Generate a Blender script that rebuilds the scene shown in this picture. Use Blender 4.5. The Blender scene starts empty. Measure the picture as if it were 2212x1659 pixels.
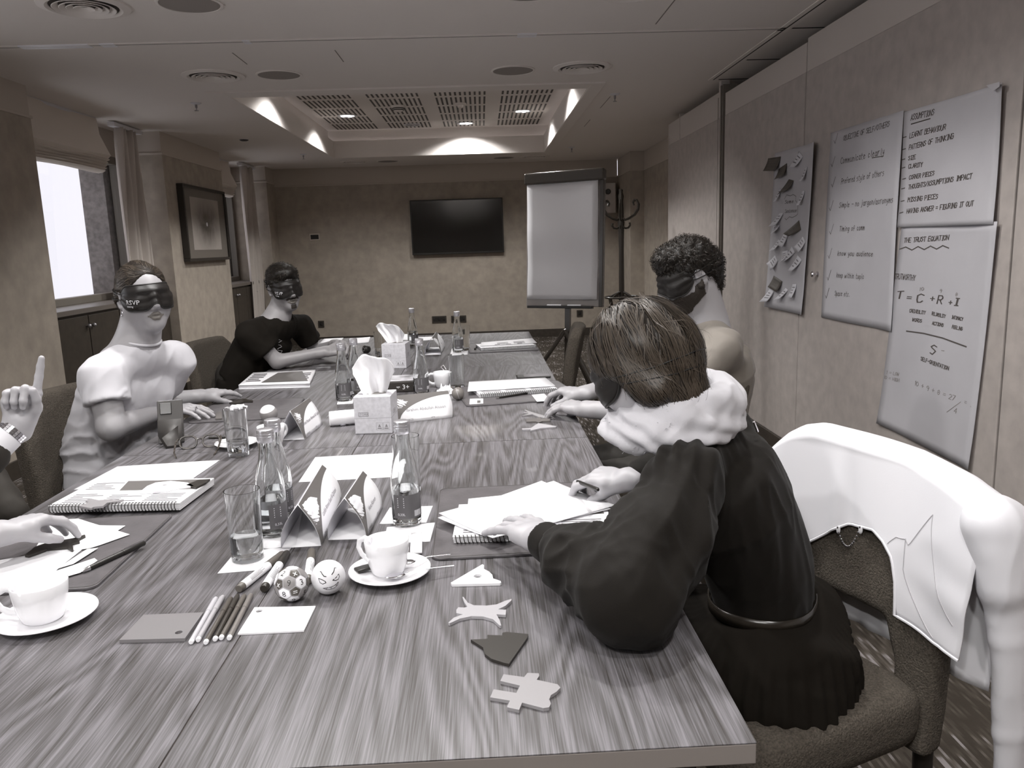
import bpy, bmesh, math, random
import numpy as np
from mathutils import Vector, Matrix, noise
random.seed(7)
RNG = np.random.RandomState(7)
S = bpy.context.scene
COL = S.collection

# ---------------------------------------------------------------- camera
YAW, PIT, ROL, FPX = 0.03315275, -0.17625016, -0.03283346, 1697.585
CAMP = np.array([0.0, 0.0, 1.38])
_f = np.array([math.sin(YAW)*math.cos(PIT), math.cos(YAW)*math.cos(PIT), math.sin(PIT)])
_r = np.array([math.cos(YAW), -math.sin(YAW), 0.0])
_u = np.cross(_r, _f)
_r, _u = _r*math.cos(ROL)+_u*math.sin(ROL), -_r*math.sin(ROL)+_u*math.cos(ROL)
cam = bpy.data.cameras.new('camera')
cam.sensor_fit = 'HORIZONTAL'; cam.sensor_width = 36.0
cam.lens = FPX/2212*36.0
cam.clip_start = 0.05; cam.clip_end = 100
camo = bpy.data.objects.new('camera', cam); COL.objects.link(camo)
camo.matrix_world = Matrix(((_r[0], _u[0], -_f[0], CAMP[0]), (_r[1], _u[1], -_f[1], CAMP[1]), (_r[2], _u[2], -_f[2], CAMP[2]), (0, 0, 0, 1)))
S.camera = camo

# ---------------------------------------------------------------- world, daylight, exposure
W = bpy.data.worlds.new('daylight'); S.world = W; W.use_nodes = True
bg = W.node_tree.nodes['Background']
bg.inputs[0].default_value = (0.95, 0.95, 1.0, 1); bg.inputs[1].default_value = 1.7
S.view_settings.view_transform = 'Standard'; S.view_settings.look = 'None'
S.view_settings.exposure = 0.0; S.view_settings.gamma = 1.0
S.view_settings.use_curve_mapping = False
LAMP_NEAR, LAMP_FAR = 118.0, 100.0      # downlight powers: the half of the room by the camera is lit harder

for (y, wid, pw) in ((3.0, 2.1, 14), (-.85, 2.1, 40)):      # daylight at the two windows left of the frame
    l = bpy.data.lights.new('window_daylight', 'AREA'); l.shape = 'RECTANGLE'; l.size = wid; l.size_y = 1.2; l.energy = pw; l.color = (.95, .97, 1.0)
    o = bpy.data.objects.new('window_daylight', l); COL.objects.link(o); o.location = (-3.6, y, 1.65); o.rotation_euler = (0, -math.pi/2, 0)

# measured from the photograph: a pixel's ray met with a plane of the room
def _ray(px, py): return (px-1106.0)/FPX*_r-(py-829.5)/FPX*_u+_f
def onz(px, py, z):
    d = _ray(px, py); return CAMP+d*((z-CAMP[2])/d[2])
def onx(px, py, x):
    d = _ray(px, py); return CAMP+d*((x-CAMP[0])/d[0])
def ony(px, py, y):
    d = _ray(px, py); return CAMP+d*((y-CAMP[1])/d[1])
TZ = 0.75
def tp(px, py, dz=0.0): return onz(px, py, TZ+dz)
# ---------------------------------------------------------------- materials
def tint(v):
    pts = [(0, (1.2, 1.0, .78)), (.1, (1.12, 1.0, .88)), (.3, (1.02, .985, 1.02)), (.6, (1.0, .985, 1.05)), (1.0, (1.0, .995, 1.0))]
    for (a, ca), (b, cb) in zip(pts, pts[1:]):
        if v <= b:
            t = (v-a)/(b-a); return tuple(min(1, v*(p+(q-p)*t)) for p, q in zip(ca, cb))
    return (v, v, v)
MATS = {}
def mat(name, v=.5, rough=.6, col=None, metal=0., spec=.5, noise_s=None, noise_a=.0, bump_s=None, bump_d=.0, bump_dist=.002, coat=0., sheen=0., sss=0.):
    if name in MATS: return MATS[name]
    m = bpy.data.materials.new(name); m.use_nodes = True
    nt = m.node_tree; b = nt.nodes['Principled BSDF']
    c = col if col else tint(v)
    b.inputs['Base Color'].default_value = (*c, 1)
    b.inputs['Roughness'].default_value = rough; b.inputs['Metallic'].default_value = metal
    b.inputs['Specular IOR Level'].default_value = spec
    if coat: b.inputs['Coat Weight'].default_value = coat
    if sheen: b.inputs['Sheen Weight'].default_value = sheen
    if sss:
        b.inputs['Subsurface Weight'].default_value = sss; b.inputs['Subsurface Radius'].default_value = (.012, .008, .006); b.inputs['Subsurface Scale'].default_value = .5
    tc = None
    if noise_s or bump_s: tc = nt.nodes.new('ShaderNodeTexCoord')
    if noise_s:
        n = nt.nodes.new('ShaderNodeTexNoise'); n.inputs['Scale'].default_value = noise_s; n.inputs['Detail'].default_value = 5
        nt.links.new(tc.outputs['Object'], n.inputs['Vector'])
        r = nt.nodes.new('ShaderNodeMapRange'); r.inputs[1].default_value = .3; r.inputs[2].default_value = .7
        r.inputs[3].default_value = 1-noise_a; r.inputs[4].default_value = 1+noise_a
        nt.links.new(n.outputs['Fac'], r.inputs[0])
        mx = nt.nodes.new('ShaderNodeMix'); mx.data_type = 'RGBA'; mx.blend_type = 'MULTIPLY'; mx.inputs[0].default_value = 1
        mx.inputs[6].default_value = (*c, 1); nt.links.new(r.outputs[0], mx.inputs[7]); nt.links.new(mx.outputs[2], b.inputs['Base Color'])
    if bump_s:
        n = nt.nodes.new('ShaderNodeTexNoise'); n.inputs['Scale'].default_value = bump_s; n.inputs['Detail'].default_value = 3
        nt.links.new(tc.outputs['Object'], n.inputs['Vector'])
        bp = nt.nodes.new('ShaderNodeBump'); bp.inputs['Strength'].default_value = bump_d; bp.inputs['Distance'].default_value = bump_dist
        nt.links.new(n.outputs['Fac'], bp.inputs['Height']); nt.links.new(bp.outputs[0], b.inputs['Normal'])
    MATS[name] = m
    return m
def emis(name, c, s):
    if name in MATS: return MATS[name]
    m = bpy.data.materials.new(name); m.use_nodes = True; nt = m.node_tree
    b = nt.nodes['Principled BSDF']; b.inputs['Emission Color'].default_value = (*c, 1); b.inputs['Emission Strength'].default_value = s
    b.inputs['Base Color'].default_value = (.8, .8, .8, 1)
    MATS[name] = m; return m
def glass_mat(name, col=(1, 1, 1), rough=0., ior=1.45):
    if name in MATS: return MATS[name]
    m = bpy.data.materials.new(name); m.use_nodes = True; nt = m.node_tree
    b = nt.nodes['Principled BSDF']; b.inputs['Base Color'].default_value = (*col, 1)
    b.inputs['Transmission Weight'].default_value = 1; b.inputs['Roughness'].default_value = rough; b.inputs['IOR'].default_value = ior
    MATS[name] = m; return m
def pane_mat(name):
    m = bpy.data.materials.new(name); m.use_nodes = True; nt = m.node_tree
    out = nt.nodes['Material Output']; nt.nodes.remove(nt.nodes['Principled BSDF'])
    t = nt.nodes.new('ShaderNodeBsdfTransparent'); g = nt.nodes.new('ShaderNodeBsdfGlossy'); g.inputs['Roughness'].default_value = .02
    f = nt.nodes.new('ShaderNodeFresnel'); f.inputs[0].default_value = 1.45; mx = nt.nodes.new('ShaderNodeMixShader')
    nt.links.new(f.outputs[0], mx.inputs[0]); nt.links.new(t.outputs[0], mx.inputs[1]); nt.links.new(g.outputs[0], mx.inputs[2]); nt.links.new(mx.outputs[0], out.inputs[0])
    MATS[name] = m; return m
def nodes_of(m): return m.node_tree.nodes, m.node_tree.links, m.node_tree.nodes['Principled BSDF']

# ---------------------------------------------------------------- mesh builder
def rotz(a): c, s = math.cos(a), math.sin(a); return np.array([[c, -s, 0], [s, c, 0], [0, 0, 1.]])
def rotx(a): c, s = math.cos(a), math.sin(a); return np.array([[1, 0, 0], [0, c, -s], [0, s, c.real]])
def roty(a): c, s = math.cos(a), math.sin(a); return np.array([[c, 0, s], [0, 1., 0], [-s, 0, c]])
def unit(v): v = np.asarray(v, float); return v/(np.linalg.norm(v)+1e-12)
class MB:
    def __init__(s): s.v = []; s.f = []; s.mi = []
    def add(s, V, F, mi=0):
        o = len(s.v); s.v.extend([tuple(map(float, p)) for p in V]); s.f.extend([tuple(i+o for i in f) for f in F]); s.mi.extend([mi]*len(F)); return s
    def box(s, x0, x1, y0, y1, z0, z1, M=None, at=(0, 0, 0), mi=0):
        V = np.array([(x, y, z) for z in (z0, z1) for y in (y0, y1) for x in (x0, x1)], float)
        if M is not None: V = V@np.asarray(M).T
        V = V+np.asarray(at, float)
        return s.add(V, [(0, 2, 3, 1), (4, 5, 7, 6), (0, 1, 5, 4), (2, 6, 7, 3), (0, 4, 6, 2), (1, 3, 7, 5)], mi)
    def prism(s, pts, z0, z1, fn=None, mi=0):
        n = len(pts); a = sum(pts[i][0]*pts[(i+1) % n][1]-pts[(i+1) % n][0]*pts[i][1] for i in range(n))
        if a < 0: pts = pts[::-1]
        V = [(p[0], p[1], z0) for p in pts]+[(p[0], p[1], z1) for p in pts]
        if fn: V = [fn(*p) for p in V]
        F = [tuple(range(n))[::-1], tuple(range(n, 2*n))]+[(i, (i+1) % n, n+(i+1) % n, n+i) for i in range(n)]
        return s.add(V, F, mi)
    def rings(s, R, closed=True, cap0=True, cap1=True, mi=0):
        n = len(R[0]); V = [p for r in R for p in r]; F = []
        for k in range(len(R)-1):
            for i in range(n if closed else n-1):
                j = (i+1) % n; F.append((k*n+i, k*n+j, (k+1)*n+j, (k+1)*n+i))
        if cap0: F.append(tuple(range(n))[::-1])
        if cap1: F.append(tuple((len(R)-1)*n+i for i in range(n)))
        return s.add(V, F, mi)
    def lathe(s, prof, n=24, at=(0, 0, 0), M=None, cap0=True, cap1=True, mi=0, sx=1., sy=1.):
        R = []
        for r, z in prof:
            a = np.arange(n)*2*math.pi/n; P = np.stack([r*np.cos(a)*sx, r*np.sin(a)*sy, np.full(n, z)], 1)
            if M is not None: P = P@np.asarray(M).T
            R.append(P+np.asarray(at, float))
        return s.rings(R, True, cap0, cap1, mi)
    def tube(s, path, r, n=8, closed=False, cap=True, flat=1., up=None, mi=0):
        P = np.asarray(path, float); m = len(P); rr = np.full(m, r) if np.isscalar(r) else np.asarray(r, float)
        T = np.zeros_like(P)
        for i in range(m):
            a = P[(i-1) % m] if (closed or i > 0) else P[i]; b = P[(i+1) % m] if (closed or i < m-1) else P[i]; T[i] = unit(b-a)
        N = np.cross(T[0], up if up is not None else ((0, 0, 1) if abs(T[0][2]) < .9 else (1, 0, 0))); N = unit(N); R = []
        for i in range(m):
            if up is not None: N = unit(np.cross(T[i], up)) if np.linalg.norm(np.cross(T[i], up)) > 1e-4 else N
            else: N = unit(N-T[i]*(N@T[i]))
            B = np.cross(T[i], N); a = np.arange(n)*2*math.pi/n+math.pi/n
            R.append(P[i]+rr[i]*(np.cos(a)[:, None]*N+flat*np.sin(a)[:, None]*B))
        if closed:
            R.append(R[0]); return s.rings(R, True, False, False, mi)
        return s.rings(R, True, cap, cap, mi)
    def sphere(s, c, r, n=20, m=12, mi=0, M=None):
        r = np.full(3, r) if np.isscalar(r) else np.asarray(r, float); V = []; F = []
        V.append((0, 0, 1)); 
        for i in range(1, m):
            for j in range(n): a, b = math.pi*i/m, 2*math.pi*j/n; V.append((math.sin(a)*math.cos(b), math.sin(a)*math.sin(b), math.cos(a)))
        V.append((0, 0, -1)); V = np.array(V)*r
        if M is not None: V = V@np.asarray(M).T
        for j in range(n): F.append((0, 1+j, 1+(j+1) % n)); F.append((len(V)-1, 1+(m-2)*n+(j+1) % n, 1+(m-2)*n+j))
        for i in range(m-2):
            for j in range(n): F.append((1+i*n+j, 1+(i+1)*n+j, 1+(i+1)*n+(j+1) % n, 1+i*n+(j+1) % n))
        return s.add(V+np.asarray(c, float), F, mi)
    def grid(s, G, mi=0, wrap=False):
        G = np.asarray(G, float); a, b = G.shape[:2]; F = []
        for i in range(a-1):
            for j in range(b if wrap else b-1): F.append((i*b+j, (i+1)*b+j, (i+1)*b+(j+1) % b, i*b+(j+1) % b))
        return s.add(G.reshape(-1, 3), F, mi)
    def build(s, name, m, parent=None, smooth=True, ang=35, bevel=0., bseg=2, solid=0., subd=0, loc=None, rot=None):
        me = bpy.data.meshes.new(name); me.from_pydata(s.v, [], s.f); 
        for mm in (m if isinstance(m, (list, tuple)) else [m]): me.materials.append(mm)
        if any(s.mi): me.polygons.foreach_set('material_index', s.mi)
        if smooth:
            me.polygons.foreach_set('use_smooth', [True]*len(s.f)); me.update()
            if ang < 180: me.set_sharp_from_angle(angle=math.radians(ang))
        me.update()
        return link(name, me, parent, bevel, bseg, solid, subd, loc, rot)
def link(name, me, parent=None, bevel=0, bseg=2, solid=0, subd=0, loc=None, rot=None):
    o = bpy.data.objects.new(name, me); COL.objects.link(o)
    if parent is not None: o.parent = parent
    if loc is not None: o.location = loc
    if rot is not None: o.rotation_euler = rot
    if solid:
        k = o.modifiers.new('thickness', 'SOLIDIFY'); k.thickness = solid; k.offset = 0
    if bevel:
        k = o.modifiers.new('bevel', 'BEVEL'); k.width = bevel; k.segments = bseg; k.limit_method = 'ANGLE'; k.angle_limit = math.radians(40)
        k.harden_normals = False
    if subd:
        k = o.modifiers.new('subd', 'SUBSURF'); k.levels = subd; k.render_levels = subd
    return o
def tag(o, label, cat, group=None):
    o['label'] = label; o['category'] = cat
    if group: o['group'] = group
    return o
def thing(name, label, cat, loc=(0, 0, 0), rz=0., group=None):
    o = bpy.data.objects.new(name, None); COL.objects.link(o); o.empty_display_size = .05
    o.location = tuple(loc); o.rotation_euler = (0, 0, rz); return tag(o, label, cat, group)
def struct(o): o['kind'] = 'structure'; return o
def dup(root, loc=None, rz=None, label=None, parent=None):
    c = root.copy(); COL.objects.link(c); c.parent = parent
    if loc is not None: c.location = tuple(loc)
    if rz is not None: c.rotation_euler = (0, 0, rz)
    if label: c['label'] = label
    for ch in list(root.children): dup(ch, parent=c)
    return c

# ---------------------------------------------------------------- printed and hand lettering
_tc = {}
def text2d(t, size=1., align='LEFT'):
    k = (t, align)
    if k not in _tc:
        cu = bpy.data.curves.new('txt', 'FONT'); cu.body = t; cu.size = 1; cu.align_x = align; cu.resolution_u = 2
        o = bpy.data.objects.new('txt', cu); me = bpy.data.meshes.new_from_object(o)
        _tc[k] = (np.array([v.co[:2] for v in me.vertices]).reshape(-1, 2), [tuple(p.vertices) for p in me.polygons])
        bpy.data.objects.remove(o); bpy.data.meshes.remove(me); bpy.data.curves.remove(cu)
    V, F = _tc[k]; return V*size, F
def put_text(mb, t, size, fn, align='LEFT', off=(0, 0), sx=1.):
    V, F = text2d(t, size, align); mb.add([fn(p[0]*sx+off[0], p[1]+off[1]) for p in V], F)
GL = {  # single-stroke hand lettering on a 4x6 cell; lower-case uses the x-height 4
'A': '00 26 40|12 32', 'B': '00 06 36 45 34 04|34 42 30 00', 'C': '45 26 05 02 10 30 41', 'D': '00 06 26 44 42 20 00', 'E': '40 00 06 46|03 33', 'F': '00 06 46|03 33',
'G': '45 26 05 02 10 30 42 43 23', 'H': '00 06|40 46|03 43', 'I': '10 30|20 26|16 36', 'J': '01 10 20 31 36', 'K': '00 06|46 03 40', 'L': '06 00 40', 'M': '00 06 23 46 40', 'N': '00 06 40 46',
'O': '20 02 04 26 44 42 20', 'P': '00 06 36 45 44 33 03', 'Q': '20 02 04 26 44 42 20|22 40', 'R': '00 06 36 45 44 33 03|23 40', 'S': '45 26 05 14 33 42 20 01', 'T': '06 46|26 20', 'U': '06 02 10 30 42 46',
'V': '06 20 46', 'W': '06 10 24 30 46', 'X': '00 46|06 40', 'Y': '06 23 46|23 20', 'Z': '06 46 00 40',
'a': '33 14 02 01 10 31 34 30 40', 'b': '06 00|03 14 33 31 10 00', 'c': '33 14 02 10 31', 'd': '33 14 02 10 31|36 30', 'e': '02 33 14 02 10 31', 'f': '35 26 15 10|03 33', 'g': '33 14 02 10 32|34 3a 1b 0a', 'h': '06 00|02 14 33 30',
'i': '14 10|15 16', 'j': '24 2a 0b|25 26', 'k': '06 00|34 02 30', 'l': '16 11 20', 'm': '00 04|02 14 20|22 34 40', 'n': '00 04|02 14 33 30', 'o': '10 02 14 33 31 10', 'p': '04 0b|03 14 33 31 10 01', 'q': '33 14 02 10 31|34 3b',
'r': '00 04|02 14 34', 's': '34 14 03 32 31 10 00', 't': '16 11 20 30|04 34', 'u': '04 01 10 31|34 30', 'v': '04 20 44', 'w': '04 10 23 30 44', 'x': '00 34|04 30', 'y': '04 11 32|34 31 1b 0b', 'z': '04 34 00 30',
'0': '20 02 04 26 44 42 20', '1': '15 26 20', '2': '05 26 44 00 40', '4': '30 36 02 42', '7': '06 46 10', '8': '20 02 23 44 26 04 23 42 20', '9': '44 26 04 23 44 30', '=': '02 42|04 44', '+': '03 43|21 25', '-': '03 43', '/': '00 46', '.': '10 11', ',': '11 0a', '5': '46 06 04 34 42 20 01'}
def handwrite(mb, t, h, fn, w, off=(0, 0), slant=.15, jit=.35, adv=.62, rise=0.):
    x = 0.; rs = random.Random(hash(t) % 1000 if False else sum(map(ord, t)))
    for ch in t:
        g = GL.get(ch); 
        if ch == ' ': x += .55*h; continue
        if not g: x += .4*h; continue
        jy = rs.uniform(-jit, jit)*.12*h
        for st in g.split('|'):
            P = []
            for c in st.split():
                cy = {'a': -1, 'b': -2}.get(c[1], None); cy = int(c[1]) if cy is None else cy
                px = int(c[0])/4*.5*h+rs.uniform(-1, 1)*.02*h; py = cy/6*h+jy+rs.uniform(-1, 1)*.02*h
                P.append((x+px+slant*py, py+rise*(x+px)))
            ribbon(mb, [(p[0]+off[0], p[1]+off[1]) for p in P], w, fn)
        x += adv*h*(1.15 if ch in 'mwMW' else .7 if ch in 'ilI1.' else 1)
    return x
def ribbon(mb, P, w, fn):
    P = [np.array(p, float) for p in P]
    for a, b in zip(P, P[1:]):
        d = b-a; L = np.linalg.norm(d)
        if L < 1e-6: continue
        d /= L; n = np.array([-d[1], d[0]])*w/2; e = d*w*.4
        mb.add([fn(*(a-e-n)), fn(*(b+e-n)), fn(*(b+e+n)), fn(*(a-e+n))], [(0, 1, 2, 3)])
# ---------------------------------------------------------------- surfaces of the room
ZC, XR, YB, XL = 2.54, 1.86, 11.72, -3.0
M_wall = mat('wallpaper', col=(.37, .322, .270), rough=.75, noise_s=9, noise_a=.13, bump_s=60, bump_d=.25)
M_band = mat('painted_band', col=(.52, .465, .41), rough=.7)
M_ceil = mat('ceiling_paint', col=(.80, .75, .715), rough=.8)
M_panel = mat('partition_vinyl', col=(.40, .360, .337), rough=.6, noise_s=14, noise_a=.10)
M_pband = mat('partition_band', col=(.52, .475, .445), rough=.55)
M_dark = mat('dark_wood', col=(.045, .036, .028), rough=.45, noise_s=20, noise_a=.2)
M_groove = mat('groove_black', col=(.012, .010, .008), rough=.8)
M_white = mat('white_trim', .72, .45)
M_metal = mat('chrome', .75, .18, metal=1.)
M_black = mat('black_plastic', col=(.018, .016, .014), rough=.4)

def carpet_mat():
    m = mat('carpet', .1, .95, spec=.1); N, L, b = nodes_of(m)
    tc = N.new('ShaderNodeTexCoord'); sp = N.new('ShaderNodeSeparateXYZ'); L.new(tc.outputs['Object'], sp.inputs[0])
    def math_(op, a, bb=None):
        n = N.new('ShaderNodeMath'); n.operation = op
        if hasattr(a, 'links'): L.new(a, n.inputs[0])
        else: n.inputs[0].default_value = a
        if bb is not None:
            if hasattr(bb, 'links'): L.new(bb, n.inputs[1])
            else: n.inputs[1].default_value = bb
        return n.outputs[0]
    row = math_('FLOOR', math_('DIVIDE', sp.outputs[0], .0085))
    cb = N.new('ShaderNodeCombineXYZ'); L.new(math_('MULTIPLY', row, 17.37), cb.inputs[0]); L.new(math_('MULTIPLY', sp.outputs[1], 8.0), cb.inputs[1])
    n1 = N.new('ShaderNodeTexNoise'); n1.inputs['Scale'].default_value = 1; n1.inputs['Detail'].default_value = 1; L.new(cb.outputs[0], n1.inputs['Vector'])
    cl = N.new('ShaderNodeTexNoise'); cl.inputs['Scale'].default_value = 3.2; cl.inputs['Detail'].default_value = 1; L.new(tc.outputs['Object'], cl.inputs['Vector'])
    s = math_('ADD', n1.outputs['Fac'], math_('MULTIPLY', math_('SUBTRACT', cl.outputs['Fac'], .5), .45))
    rp = N.new('ShaderNodeValToRGB'); L.new(s, rp.inputs[0]); e = rp.color_ramp.elements
    e[0].position = .44; e[0].color = (.050, .042, .034, 1); e[1].position = .68; e[1].color = (.27, .25, .25, 1)
    k = e.new(.56); k.color = (.075, .064, .053, 1); k = e.new(.62); k.color = (.12, .105, .092, 1)
    L.new(rp.outputs[0], b.inputs['Base Color'])
    n2 = N.new('ShaderNodeTexNoise'); n2.inputs['Scale'].default_value = 350; L.new(tc.outputs['Object'], n2.inputs['Vector'])
    bp = N.new('ShaderNodeBump'); bp.inputs['Strength'].default_value = .5; bp.inputs['Distance'].default_value = .003; L.new(n2.outputs['Fac'], bp.inputs['Height']); L.new(bp.outputs[0], b.inputs['Normal'])
    return m
Y0 = -3.2
struct(MB().box(-3.7, 2.3, Y0, YB+.2, -.1, 0).build('floor', carpet_mat(), smooth=False))

# coffers: the one in view and its twin over the near half of the room
CX0, CX1 = -1.83, .86
COF = [(6.27, 10.45), (-1.01, 3.17)]
cl = MB(); ys = [Y0, COF[1][0], COF[1][1], COF[0][0], COF[0][1], YB+.2]
for a, b_ in zip(ys, ys[1:]):
    if (a, b_) in COF: cl.box(-3.7, CX0, a, b_, ZC, ZC+.06).box(CX1, 2.3, a, b_, ZC, ZC+.06)
    else: cl.box(-3.7, 2.3, a, b_, ZC, ZC+.06)
ceil_o = struct(cl.build('ceiling', M_ceil, smooth=False))
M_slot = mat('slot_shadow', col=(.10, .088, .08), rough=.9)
def coffer(y0, y1, n):
    c = MB(); t = .02
    for x0, x1, a, b_ in ((CX0-t, CX0+.004, y0, y1), (CX1-.004, CX1+t, y0, y1), (CX0-t, CX1+t, y0-t, y0+.004), (CX0-t, CX1+t, y1-.004, y1+t)): c.box(x0, x1, a, b_, ZC-.008, 2.74)
    o = struct(c.build('trim_%d' % n, M_ceil, smooth=False))
    r = MB(); q = .06
    for x0, x1, a, b_ in ((CX0-q-t, CX0-q, y0-q, y1+q), (CX1+q, CX1+q+t, y0-q, y1+q), (CX0-q-t, CX1+q+t, y0-q-t, y0-q), (CX0-q-t, CX1+q+t, y1+q, y1+q+t)): r.box(x0, x1, a, b_, 2.70, 2.88)
    r.build('recess', M_ceil, o, smooth=False)
    f = MB(); w = .13; z0 = ZC-.012
    for x0, x1, a, b_ in ((CX0-w, CX0, y0-w-.06, y1+w), (CX1, CX1+w-.02, y0-w-.06, y1+w), (CX0, CX1, y0-w-.06, y0), (CX0, CX1, y1, y1+w)): f.box(x0, x1, a, b_, z0, ZC+.003)
    f.build('frame', M_ceil, o, smooth=False, bevel=.003)
    MB().box(CX0-q, CX1+q, y0-q, y1+q, 2.87, 2.90).build('acoustic_panel', M_ceil, o, smooth=False)
    sl = MB(); nx, ny = 4, 8
    for i in range(nx):
        for j in range(ny):
            xa = CX0+.08+i*.672; ya = y0+.06+j*.52
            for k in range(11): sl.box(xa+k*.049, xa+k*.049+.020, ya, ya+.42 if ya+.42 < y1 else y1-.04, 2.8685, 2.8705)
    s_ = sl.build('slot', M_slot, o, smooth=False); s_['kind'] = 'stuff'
    return o
cof1 = coffer(*COF[0], 1); cof2 = coffer(*COF[1], 2)

# partition track slots and joints in the ceiling
tr = MB()
tr.box(-3.0, 1.78, 4.700, 4.712, ZC-.003, ZC).box(1.775, 1.785, Y0, 6.11, ZC-.004, ZC)
for yj in (6.11, 5.48, 4.70, 3.9): tr.box(1.785, 2.2, yj-.005, yj+.005, ZC-.003, ZC)
tro = struct(tr.build('trim_3', M_groove, smooth=False))
t2 = MB().box(-3.0, 1.78, 4.675, 4.700, ZC-.004, ZC).box(-3.0, 1.78, 4.712, 4.737, ZC-.004, ZC).box(1.745, 1.775, Y0, 6.13, ZC-.004, ZC).box(1.785, 1.815, Y0, 6.13, ZC-.004, ZC)
t2.build('track_flange', M_ceil, tro, smooth=False)
t3 = MB()
for x0, x1 in ((-2.50, -2.12), (-2.06, -1.98), (-1.28, -1.24), (.25, .36)): t3.box(x0, x1, 4.672, 4.699, ZC-.006, ZC).box(x0, x1, 4.713, 4.74, ZC-.006, ZC)
t3.build('bright_flange', mat('bare_metal', .8, .35), tro, smooth=False)
t4 = MB()
for (xa, ya, xb, yb_) in ((-1.42, 4.95, -1.39, 5.25), (-.8, 4.95, -.82, 5.25), (1.02, 4.1, 1.0, 4.55), (1.1, 6.7, 1.12, 7.25), (1.1, 7.9, 1.12, 8.35)):
    t4.box(min(xa, xb), min(xa, xb)+.006, ya, yb_, ZC-.0012, ZC)
t4.build('panel_joint', mat('joint_line', col=(.25, .225, .2), rough=.8), tro, smooth=False)

# left wall: piers with recessed windows between them
wl = MB(); PIERS = [(Y0, -1.93, -3.03), (.23, 1.92, -3.03), (4.08, 5.71, -3.03), (7.87, 9.60, -3.0), (11.30, YB+.1, -2.93)]
for a, b_, x in PIERS: wl.box(-3.75, x, a, b_, 0, 2.335)
wall_left = struct(wl.build('wall_left', M_wall, smooth=False))
wb = MB()
for a, b_, x in PIERS: wb.box(-3.75, x-.004, a+.002, b_-.002, 2.335, ZC)
wb.build('upper_band', M_band, wall_left, smooth=False)
wr = MB()
for a, b_, x in PIERS: wr.box(-3.5, x+.010, a-.012, b_+.012, 2.325, 2.345)
wr.build('picture_rail', M_band, wall_left, smooth=False, bevel=.003)
bl = MB()
for a, b_, x in PIERS: bl.box(-3.7, x+.012, a-.01, b_+.01, 0, .12)
struct(bl.build('baseboard_left', M_dark, smooth=False, bevel=.003))
# back wall
bw = MB().box(-3.7, 2.3, YB, YB+.15, 0, 2.30); wall_back = struct(bw.build('wall_back', M_wall, smooth=False))
MB().box(-3.0, 2.02, YB+.004, YB+.15, 2.30, ZC).build('upper_band', M_band, wall_back, smooth=False)
MB().box(-3.0, 2.02, YB-.010, YB, 2.288, 2.306).build('picture_rail', M_band, wall_back, smooth=False, bevel=.003)
struct(MB().box(-3.0, 2.02, YB-.012, YB, 0, .11).build('baseboard_back', M_dark, smooth=False, bevel=.003))
pl = MB().box(2.02, 2.3, 10.73, YB, 0, 2.30); pil = pl.build('pilaster', M_wall, wall_back, smooth=False)
MB().box(2.024, 2.3, 10.734, YB, 2.30, ZC).build('upper_band', M_band, pil, smooth=False)
MB().box(2.01, 2.3, 10.72, YB, 2.288, 2.306).build('picture_rail', M_band, pil, smooth=False)
MB().box(2.008, 2.3, 10.718, YB, 0, .11).build('baseboard', M_dark, pil, smooth=False)
struct(MB().box(-3.7, 2.4, Y0-.15, Y0, 0, ZC).build('wall_front', M_wall, smooth=False))
# right wall: fixed wall behind, movable partition panels in front of it
wall_right = struct(MB().box(2.21, 2.36, Y0, YB, 0, 2.30).build('wall_right', M_wall, smooth=False))
MB().box(2.212, 2.36, Y0, YB, 2.30, ZC).build('upper_band', M_band, wall_right, smooth=False)
MB().box(2.198, 2.21, Y0, 10.72, 0, .11).build('baseboard', M_dark, wall_right, smooth=False)
MB().box(2.2, 2.21, 7.95, 10.72, 2.288, 2.306).build('picture_rail', M_band, wall_right, smooth=False)
def ppanel(y0, y1, x=XR, top=2.44):
    p = MB().box(x, x+.09, y0+.006, y1-.006, .11, 2.275).build('panel', M_panel, wall_right, smooth=False, bevel=.004)
    MB().box(x+.002, x+.088, y0+.006, y1-.006, 2.275, top).build('top_band', M_pband, p, smooth=False, bevel=.003)
    MB().box(x-.012, x+.09, y0+.004, y1-.004, .012, .11).build('skirting', M_dark, p, smooth=False, bevel=.003)
    MB().box(x+.03, x+.07, y0-.006, y0+.008, .02, 2.43).build('seal', M_groove, p, smooth=False)
    return p
ppanel(-.95, .9); ppanel(.9, 2.73); pA = ppanel(2.73, 4.58, top=2.455); pB = ppanel(4.58, 6.08, top=2.435); pC = ppanel(6.16, 7.89, top=2.47); ppanel(-2.8, -.95)
MB().box(XR-.012, XR+.09, 6.085, 6.102, .01, 2.50).box(XR-.012, XR+.09, 6.128, 6.155, .01, 2.50).build('post', mat('post_grey', col=(.16, .14, .12), rough=.5), wall_right, smooth=False)
MB().box(XR+.01, XR+.09, 6.102, 6.128, .01, 2.50).build('post_groove', M_groove, wall_right, smooth=False)
MB().box(XR-.004, XR+.06, 6.162, 6.215, 2.275, ZC).box(XR-.004, XR+.06, 7.42, 7.44, 2.27, 2.50).build('band_edge', M_pband, wall_right, smooth=False)
MB().box(XR-.002, XR+.003, 6.24, 6.247, 0.12, 2.43).build('panel_joint', mat('joint_line'), wall_right, smooth=False)
kp = onx(1767, 592, XR)
MB().lathe([(0, 0), (.016, 0), (.016, .004), (.008, .008), (.008, .02), (.0155, .026), (.0165, .034), (.012, .04), (0, .041)], 20, at=(XR, kp[1], kp[2]), M=roty(-math.pi/2), cap0=False, cap1=False).build('knob', M_metal, pA)

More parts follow.
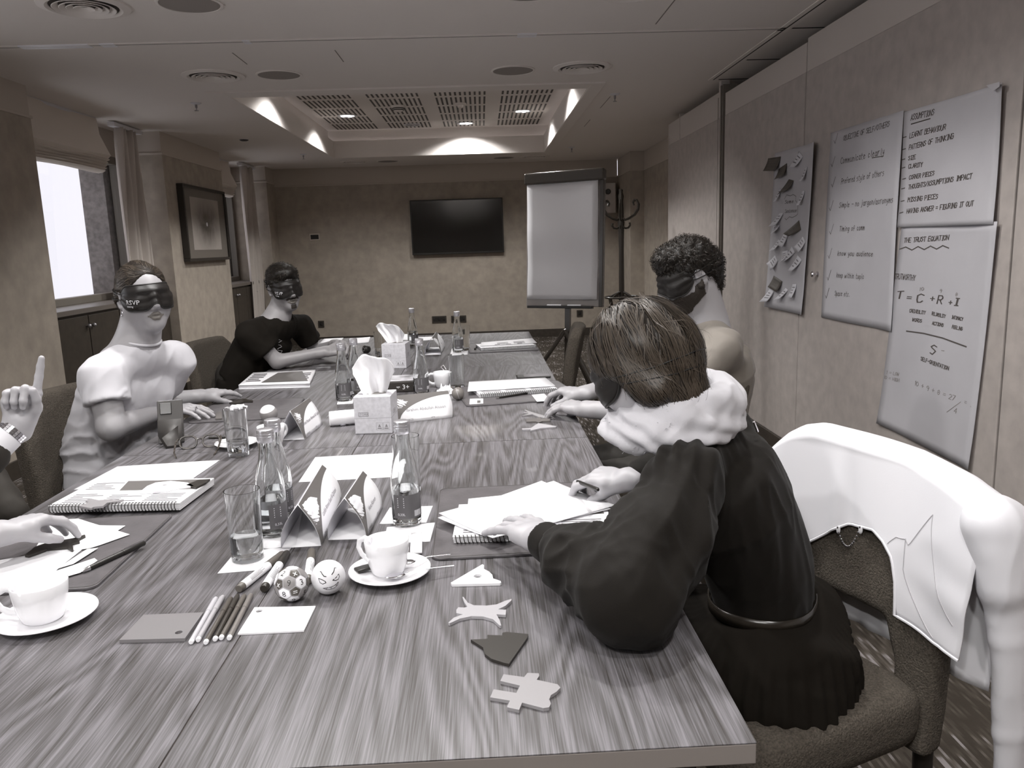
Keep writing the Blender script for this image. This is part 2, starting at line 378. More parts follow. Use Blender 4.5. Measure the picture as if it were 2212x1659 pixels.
# windows in the left recesses
M_pane = pane_mat('window_glass')
M_stone = mat('outer_stone', col=(.17, .155, .15), rough=.9, noise_s=22, noise_a=.3, bump_s=50, bump_d=.5)
M_frame = mat('window_frame', col=(.20, .18, .155), rough=.5)
for n, (a, b_) in enumerate(((5.71, 7.87), (9.60, 11.30), (1.92, 4.08), (-1.93, .23)), 1):
    w = MB()
    w.box(-3.48, -3.40, a, a+.07, 1.0, 2.30).box(-3.48, -3.40, b_-.07, b_, 1.0, 2.30).box(-3.48, -3.40, a+.07, b_-.07, 2.23, 2.30).box(-3.48, -3.40, a+.07, b_-.07, 1.0, 1.06)
    wo = struct(w.build('window_%d' % n, M_frame, smooth=False, bevel=.004))
    MB().add([(-3.44, a+.07, 1.06), (-3.44, b_-.07, 1.06), (-3.44, b_-.07, 2.23), (-3.44, a+.07, 2.23)], [(0, 1, 2, 3)]).build('pane', M_pane, wo, smooth=False)
    MB().box(-3.75, -3.40, a, b_, 2.30, ZC).build('lintel', M_band, wo, smooth=False)
    MB().box(-3.75, -3.40, a, b_, 0, 1.0).build('wall_below', M_wall, wo, smooth=False)
    MB().box(-3.72, -3.5, b_-.16, b_+.5, .9, 2.6).build('outer_reveal', M_stone, wo, smooth=False)
    MB().box(-3.72, -3.5, a-.5, a+.06, .9, 2.6).build('outer_reveal', M_stone, wo, smooth=False)
    if n > 2: continue
    sc = thing('sill_cabinet', ['dark wooden sill cabinet with small knobs below the near window', 'dark wooden sill cabinet below the far window'][n-1], 'cabinet', (-3.4, a+.01, 0))
    Lw = b_-a-.02
    MB().box(0, .30, 0, Lw, .02, .96).build('body', M_dark, sc, smooth=False)
    MB().box(0, .33, 0, Lw, .96, 1.0).build('top', mat('sill_top', col=(.15, .13, .115), rough=.4), sc, smooth=False, bevel=.004)
    k = 4
    for i in range(k):
        d = MB().box(.30, .318, i*Lw/k+.006, (i+1)*Lw/k-.006, .06, .94).build('door', M_dark, sc, smooth=False, bevel=.003)
        yk = (i+1)*Lw/k-.04 if i % 2 == 0 else i*Lw/k+.04
        MB().sphere((.338, yk, .86), .016, 14, 8).tube([(.31, yk, .86), (.335, yk, .86)], .006).build('knob', mat('knob_metal', .45, .35, metal=.8), d)
    # roman blind gathered at the top
    rb = thing('roman_blind', ['pale roman blind gathered in folds over the near window', 'pale roman blind gathered over the far window'][n-1], 'blind', (-3.2, a+.04, 0))
    Lb = (b_-a)*.60 if n == 1 else (b_-a)*.55
    sec = [(0, 2.53), (.015, 2.40), (.075, 2.26), (.09, 2.225), (.06, 2.20)]
    for q in range(5): sec += [(.072-.010*q, 2.192-.02*q), (.040-.008*q, 2.176-.02*q)]
    sec += [(-.03, 2.09), (-.05, 2.5)]
    R = [[(x+.004*math.sin(t*9+i), t*Lb, z+.004*math.sin(t*7+i*.3)) for i, (x, z) in enumerate(sec)] for t in np.linspace(0, 1, 14)]
    MB().rings(R).build('folds', mat('blind_cloth', col=(.72, .66, .60), rough=.9), rb, ang=60)
    MB().box(-.03, 0, 0, Lb, 2.515, 2.538).build('head_rail', M_white, rb, smooth=False)
def curtain(y0, y1, x, label, n, sway):
    c = thing('curtain', label, 'curtain', (x, (y0+y1)/2, 0), 0, 'curtains at the windows'); w = y1-y0; G = []
    for i, z in enumerate(np.linspace(.02, 2.50, 26)):
        row = []; g = (z/2.5)
        for t in np.linspace(0, 1, 70):
            amp = .035*(.7+.5*g)
            row.append((amp*math.sin(t*n*2*math.pi+.6*math.sin(z*1.3))+.012*math.sin(t*37+z*2), (t-.5)*w*(1-.25*g**3)+sway*(1-g)*w, z))
        G.append(row)
    MB().grid(G).build('drape', mat('curtain_cloth', col=(.52, .47, .43), rough=.85, bump_s=200, bump_d=.2), c, ang=180, solid=.003)
    MB().box(-.03, .03, -w*.55, w*.55, 2.495, 2.53).build('rail', M_white, c, smooth=False)
curtain(7.22, 7.74, -3.15, 'long pale curtain hanging beside the pier with the framed picture, near window', 4, -.12)
curtain(10.65, 11.22, -3.08, 'long pale curtain hanging beside the far corner window', 4, -.1)
# outside: pale facade across the street
struct(MB().box(-7.2, -7.0, -2, 20, -2, 5.5).build('wall_outside', mat('outside_facade', col=(.68, .67, .70), rough=.9), smooth=False))

# ---------------------------------------------------------------- ceiling fittings
M_lens = emis('lamp_lens', (1, .98, .96), 5.0)
M_reflect = mat('lamp_reflector', .8, .25, metal=.9)
def downlight(x, y, power, label):
    t = thing('downlight', label, 'downlight', (x, y, 2.868), 0, 'round recessed downlights in the coffers')
    MB().lathe([(.088, .004), (.108, .004), (.110, -.002), (.106, -.006), (.09, -.006), (.086, -.002)], 32, cap0=False, cap1=False).build('ring', M_white, t)
    MB().lathe([(.088, -.001), (.06, .001), (.058, .0025), (.0, .0025)], 32, cap0=False, cap1=False).build('reflector', M_reflect if power else mat('lamp_off', .25, .25, metal=.8), t)
    le = MB()
    for k in range(5): a = k*1.2566; le.box(-.022, .022, -.018, .018, -.004, .0, M=rotz(a), at=(.055*math.cos(a), .055*math.sin(a), 0))
    le.lathe([(0, -.004), (.03, -.004), (.03, 0), (0, 0)], 16, cap0=False, cap1=False)
    le.build('lens', M_lens if power else mat('lens_off', .5, .2), t, smooth=False)
    if power:
        l = bpy.data.lights.new('downlight_lamp', 'SPOT'); l.energy = power; l.spot_size = math.radians(142); l.spot_blend = .35; l.shadow_soft_size = .07; l.color = (1, .985, .97)
        o = bpy.data.objects.new('downlight_lamp', l); COL.objects.link(o); o.parent = t; o.location = (0, 0, -.012)
for yb0, pw, w in ((6.27+.0, LAMP_FAR, 'far'), (None, LAMP_NEAR, 'near')):
    for (x, y) in ((-1.457, 9.36), (.53, 9.36), (-1.457, 7.35), (.53, 7.35), (-.79, 10.15), (-.13, 10.15), (-.79, 6.57), (-.13, 6.57)):
        off = (w == 'far' and x == -.79 and y > 10)
        lab = 'unlit round downlight in the far ceiling coffer' if off else 'lit round downlight, %s of the %s ceiling coffer' % (('far' if (y > 8.4)==(w == 'far') else 'near')+' '+{-1.457: 'leftmost', -.79: 'centre left', -.13: 'centre right', .53: 'rightmost'}[x], w)
        downlight(x, y if w == 'far' else 9.44-y, 0 if off else pw, lab)
def vent(x, y, label):
    t = thing('air_diffuser', label, 'vent', (x, y, ZC), 0, 'round ceiling air diffusers')
    MB().lathe([(.20, 0), (.20, -.006), (.165, -.014), (.150, -.006)], 36, cap0=False, cap1=False).build('flange', M_ceil, t)
    for r in (.135, .105, .075, .045): MB().lathe([(r-.028, -.001), (r, -.016), (r+.003, -.014), (r-.02, 0)], 32, cap0=False, cap1=False).build('ring', M_ceil, t)
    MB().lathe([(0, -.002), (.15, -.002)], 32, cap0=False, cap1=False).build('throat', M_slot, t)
def speaker_c(x, y, label):
    t = thing('ceiling_speaker', label, 'speaker', (x, y, ZC), 0, 'round ceiling speakers')
    MB().lathe([(.150, 0), (.150, -.005), (.138, -.007), (.136, -.003)], 36, cap0=False, cap1=False).build('rim', M_ceil, t)
    MB().lathe([(.137, -.004), (.07, -.006), (0, -.006)], 36, cap0=False, cap1=False).build('grille', mat('grille', col=(.30, .27, .25), rough=.8), t)
for (x, y, w) in ((-1.81, 4.0, 'nearest at upper left'), (-1.726, 5.55, 'left, before the coffer'), (.731, 5.58, 'right, before the coffer'), (-1.66, 11.03, 'left, by the back wall'), (.776, 11.03, 'right, by the back wall'), (.75, 3.93, 'nearest at upper right')):
    vent(x, y, 'round ringed ceiling air diffuser, %s' % w)
for (x, y, w) in ((-1.323, 4.0, 'nearest at upper left'), (-1.30, 5.57, 'left, before the coffer'), (.263, 5.62, 'right, before the coffer'), (-1.216, 11.07, 'left, by the back wall'), (.354, 11.05, 'right, by the back wall'), (.27, 3.93, 'nearest at upper right')):
    speaker_c(x, y, 'flat round ceiling speaker, %s' % w)
for (x, y, w) in ((-2.175, 6.5, 'near left'), (1.122, 6.59, 'near right'), (-2.122, 10.02, 'far left'), (1.174, 10.1, 'far right')):
    t = thing('sprinkler', 'small ceiling sprinkler head, %s of the coffer' % w, 'sprinkler', (x, y, ZC), 0, 'ceiling sprinklers')
    MB().lathe([(.04, 0), (.04, -.004), (.02, -.012), (0, -.012)], 20, cap0=False, cap1=False).build('plate', M_white, t)
    MB().lathe([(.009, -.012), (.009, -.035), (.004, -.04), (.004, -.055), (.016, -.056), (.016, -.059), (0, -.059)], 12, cap0=False, cap1=False).build('nozzle', mat('brass_dull', .35, .35, metal=.9), t)
z_ = thing('ceiling_sensor', 'small dark ceiling sensor left of the far coffer', 'sensor', (-2.42, 8.6, ZC)); MB().lathe([(.045, 0), (.045, -.008), (.03, -.016), (0, -.018)], 20, cap0=False, cap1=False).build('dome', M_black, z_); MB().lathe([(.05, 0), (.05, -.003), (.044, -.004)], 20, cap0=False, cap1=False).build('rim', M_white, z_)
for (x, y, w, dk) in ((-.824, 8.80, 'slotted smoke detector', True), (-.162, 8.76, 'small motion sensor', False)):
    t = thing('smoke_detector' if dk else 'motion_sensor', '%s on the far coffer ceiling' % w, 'detector', (x, y, 2.868))
    MB().lathe([(.075, 0), (.075, -.012), (.06, -.03), (.055, -.05), (.035, -.06), (0, -.06)] if dk else [(.065, 0), (.065, -.014), (.035, -.02), (.03, -.04), (.015, -.05), (0, -.05)], 24, cap0=False, cap1=False).build('housing', M_ceil, t)
    if dk:
        for zz in (-.026, -.042):
            MB().lathe([(.066 if zz > -.03 else .0605, zz), (.067 if zz > -.03 else .061, zz-.004), (.062 if zz > -.03 else .058, zz-.008)], 24, cap0=False, cap1=False).build('vent_slot', M_groove, t)

# ---------------------------------------------------------------- back wall things
tl, br = ony(884, 433, YB-.05), ony(1090, 545, YB-.05)
tv = thing('television', 'black flat wall television on the back wall', 'television', ((tl[0]+br[0])/2, YB-.002, (tl[2]+br[2])/2))
hw, hh = (br[0]-tl[0])/2-.005, (tl[2]-br[2])/2
MB().box(-hw, hw, -.075, -.035, -hh, hh).build('casing', M_black, tv, smooth=False, bevel=.006)
MB().box(-hw+.018, hw-.018, -.0765, -.074, -hh+.028, hh-.018).build('screen', mat('tv_screen', col=(.012, .011, .010), rough=.12), tv, smooth=False)
MB().box(-.2, .2, -.04, 0, -.15, .15).build('bracket', M_black, tv, smooth=False)
def wallplate(px, py, w, h, label, kind, cols):
    p = ony(px, py, YB); t = thing(kind, label, 'socket' if kind == 'wall_socket' else 'thermostat', (p[0], YB, p[2]))
    MB().box(-w/2, w/2, -.012, 0, -h/2, h/2).build('plate', cols[0], t, smooth=False, bevel=.003)
    MB().box(-w/2+.018, w/2-.018, -.0135, -.011, -h/2+.018, h/2-.018).build('insert', cols[1], t, smooth=False)
    if kind == 'wall_socket':
        for k in range(max(1, round(w/.085))): MB().lathe([(.02, 0), (.02, -.001), (.0, .006)], 16, at=(-w/2+(k+.5)*w/max(1, round(w/.085)), -.0138, 0), M=rotx(math.pi/2), cap0=False, cap1=False).build('outlet', M_groove, t)
dkp = mat('socket_plate', col=(.05, .042, .034), rough=.45)
wallplate(680, 512, .15, .10, 'small white thermostat with dark display on the back wall', 'thermostat', (M_band, M_black))
wallplate(694, 700, .088, .10, 'single dark socket on the back wall behind the seated man', 'wall_socket', (dkp, M_black))
wallplate(949, 690, .215, .105, 'wide dark socket plate below the television', 'wall_socket', (dkp, M_black))
wallplate(991, 689, .225, .105, 'wide dark socket plate behind the far right bottle', 'wall_socket', (dkp, M_black))
wallplate(1252, 677, .088, .10, 'single dark socket right of the flip chart pole', 'wall_socket', (dkp, M_black))
sp = ony(1316, 428, 11.55); t = thing('wall_speaker', 'white wall loudspeaker behind the coat stand', 'speaker', (sp[0], 11.6, sp[2]), math.radians(-14))
MB().box(-.11, .11, -.09, .09, -.21, .21).build('cabinet', mat('speaker_case', col=(.50, .46, .43), rough=.6), t, smooth=False, bevel=.012)
MB().lathe([(.045, 0), (.045, -.004), (.03, .006), (0, .004)], 20, at=(-.0, -.091, .09), M=rotx(math.pi/2), cap0=False, cap1=False).build('tweeter', M_black, t)
MB().lathe([(.085, 0), (.085, -.004), (.075, -.002), (.0, .006)], 24, at=(0, -.091, -.07), M=rotx(math.pi/2), cap0=False, cap1=False).build('woofer', mat('speaker_case'), t)
MB().box(-.02, .02, .08, .13, -.03, .03).build('bracket', M_black, t, smooth=False)
# framed picture on the left pier
P1, P2 = onx(379, 397, -2.95), onx(486, 560, -2.95)
pc = thing('framed_picture', 'framed abstract burst picture with dark mount on the left pier', 'picture', (-3.0, 8.80, 1.695))
W2, H2 = .655, .385
pf = MB()
for (a, b_, c, d) in ((-W2, W2, H2-.03, H2), (-W2, W2, -H2, -H2+.03), (-W2, -W2+.03, -H2+.03, H2-.03), (W2-.03, W2, -H2+.03, H2-.03)): pf.box(.0, .065, a, b_, c, d)
pf.build('frame', mat('picture_frame', col=(.03, .026, .022), rough=.35), pc, smooth=False, bevel=.004)
MB().box(.02, .045, -W2+.03, W2-.03, -H2+.03, H2-.03).build('mount', mat('picture_mount', col=(.17, .15, .13), rough=.5, coat=.3), pc, smooth=False)
def burst_mat():
    m = mat('burst_print', .35, .5); N, L, b = nodes_of(m); tc = N.new('ShaderNodeTexCoord'); mp = N.new('ShaderNodeMapping'); L.new(tc.outputs['Object'], mp.inputs[0])
    n = N.new('ShaderNodeTexNoise'); n.inputs['Scale'].default_value = 5; n.inputs['Detail'].default_value = 6; n.inputs['Distortion'].default_value = 1.2; L.new(mp.outputs[0], n.inputs[0])
    g = N.new('ShaderNodeTexGradient'); g.gradient_type = 'SPHERICAL'; m2 = N.new('ShaderNodeMapping'); m2.inputs['Scale'].default_value = (3, 2.2, 3.2); L.new(tc.outputs['Object'], m2.inputs[0]); L.new(m2.outputs[0], g.inputs[0])
    mx = N.new('ShaderNodeMath'); mx.operation = 'MULTIPLY'; L.new(n.outputs['Fac'], mx.inputs[0]); L.new(g.outputs['Fac'], mx.inputs[1])
    r = N.new('ShaderNodeValToRGB'); L.new(mx.outputs[0], r.inputs[0]); e = r.color_ramp.elements; e[0].color = (.40, .36, .33, 1); e[1].position = .45; e[1].color = (.10, .085, .07, 1)
    L.new(r.outputs[0], b.inputs['Base Color']); return m
MB().box(.04, .047, -.45, .42, -.27, .27).build('print', burst_mat(), pc, smooth=False)
bm_ = MB()
for k in range(26):
    a = k*.2417+.1*math.sin(k*5.); r0, r1 = .03, .10+.12*abs(math.sin(k*2.3)); c_, s_ = math.cos(a), math.sin(a)
    bm_.add([(.0478, r0*c_-.003*s_, r0*s_+.003*c_), (.0478, r0*c_+.003*s_, r0*s_-.003*c_), (.0478, r1*c_*1.4, r1*s_)], [(0, 1, 2)])
bm_.build('burst_rays', mat('burst_ink', col=(.16, .14, .12), rough=.6), pc, smooth=False)
MB().lathe([(0, 0), (.022, 0)], 16, at=(.0482, 0, 0), M=roty(math.pi/2), cap0=False, cap1=False).build('burst_core', mat('burst_core', .7, .6), pc)

# ---------------------------------------------------------------- flip chart and coat stand
A, B = np.array([.338, 6.10]), np.array([.878, 5.78]); d = B-A; fw = np.linalg.norm(d); ang = math.atan2(d[1], d[0]); mid = (A+B)/2
fc = thing('flip_chart', 'flip chart easel with blank white paper pad on a tripod', 'flip chart', (mid[0], mid[1], 0), ang)
TI = rotx(math.radians(-4)); hw = fw/2
def tilt(V): return V
bo = MB().box(-hw, hw, -.012, .012, 0, 1.0, M=TI, at=(0, 0, .90)); bo.build('board', mat('board_grey', col=(.40, .37, .35), rough=.4), fc, smooth=False, bevel=.006)
G = [[(hw*.92*s, -.022-.006*math.sin(3*s+5*t)-.003*math.sin(14*t), .055+.86*t) for s in np.linspace(-1, 1, 12)] for t in np.linspace(0, 1, 24)]
G = (np.array(G).reshape(-1, 3)@TI.T+np.array([-.01, 0, .90])).reshape(24, 12, 3)
MB().grid(G).build('paper_pad', mat('flip_paper', .88, .45, bump_s=9, bump_d=.15, bump_dist=.01), fc, ang=180, solid=.006)
MB().box(-hw-.008, hw+.012, -.045, .02, .915, 1.0, M=TI, at=(0, 0, .90)).build('clamp', mat('clamp_dark', col=(.07, .06, .05), rough=.25), fc, smooth=False, bevel=.012)
MB().box(hw-.025, hw+.006, -.02, .02, .0, .96, M=TI, at=(0, 0, .90)).build('side_rail', mat('clamp_dark'), fc, smooth=False, bevel=.004)
MB().box(-hw*.9, hw*.8, -.06, -.012, -.012, .008, M=TI, at=(0, 0, .90)).build('pen_tray', M_black, fc, smooth=False, bevel=.003)
MB().tube([(-.12, -.04, .912), (.0, -.04, .912)], .008, 10).tube([(.05, -.04, .912), (.16, -.04, .912)], .008, 10).build('tray_markers', mat('marker_white', .8, .4), fc)
MB().box(-.02, .02, .0, .03, .42, 1.3, M=TI, at=(0, .0, 0)).build('pole', mat('clamp_dark'), fc, smooth=False)
for (x, y) in ((-.42, -.30), (.50, -.18), (.02, .62)): MB().tube([(0, .01, .72), (x, y, .012)], .016, 8).tube([(x*.97, y*.97, .025), (x*1.02, y*1.02, .012)], .018, 8).build('leg', mat('clamp_dark'), fc)
cs = thing('coat_stand', 'dark bentwood coat stand with curled hooks by the back wall', 'coat stand', (1.44, 8.15, 0), .3)
M_bent = mat('bentwood', col=(.02, .016, .012), rough=.3)
MB().lathe([(.0, .3), (.03, .3), (.034, .5), (.028, .9), (.026, 1.3), (.03, 1.5), (.036, 1.56), (.028, 1.6), (.024, 1.78), (.03, 1.82), (.018, 1.86), (.022, 1.885), (.0, 1.90)], 16, cap0=False, cap1=False).build('pole', M_bent, cs)
for k in range(6):
    a = k*math.pi/3; c_, s_ = math.cos(a), math.sin(a)
    pr = [(.02, 1.60), (.05, 1.585), (.10, 1.60), (.16, 1.635), (.20, 1.69), (.205, 1.74), (.185, 1.775), (.155, 1.78), (.14, 1.755), (.15, 1.73)]
    MB().tube([(r*c_, r*s_, z) for r, z in pr], [.011]*8+[.009, .008], 8).build('hook', M_bent, cs)
    pr = [(.02, 1.52), (.05, 1.50), (.085, 1.505), (.105, 1.53), (.10, 1.555)]
    MB().tube([(r*c_, r*s_, z) for r, z in pr], .009, 8).build('lower_hook', M_bent, cs)
MB().tube([(.17*math.cos(t), .17*math.sin(t), .80) for t in np.linspace(0, 2*math.pi, 33)[:-1]], .011, 8, closed=True).build('umbrella_ring', M_bent, cs)
for k in range(4):
    a = k*math.pi/2+.4; c_, s_ = math.cos(a), math.sin(a)
    MB().tube([(r*c_, r*s_, z) for r, z in ((.028, .85), (.10, .82), (.17, .79), (.13, .65), (.045, .5), (.05, .35), (.14, .2), (.25, .05), (.30, .015))], .013, 8).build('leg', M_bent, cs)
# ---------------------------------------------------------------- conference tables
TX = (-1.178, -.427, .325); TY = (.885, 2.49, 4.10, 5.685)
def wood_mat():
    m = mat('table_wood', .3, .38, coat=.12); N, L, b = nodes_of(m); tc = N.new('ShaderNodeTexCoord')
    def noise_n(sc, scale, det, dist=0):
        mp = N.new('ShaderNodeMapping'); mp.inputs['Scale'].default_value = sc; L.new(tc.outputs['Object'], mp.inputs[0])
        n = N.new('ShaderNodeTexNoise'); n.inputs['Scale'].default_value = scale; n.inputs['Detail'].default_value = det; n.inputs['Distortion'].default_value = dist; L.new(mp.outputs[0], n.inputs[0]); return n.outputs['Fac']
    def mth(op, a, c):
        n = N.new('ShaderNodeMath'); n.operation = op
        for i, q in enumerate((a, c)):
            if hasattr(q, 'links'): L.new(q, n.inputs[i])
            else: n.inputs[i].default_value = q
        return n.outputs[0]
    big = noise_n((4.5, .5, 1), 1.0, 2, .4); rings = mth('SINE', mth('MULTIPLY', big, 150), 0.)
    fine = noise_n((520, 9, 1), 1., 3); mid = noise_n((95, 2.0, 1), 1., 3)
    v = mth('ADD', mth('MULTIPLY', rings, .16), mth('ADD', mth('MULTIPLY', mth('SUBTRACT', fine, .5), 1.25), mth('MULTIPLY', mth('SUBTRACT', mid, .5), .5)))
    r = N.new('ShaderNodeValToRGB'); L.new(mth('ADD', v, .5), r.inputs[0]); e = r.color_ramp.elements
    e[0].position = .15; e[0].color = (.045, .040, .037, 1); e[1].position = .85; e[1].color = (.195, .186, .200, 1); k = e.new(.5); k.color = (.113, .107, .112, 1)
    L.new(r.outputs[0], b.inputs['Base Color'])
    bp = N.new('ShaderNodeBump'); bp.inputs['Strength'].default_value = .12; bp.inputs['Distance'].default_value = .001; L.new(fine, bp.inputs['Height']); L.new(bp.outputs[0], b.inputs['Normal'])
    return m
M_wood = wood_mat(); M_edge = mat('table_edge', col=(.23, .205, .19), rough=.45); M_leg = mat('table_leg', col=(.03, .026, .022), rough=.4, metal=.5)
n = 0
for j in range(3):
    for i in range(2):
        x0, x1, y0, y1 = TX[i], TX[i+1], TY[j], TY[j+1]; g = .0012
        t = thing('conference_table', 'wood-grain table module, %s %s of the long table' % (['nearest', 'middle', 'farthest'][j], ['left', 'right'][i]), 'table', ((x0+x1)/2, (y0+y1)/2, 0), 0, 'table modules of the long conference table')
        hx, hy = (x1-x0)/2-g, (y1-y0)/2-g
        MB().box(-hx, hx, -hy, hy, .7485, .75).build('veneer', M_wood, t, smooth=False)
        MB().box(-hx, hx, -hy, hy, .72, .7485).build('edge', M_edge, t, smooth=False, bevel=.0015)
        MB().box(-hx+.06, hx-.06, -hy+.06, hy-.06, .66, .72).build('apron', M_leg, t, smooth=False)
        for sx in (-1, 1):
            for sy in (-1, 1): MB().box(sx*(hx-.09)-.022, sx*(hx-.09)+.022, sy*(hy-.09)-.022, sy*(hy-.09)+.022, 0, .70).build('leg', M_leg, t, smooth=False, bevel=.004)

# ---------------------------------------------------------------- table-top helpers
M_paper = mat('white_paper', .86, .6); M_ink = mat('print_ink', col=(.16, .15, .16), rough=.6); M_grey = mat('print_grey', col=(.13, .12, .115), rough=.55); M_lgrey = mat('print_light', .42, .6)
M_leather = mat('leather_pad', col=(.115, .107, .112), rough=.36, bump_s=160, bump_d=.35, bump_dist=.001, noise_s=25, noise_a=.15)
M_porc = mat('porcelain', .86, .12, coat=.4); M_coil = mat('coil_black', col=(.03, .027, .025), rough=.35)
M_glass = glass_mat('clear_glass', (.97, .98, .98)); M_water = glass_mat('water', (.97, .98, .99), ior=1.33); M_cap = mat('aluminium_cap', .72, .3, metal=.85)
def flatq(Q):            # bilinear map on a world-space quad (bl, br, tr, tl)
    Q = [np.asarray(q, float) for q in Q]
    return lambda u, v, dz=0.: tuple((Q[0]*(1-u)+Q[1]*u)*(1-v)+(Q[3]*(1-u)+Q[2]*u)*v+np.array([0, 0, dz]))
def sheet(name, label, cat, px, z=TZ, th=.0006, m=None, group=None, curl=0.):
    Q = [onz(a, b_, z) for a, b_ in px]; c = sum(Q)/4; t = thing(name, label, cat, (c[0], c[1], z), 0, group); f = flatq([q-np.array([c[0], c[1], z]) for q in Q])
    G = [[np.array(f(u, v))+np.array([0, 0, th/2+.0003+curl*((2*u-1)**2*.5+(2*v-1)**4*.5)]) for u in np.linspace(0, 1, 7)] for v in np.linspace(0, 1, 7)]
    MB().grid(G).build('sheet', m or M_paper, t, ang=180, solid=th); return t, f
def piece(name, label, px, off, sc, z=TZ, th=.005, m=None, hole=None, group='loose puzzle pieces', cat='puzzle piece'):
    W_ = [onz(off[0]+a/sc, off[1]+b_/sc, z+th) for a, b_ in px]; c = sum(W_)/len(W_); P = [(p[0]-c[0], p[1]-c[1]) for p in W_]
    t = thing(name, label, cat, (c[0], c[1], z+.0004), 0, group)
    if hole:
        h = onz(off[0]+hole[0]/sc, off[1]+hole[1]/sc, z+th)-c; r = hole[2]
        i = min(range(len(P)), key=lambda k: (P[k][0]-h[0])**2+(P[k][1]-h[1])**2)
        a0 = math.atan2(P[i][1]-h[1], P[i][0]-h[0]); ar = sum(P[k][0]*P[(k+1) % len(P)][1]-P[(k+1) % len(P)][0]*P[k][1] for k in range(len(P))); sg = -1 if ar > 0 else 1
        H = [(h[0]+r*math.cos(a0+sg*k*2*math.pi/16), h[1]+r*math.sin(a0+sg*k*2*math.pi/16)) for k in range(17)]
        P = P[:i+1]+H+[P[i]]+P[i+1:]
    MB().prism(P, 0, th).build('plate', m, t, smooth=False); return t
def pxbox(a, b_): return tp(*a), tp(*b_)
def lines(mb, f, u0, u1, v0, v1, rows, w=.0012, seed=1, dz=.0016, vert=False):
    r = random.Random(seed)
    for k in range(rows):
        v = v0+(v1-v0)*(k+.5)/rows; L = u1 if r.random() < .7 else u0+(u1-u0)*r.uniform(.4, .9); h = (v1-v0)/rows*.22
        q = [(u0, v-h), (L, v-h), (L, v+h), (u0, v+h)]
        if vert: q = [(b_, a) for a, b_ in q]
        mb.add([f(a, b_, dz) for a, b_ in q], [(0, 1, 2, 3)])

# writing mats
def desk_mat(label, near_l, near_r, depth, z=TZ):
    A, B = tp(*near_l), tp(*near_r); d = unit(B-A); nrm = np.array([-d[1], d[0], 0]); w = np.linalg.norm(B-A); c = (A+B)/2+nrm*depth/2
    t = thing('desk_mat', label, 'desk mat', (c[0], c[1], TZ), math.atan2(d[1], d[0]), 'leather desk mats')
    r = .02; P = []
    for cx, cy, a in ((w/2-r, depth/2-r, 0), (-w/2+r, depth/2-r, 90), (-w/2+r, -depth/2+r, 180), (w/2-r, -depth/2+r, 270)):
        P += [(cx+r*math.cos(math.radians(a+k*22.5)), cy+r*math.sin(math.radians(a+k*22.5))) for k in range(5)]
    MB().prism(P, .0004, .006).build('pad', M_leather, t, ang=40, bevel=.0012)
    MB().tube([(p[0]*.985, p[1]*.98, .0062) for p in P], .0006, 5, closed=True).build('stitching', mat('stitch', col=(.05, .045, .04), rough=.6), t)
    return t
desk_mat('dark leather desk mat under the woman in black', (931.5, 1212.7), (1330, 1192), .47)
A_ = tp(201, 1274); B_ = tp(381, 1113); dd = unit(B_-A_)
t = desk_mat('dark leather desk mat at the left edge by the raised hand', (-170, 1296), (205, 1275), np.linalg.norm(B_-A_))
desk_mat('dark leather desk mat under the hands of the woman in white', (405, 916), (626, 904), .40)
desk_mat('dark leather desk mat before the man with curly hair', (1008, 880), (1262, 862), .44)
desk_mat('dark leather desk mat at the empty far right place', (1014, 764), (1166, 757), .44)
desk_mat('dark leather desk mat before the man in the black T-shirt', (672, 793), (795, 786), .44)

# spiral notebooks
def notebook(label, near_l, near_r, depth, z=.0065, th=.014, cover=None, group='spiral-bound workbooks', blank=False, seed=3):
    A, B = onz(*near_l, TZ+z), onz(*near_r, TZ+z); d = unit(B-A); nrm = np.array([-d[1], d[0], 0]); w = np.linalg.norm(B-A); c = (A+B)/2+nrm*depth/2
    t = thing('spiral_notebook', label, 'notebook', (c[0], c[1], TZ+z), math.atan2(d[1], d[0]), group)
    rs = random.Random(seed); R = []
    G = MB()
    for k in range(4): o = rs.uniform(-.002, .002); G.box(-w/2+.002+o, w/2-.002+o, -depth/2+.006, depth/2+o, .0005+k*th/4, k*th/4+th/4-.0004)
    G.build('pages', M_paper, t, smooth=False)
    MB().box(-w/2, w/2, -depth/2+.004, depth/2, th, th+.0012).build('cover', cover or M_paper, t, smooth=False)
    nc = int(w/.0085); P = []; r = th*.62
    for k in range(nc*12+1):
        a = k/12*2*math.pi; P.append((-w/2+.004+(w-.008)*k/(nc*12), -depth/2+.004+r*math.cos(a), r+.0006+r*math.sin(a)))
    MB().tube(P, .0011, 5).build('coil', M_coil, t)
    pr = MB(); f = lambda u, v, dz=0.: (-w/2+u*w, -depth/2+v*depth, th+.0016)
    if not blank:
        for (u0, u1, v0, v1, rows) in ((.06, .3, .1, .45, 6), (.36, .62, .12, .4, 5), (.68, .94, .1, .42, 6), (.06, .3, .6, .9, 5)): lines(pr, f, u0, u1, v0, v1, rows, seed=seed+int(u0*10))
        pr.build('print', M_ink, t, smooth=False)
        MB().add([f(.36, .55), f(.97, .55), f(.97, .95), f(.30, .95)], [(0, 1, 2, 3)]).build('cover_band', M_grey, t, smooth=False)
    return t
nb1 = notebook('thick spiral workbook with printed cover on the left desk mat', (104, 1110), (388, 1104), .215, th=.018, seed=5)
notebook('spiral workbook under blank sheets before the woman in black', (978, 1176), (1330, 1165), .215, seed=9)
notebook('spiral workbook under a blank sheet by the curly-haired man', (1036, 860), (1205, 847), .215, seed=4)
notebook('open spiral workbook on the far right desk mat', (1040, 758), (1158, 751), .215, seed=6, blank=True)
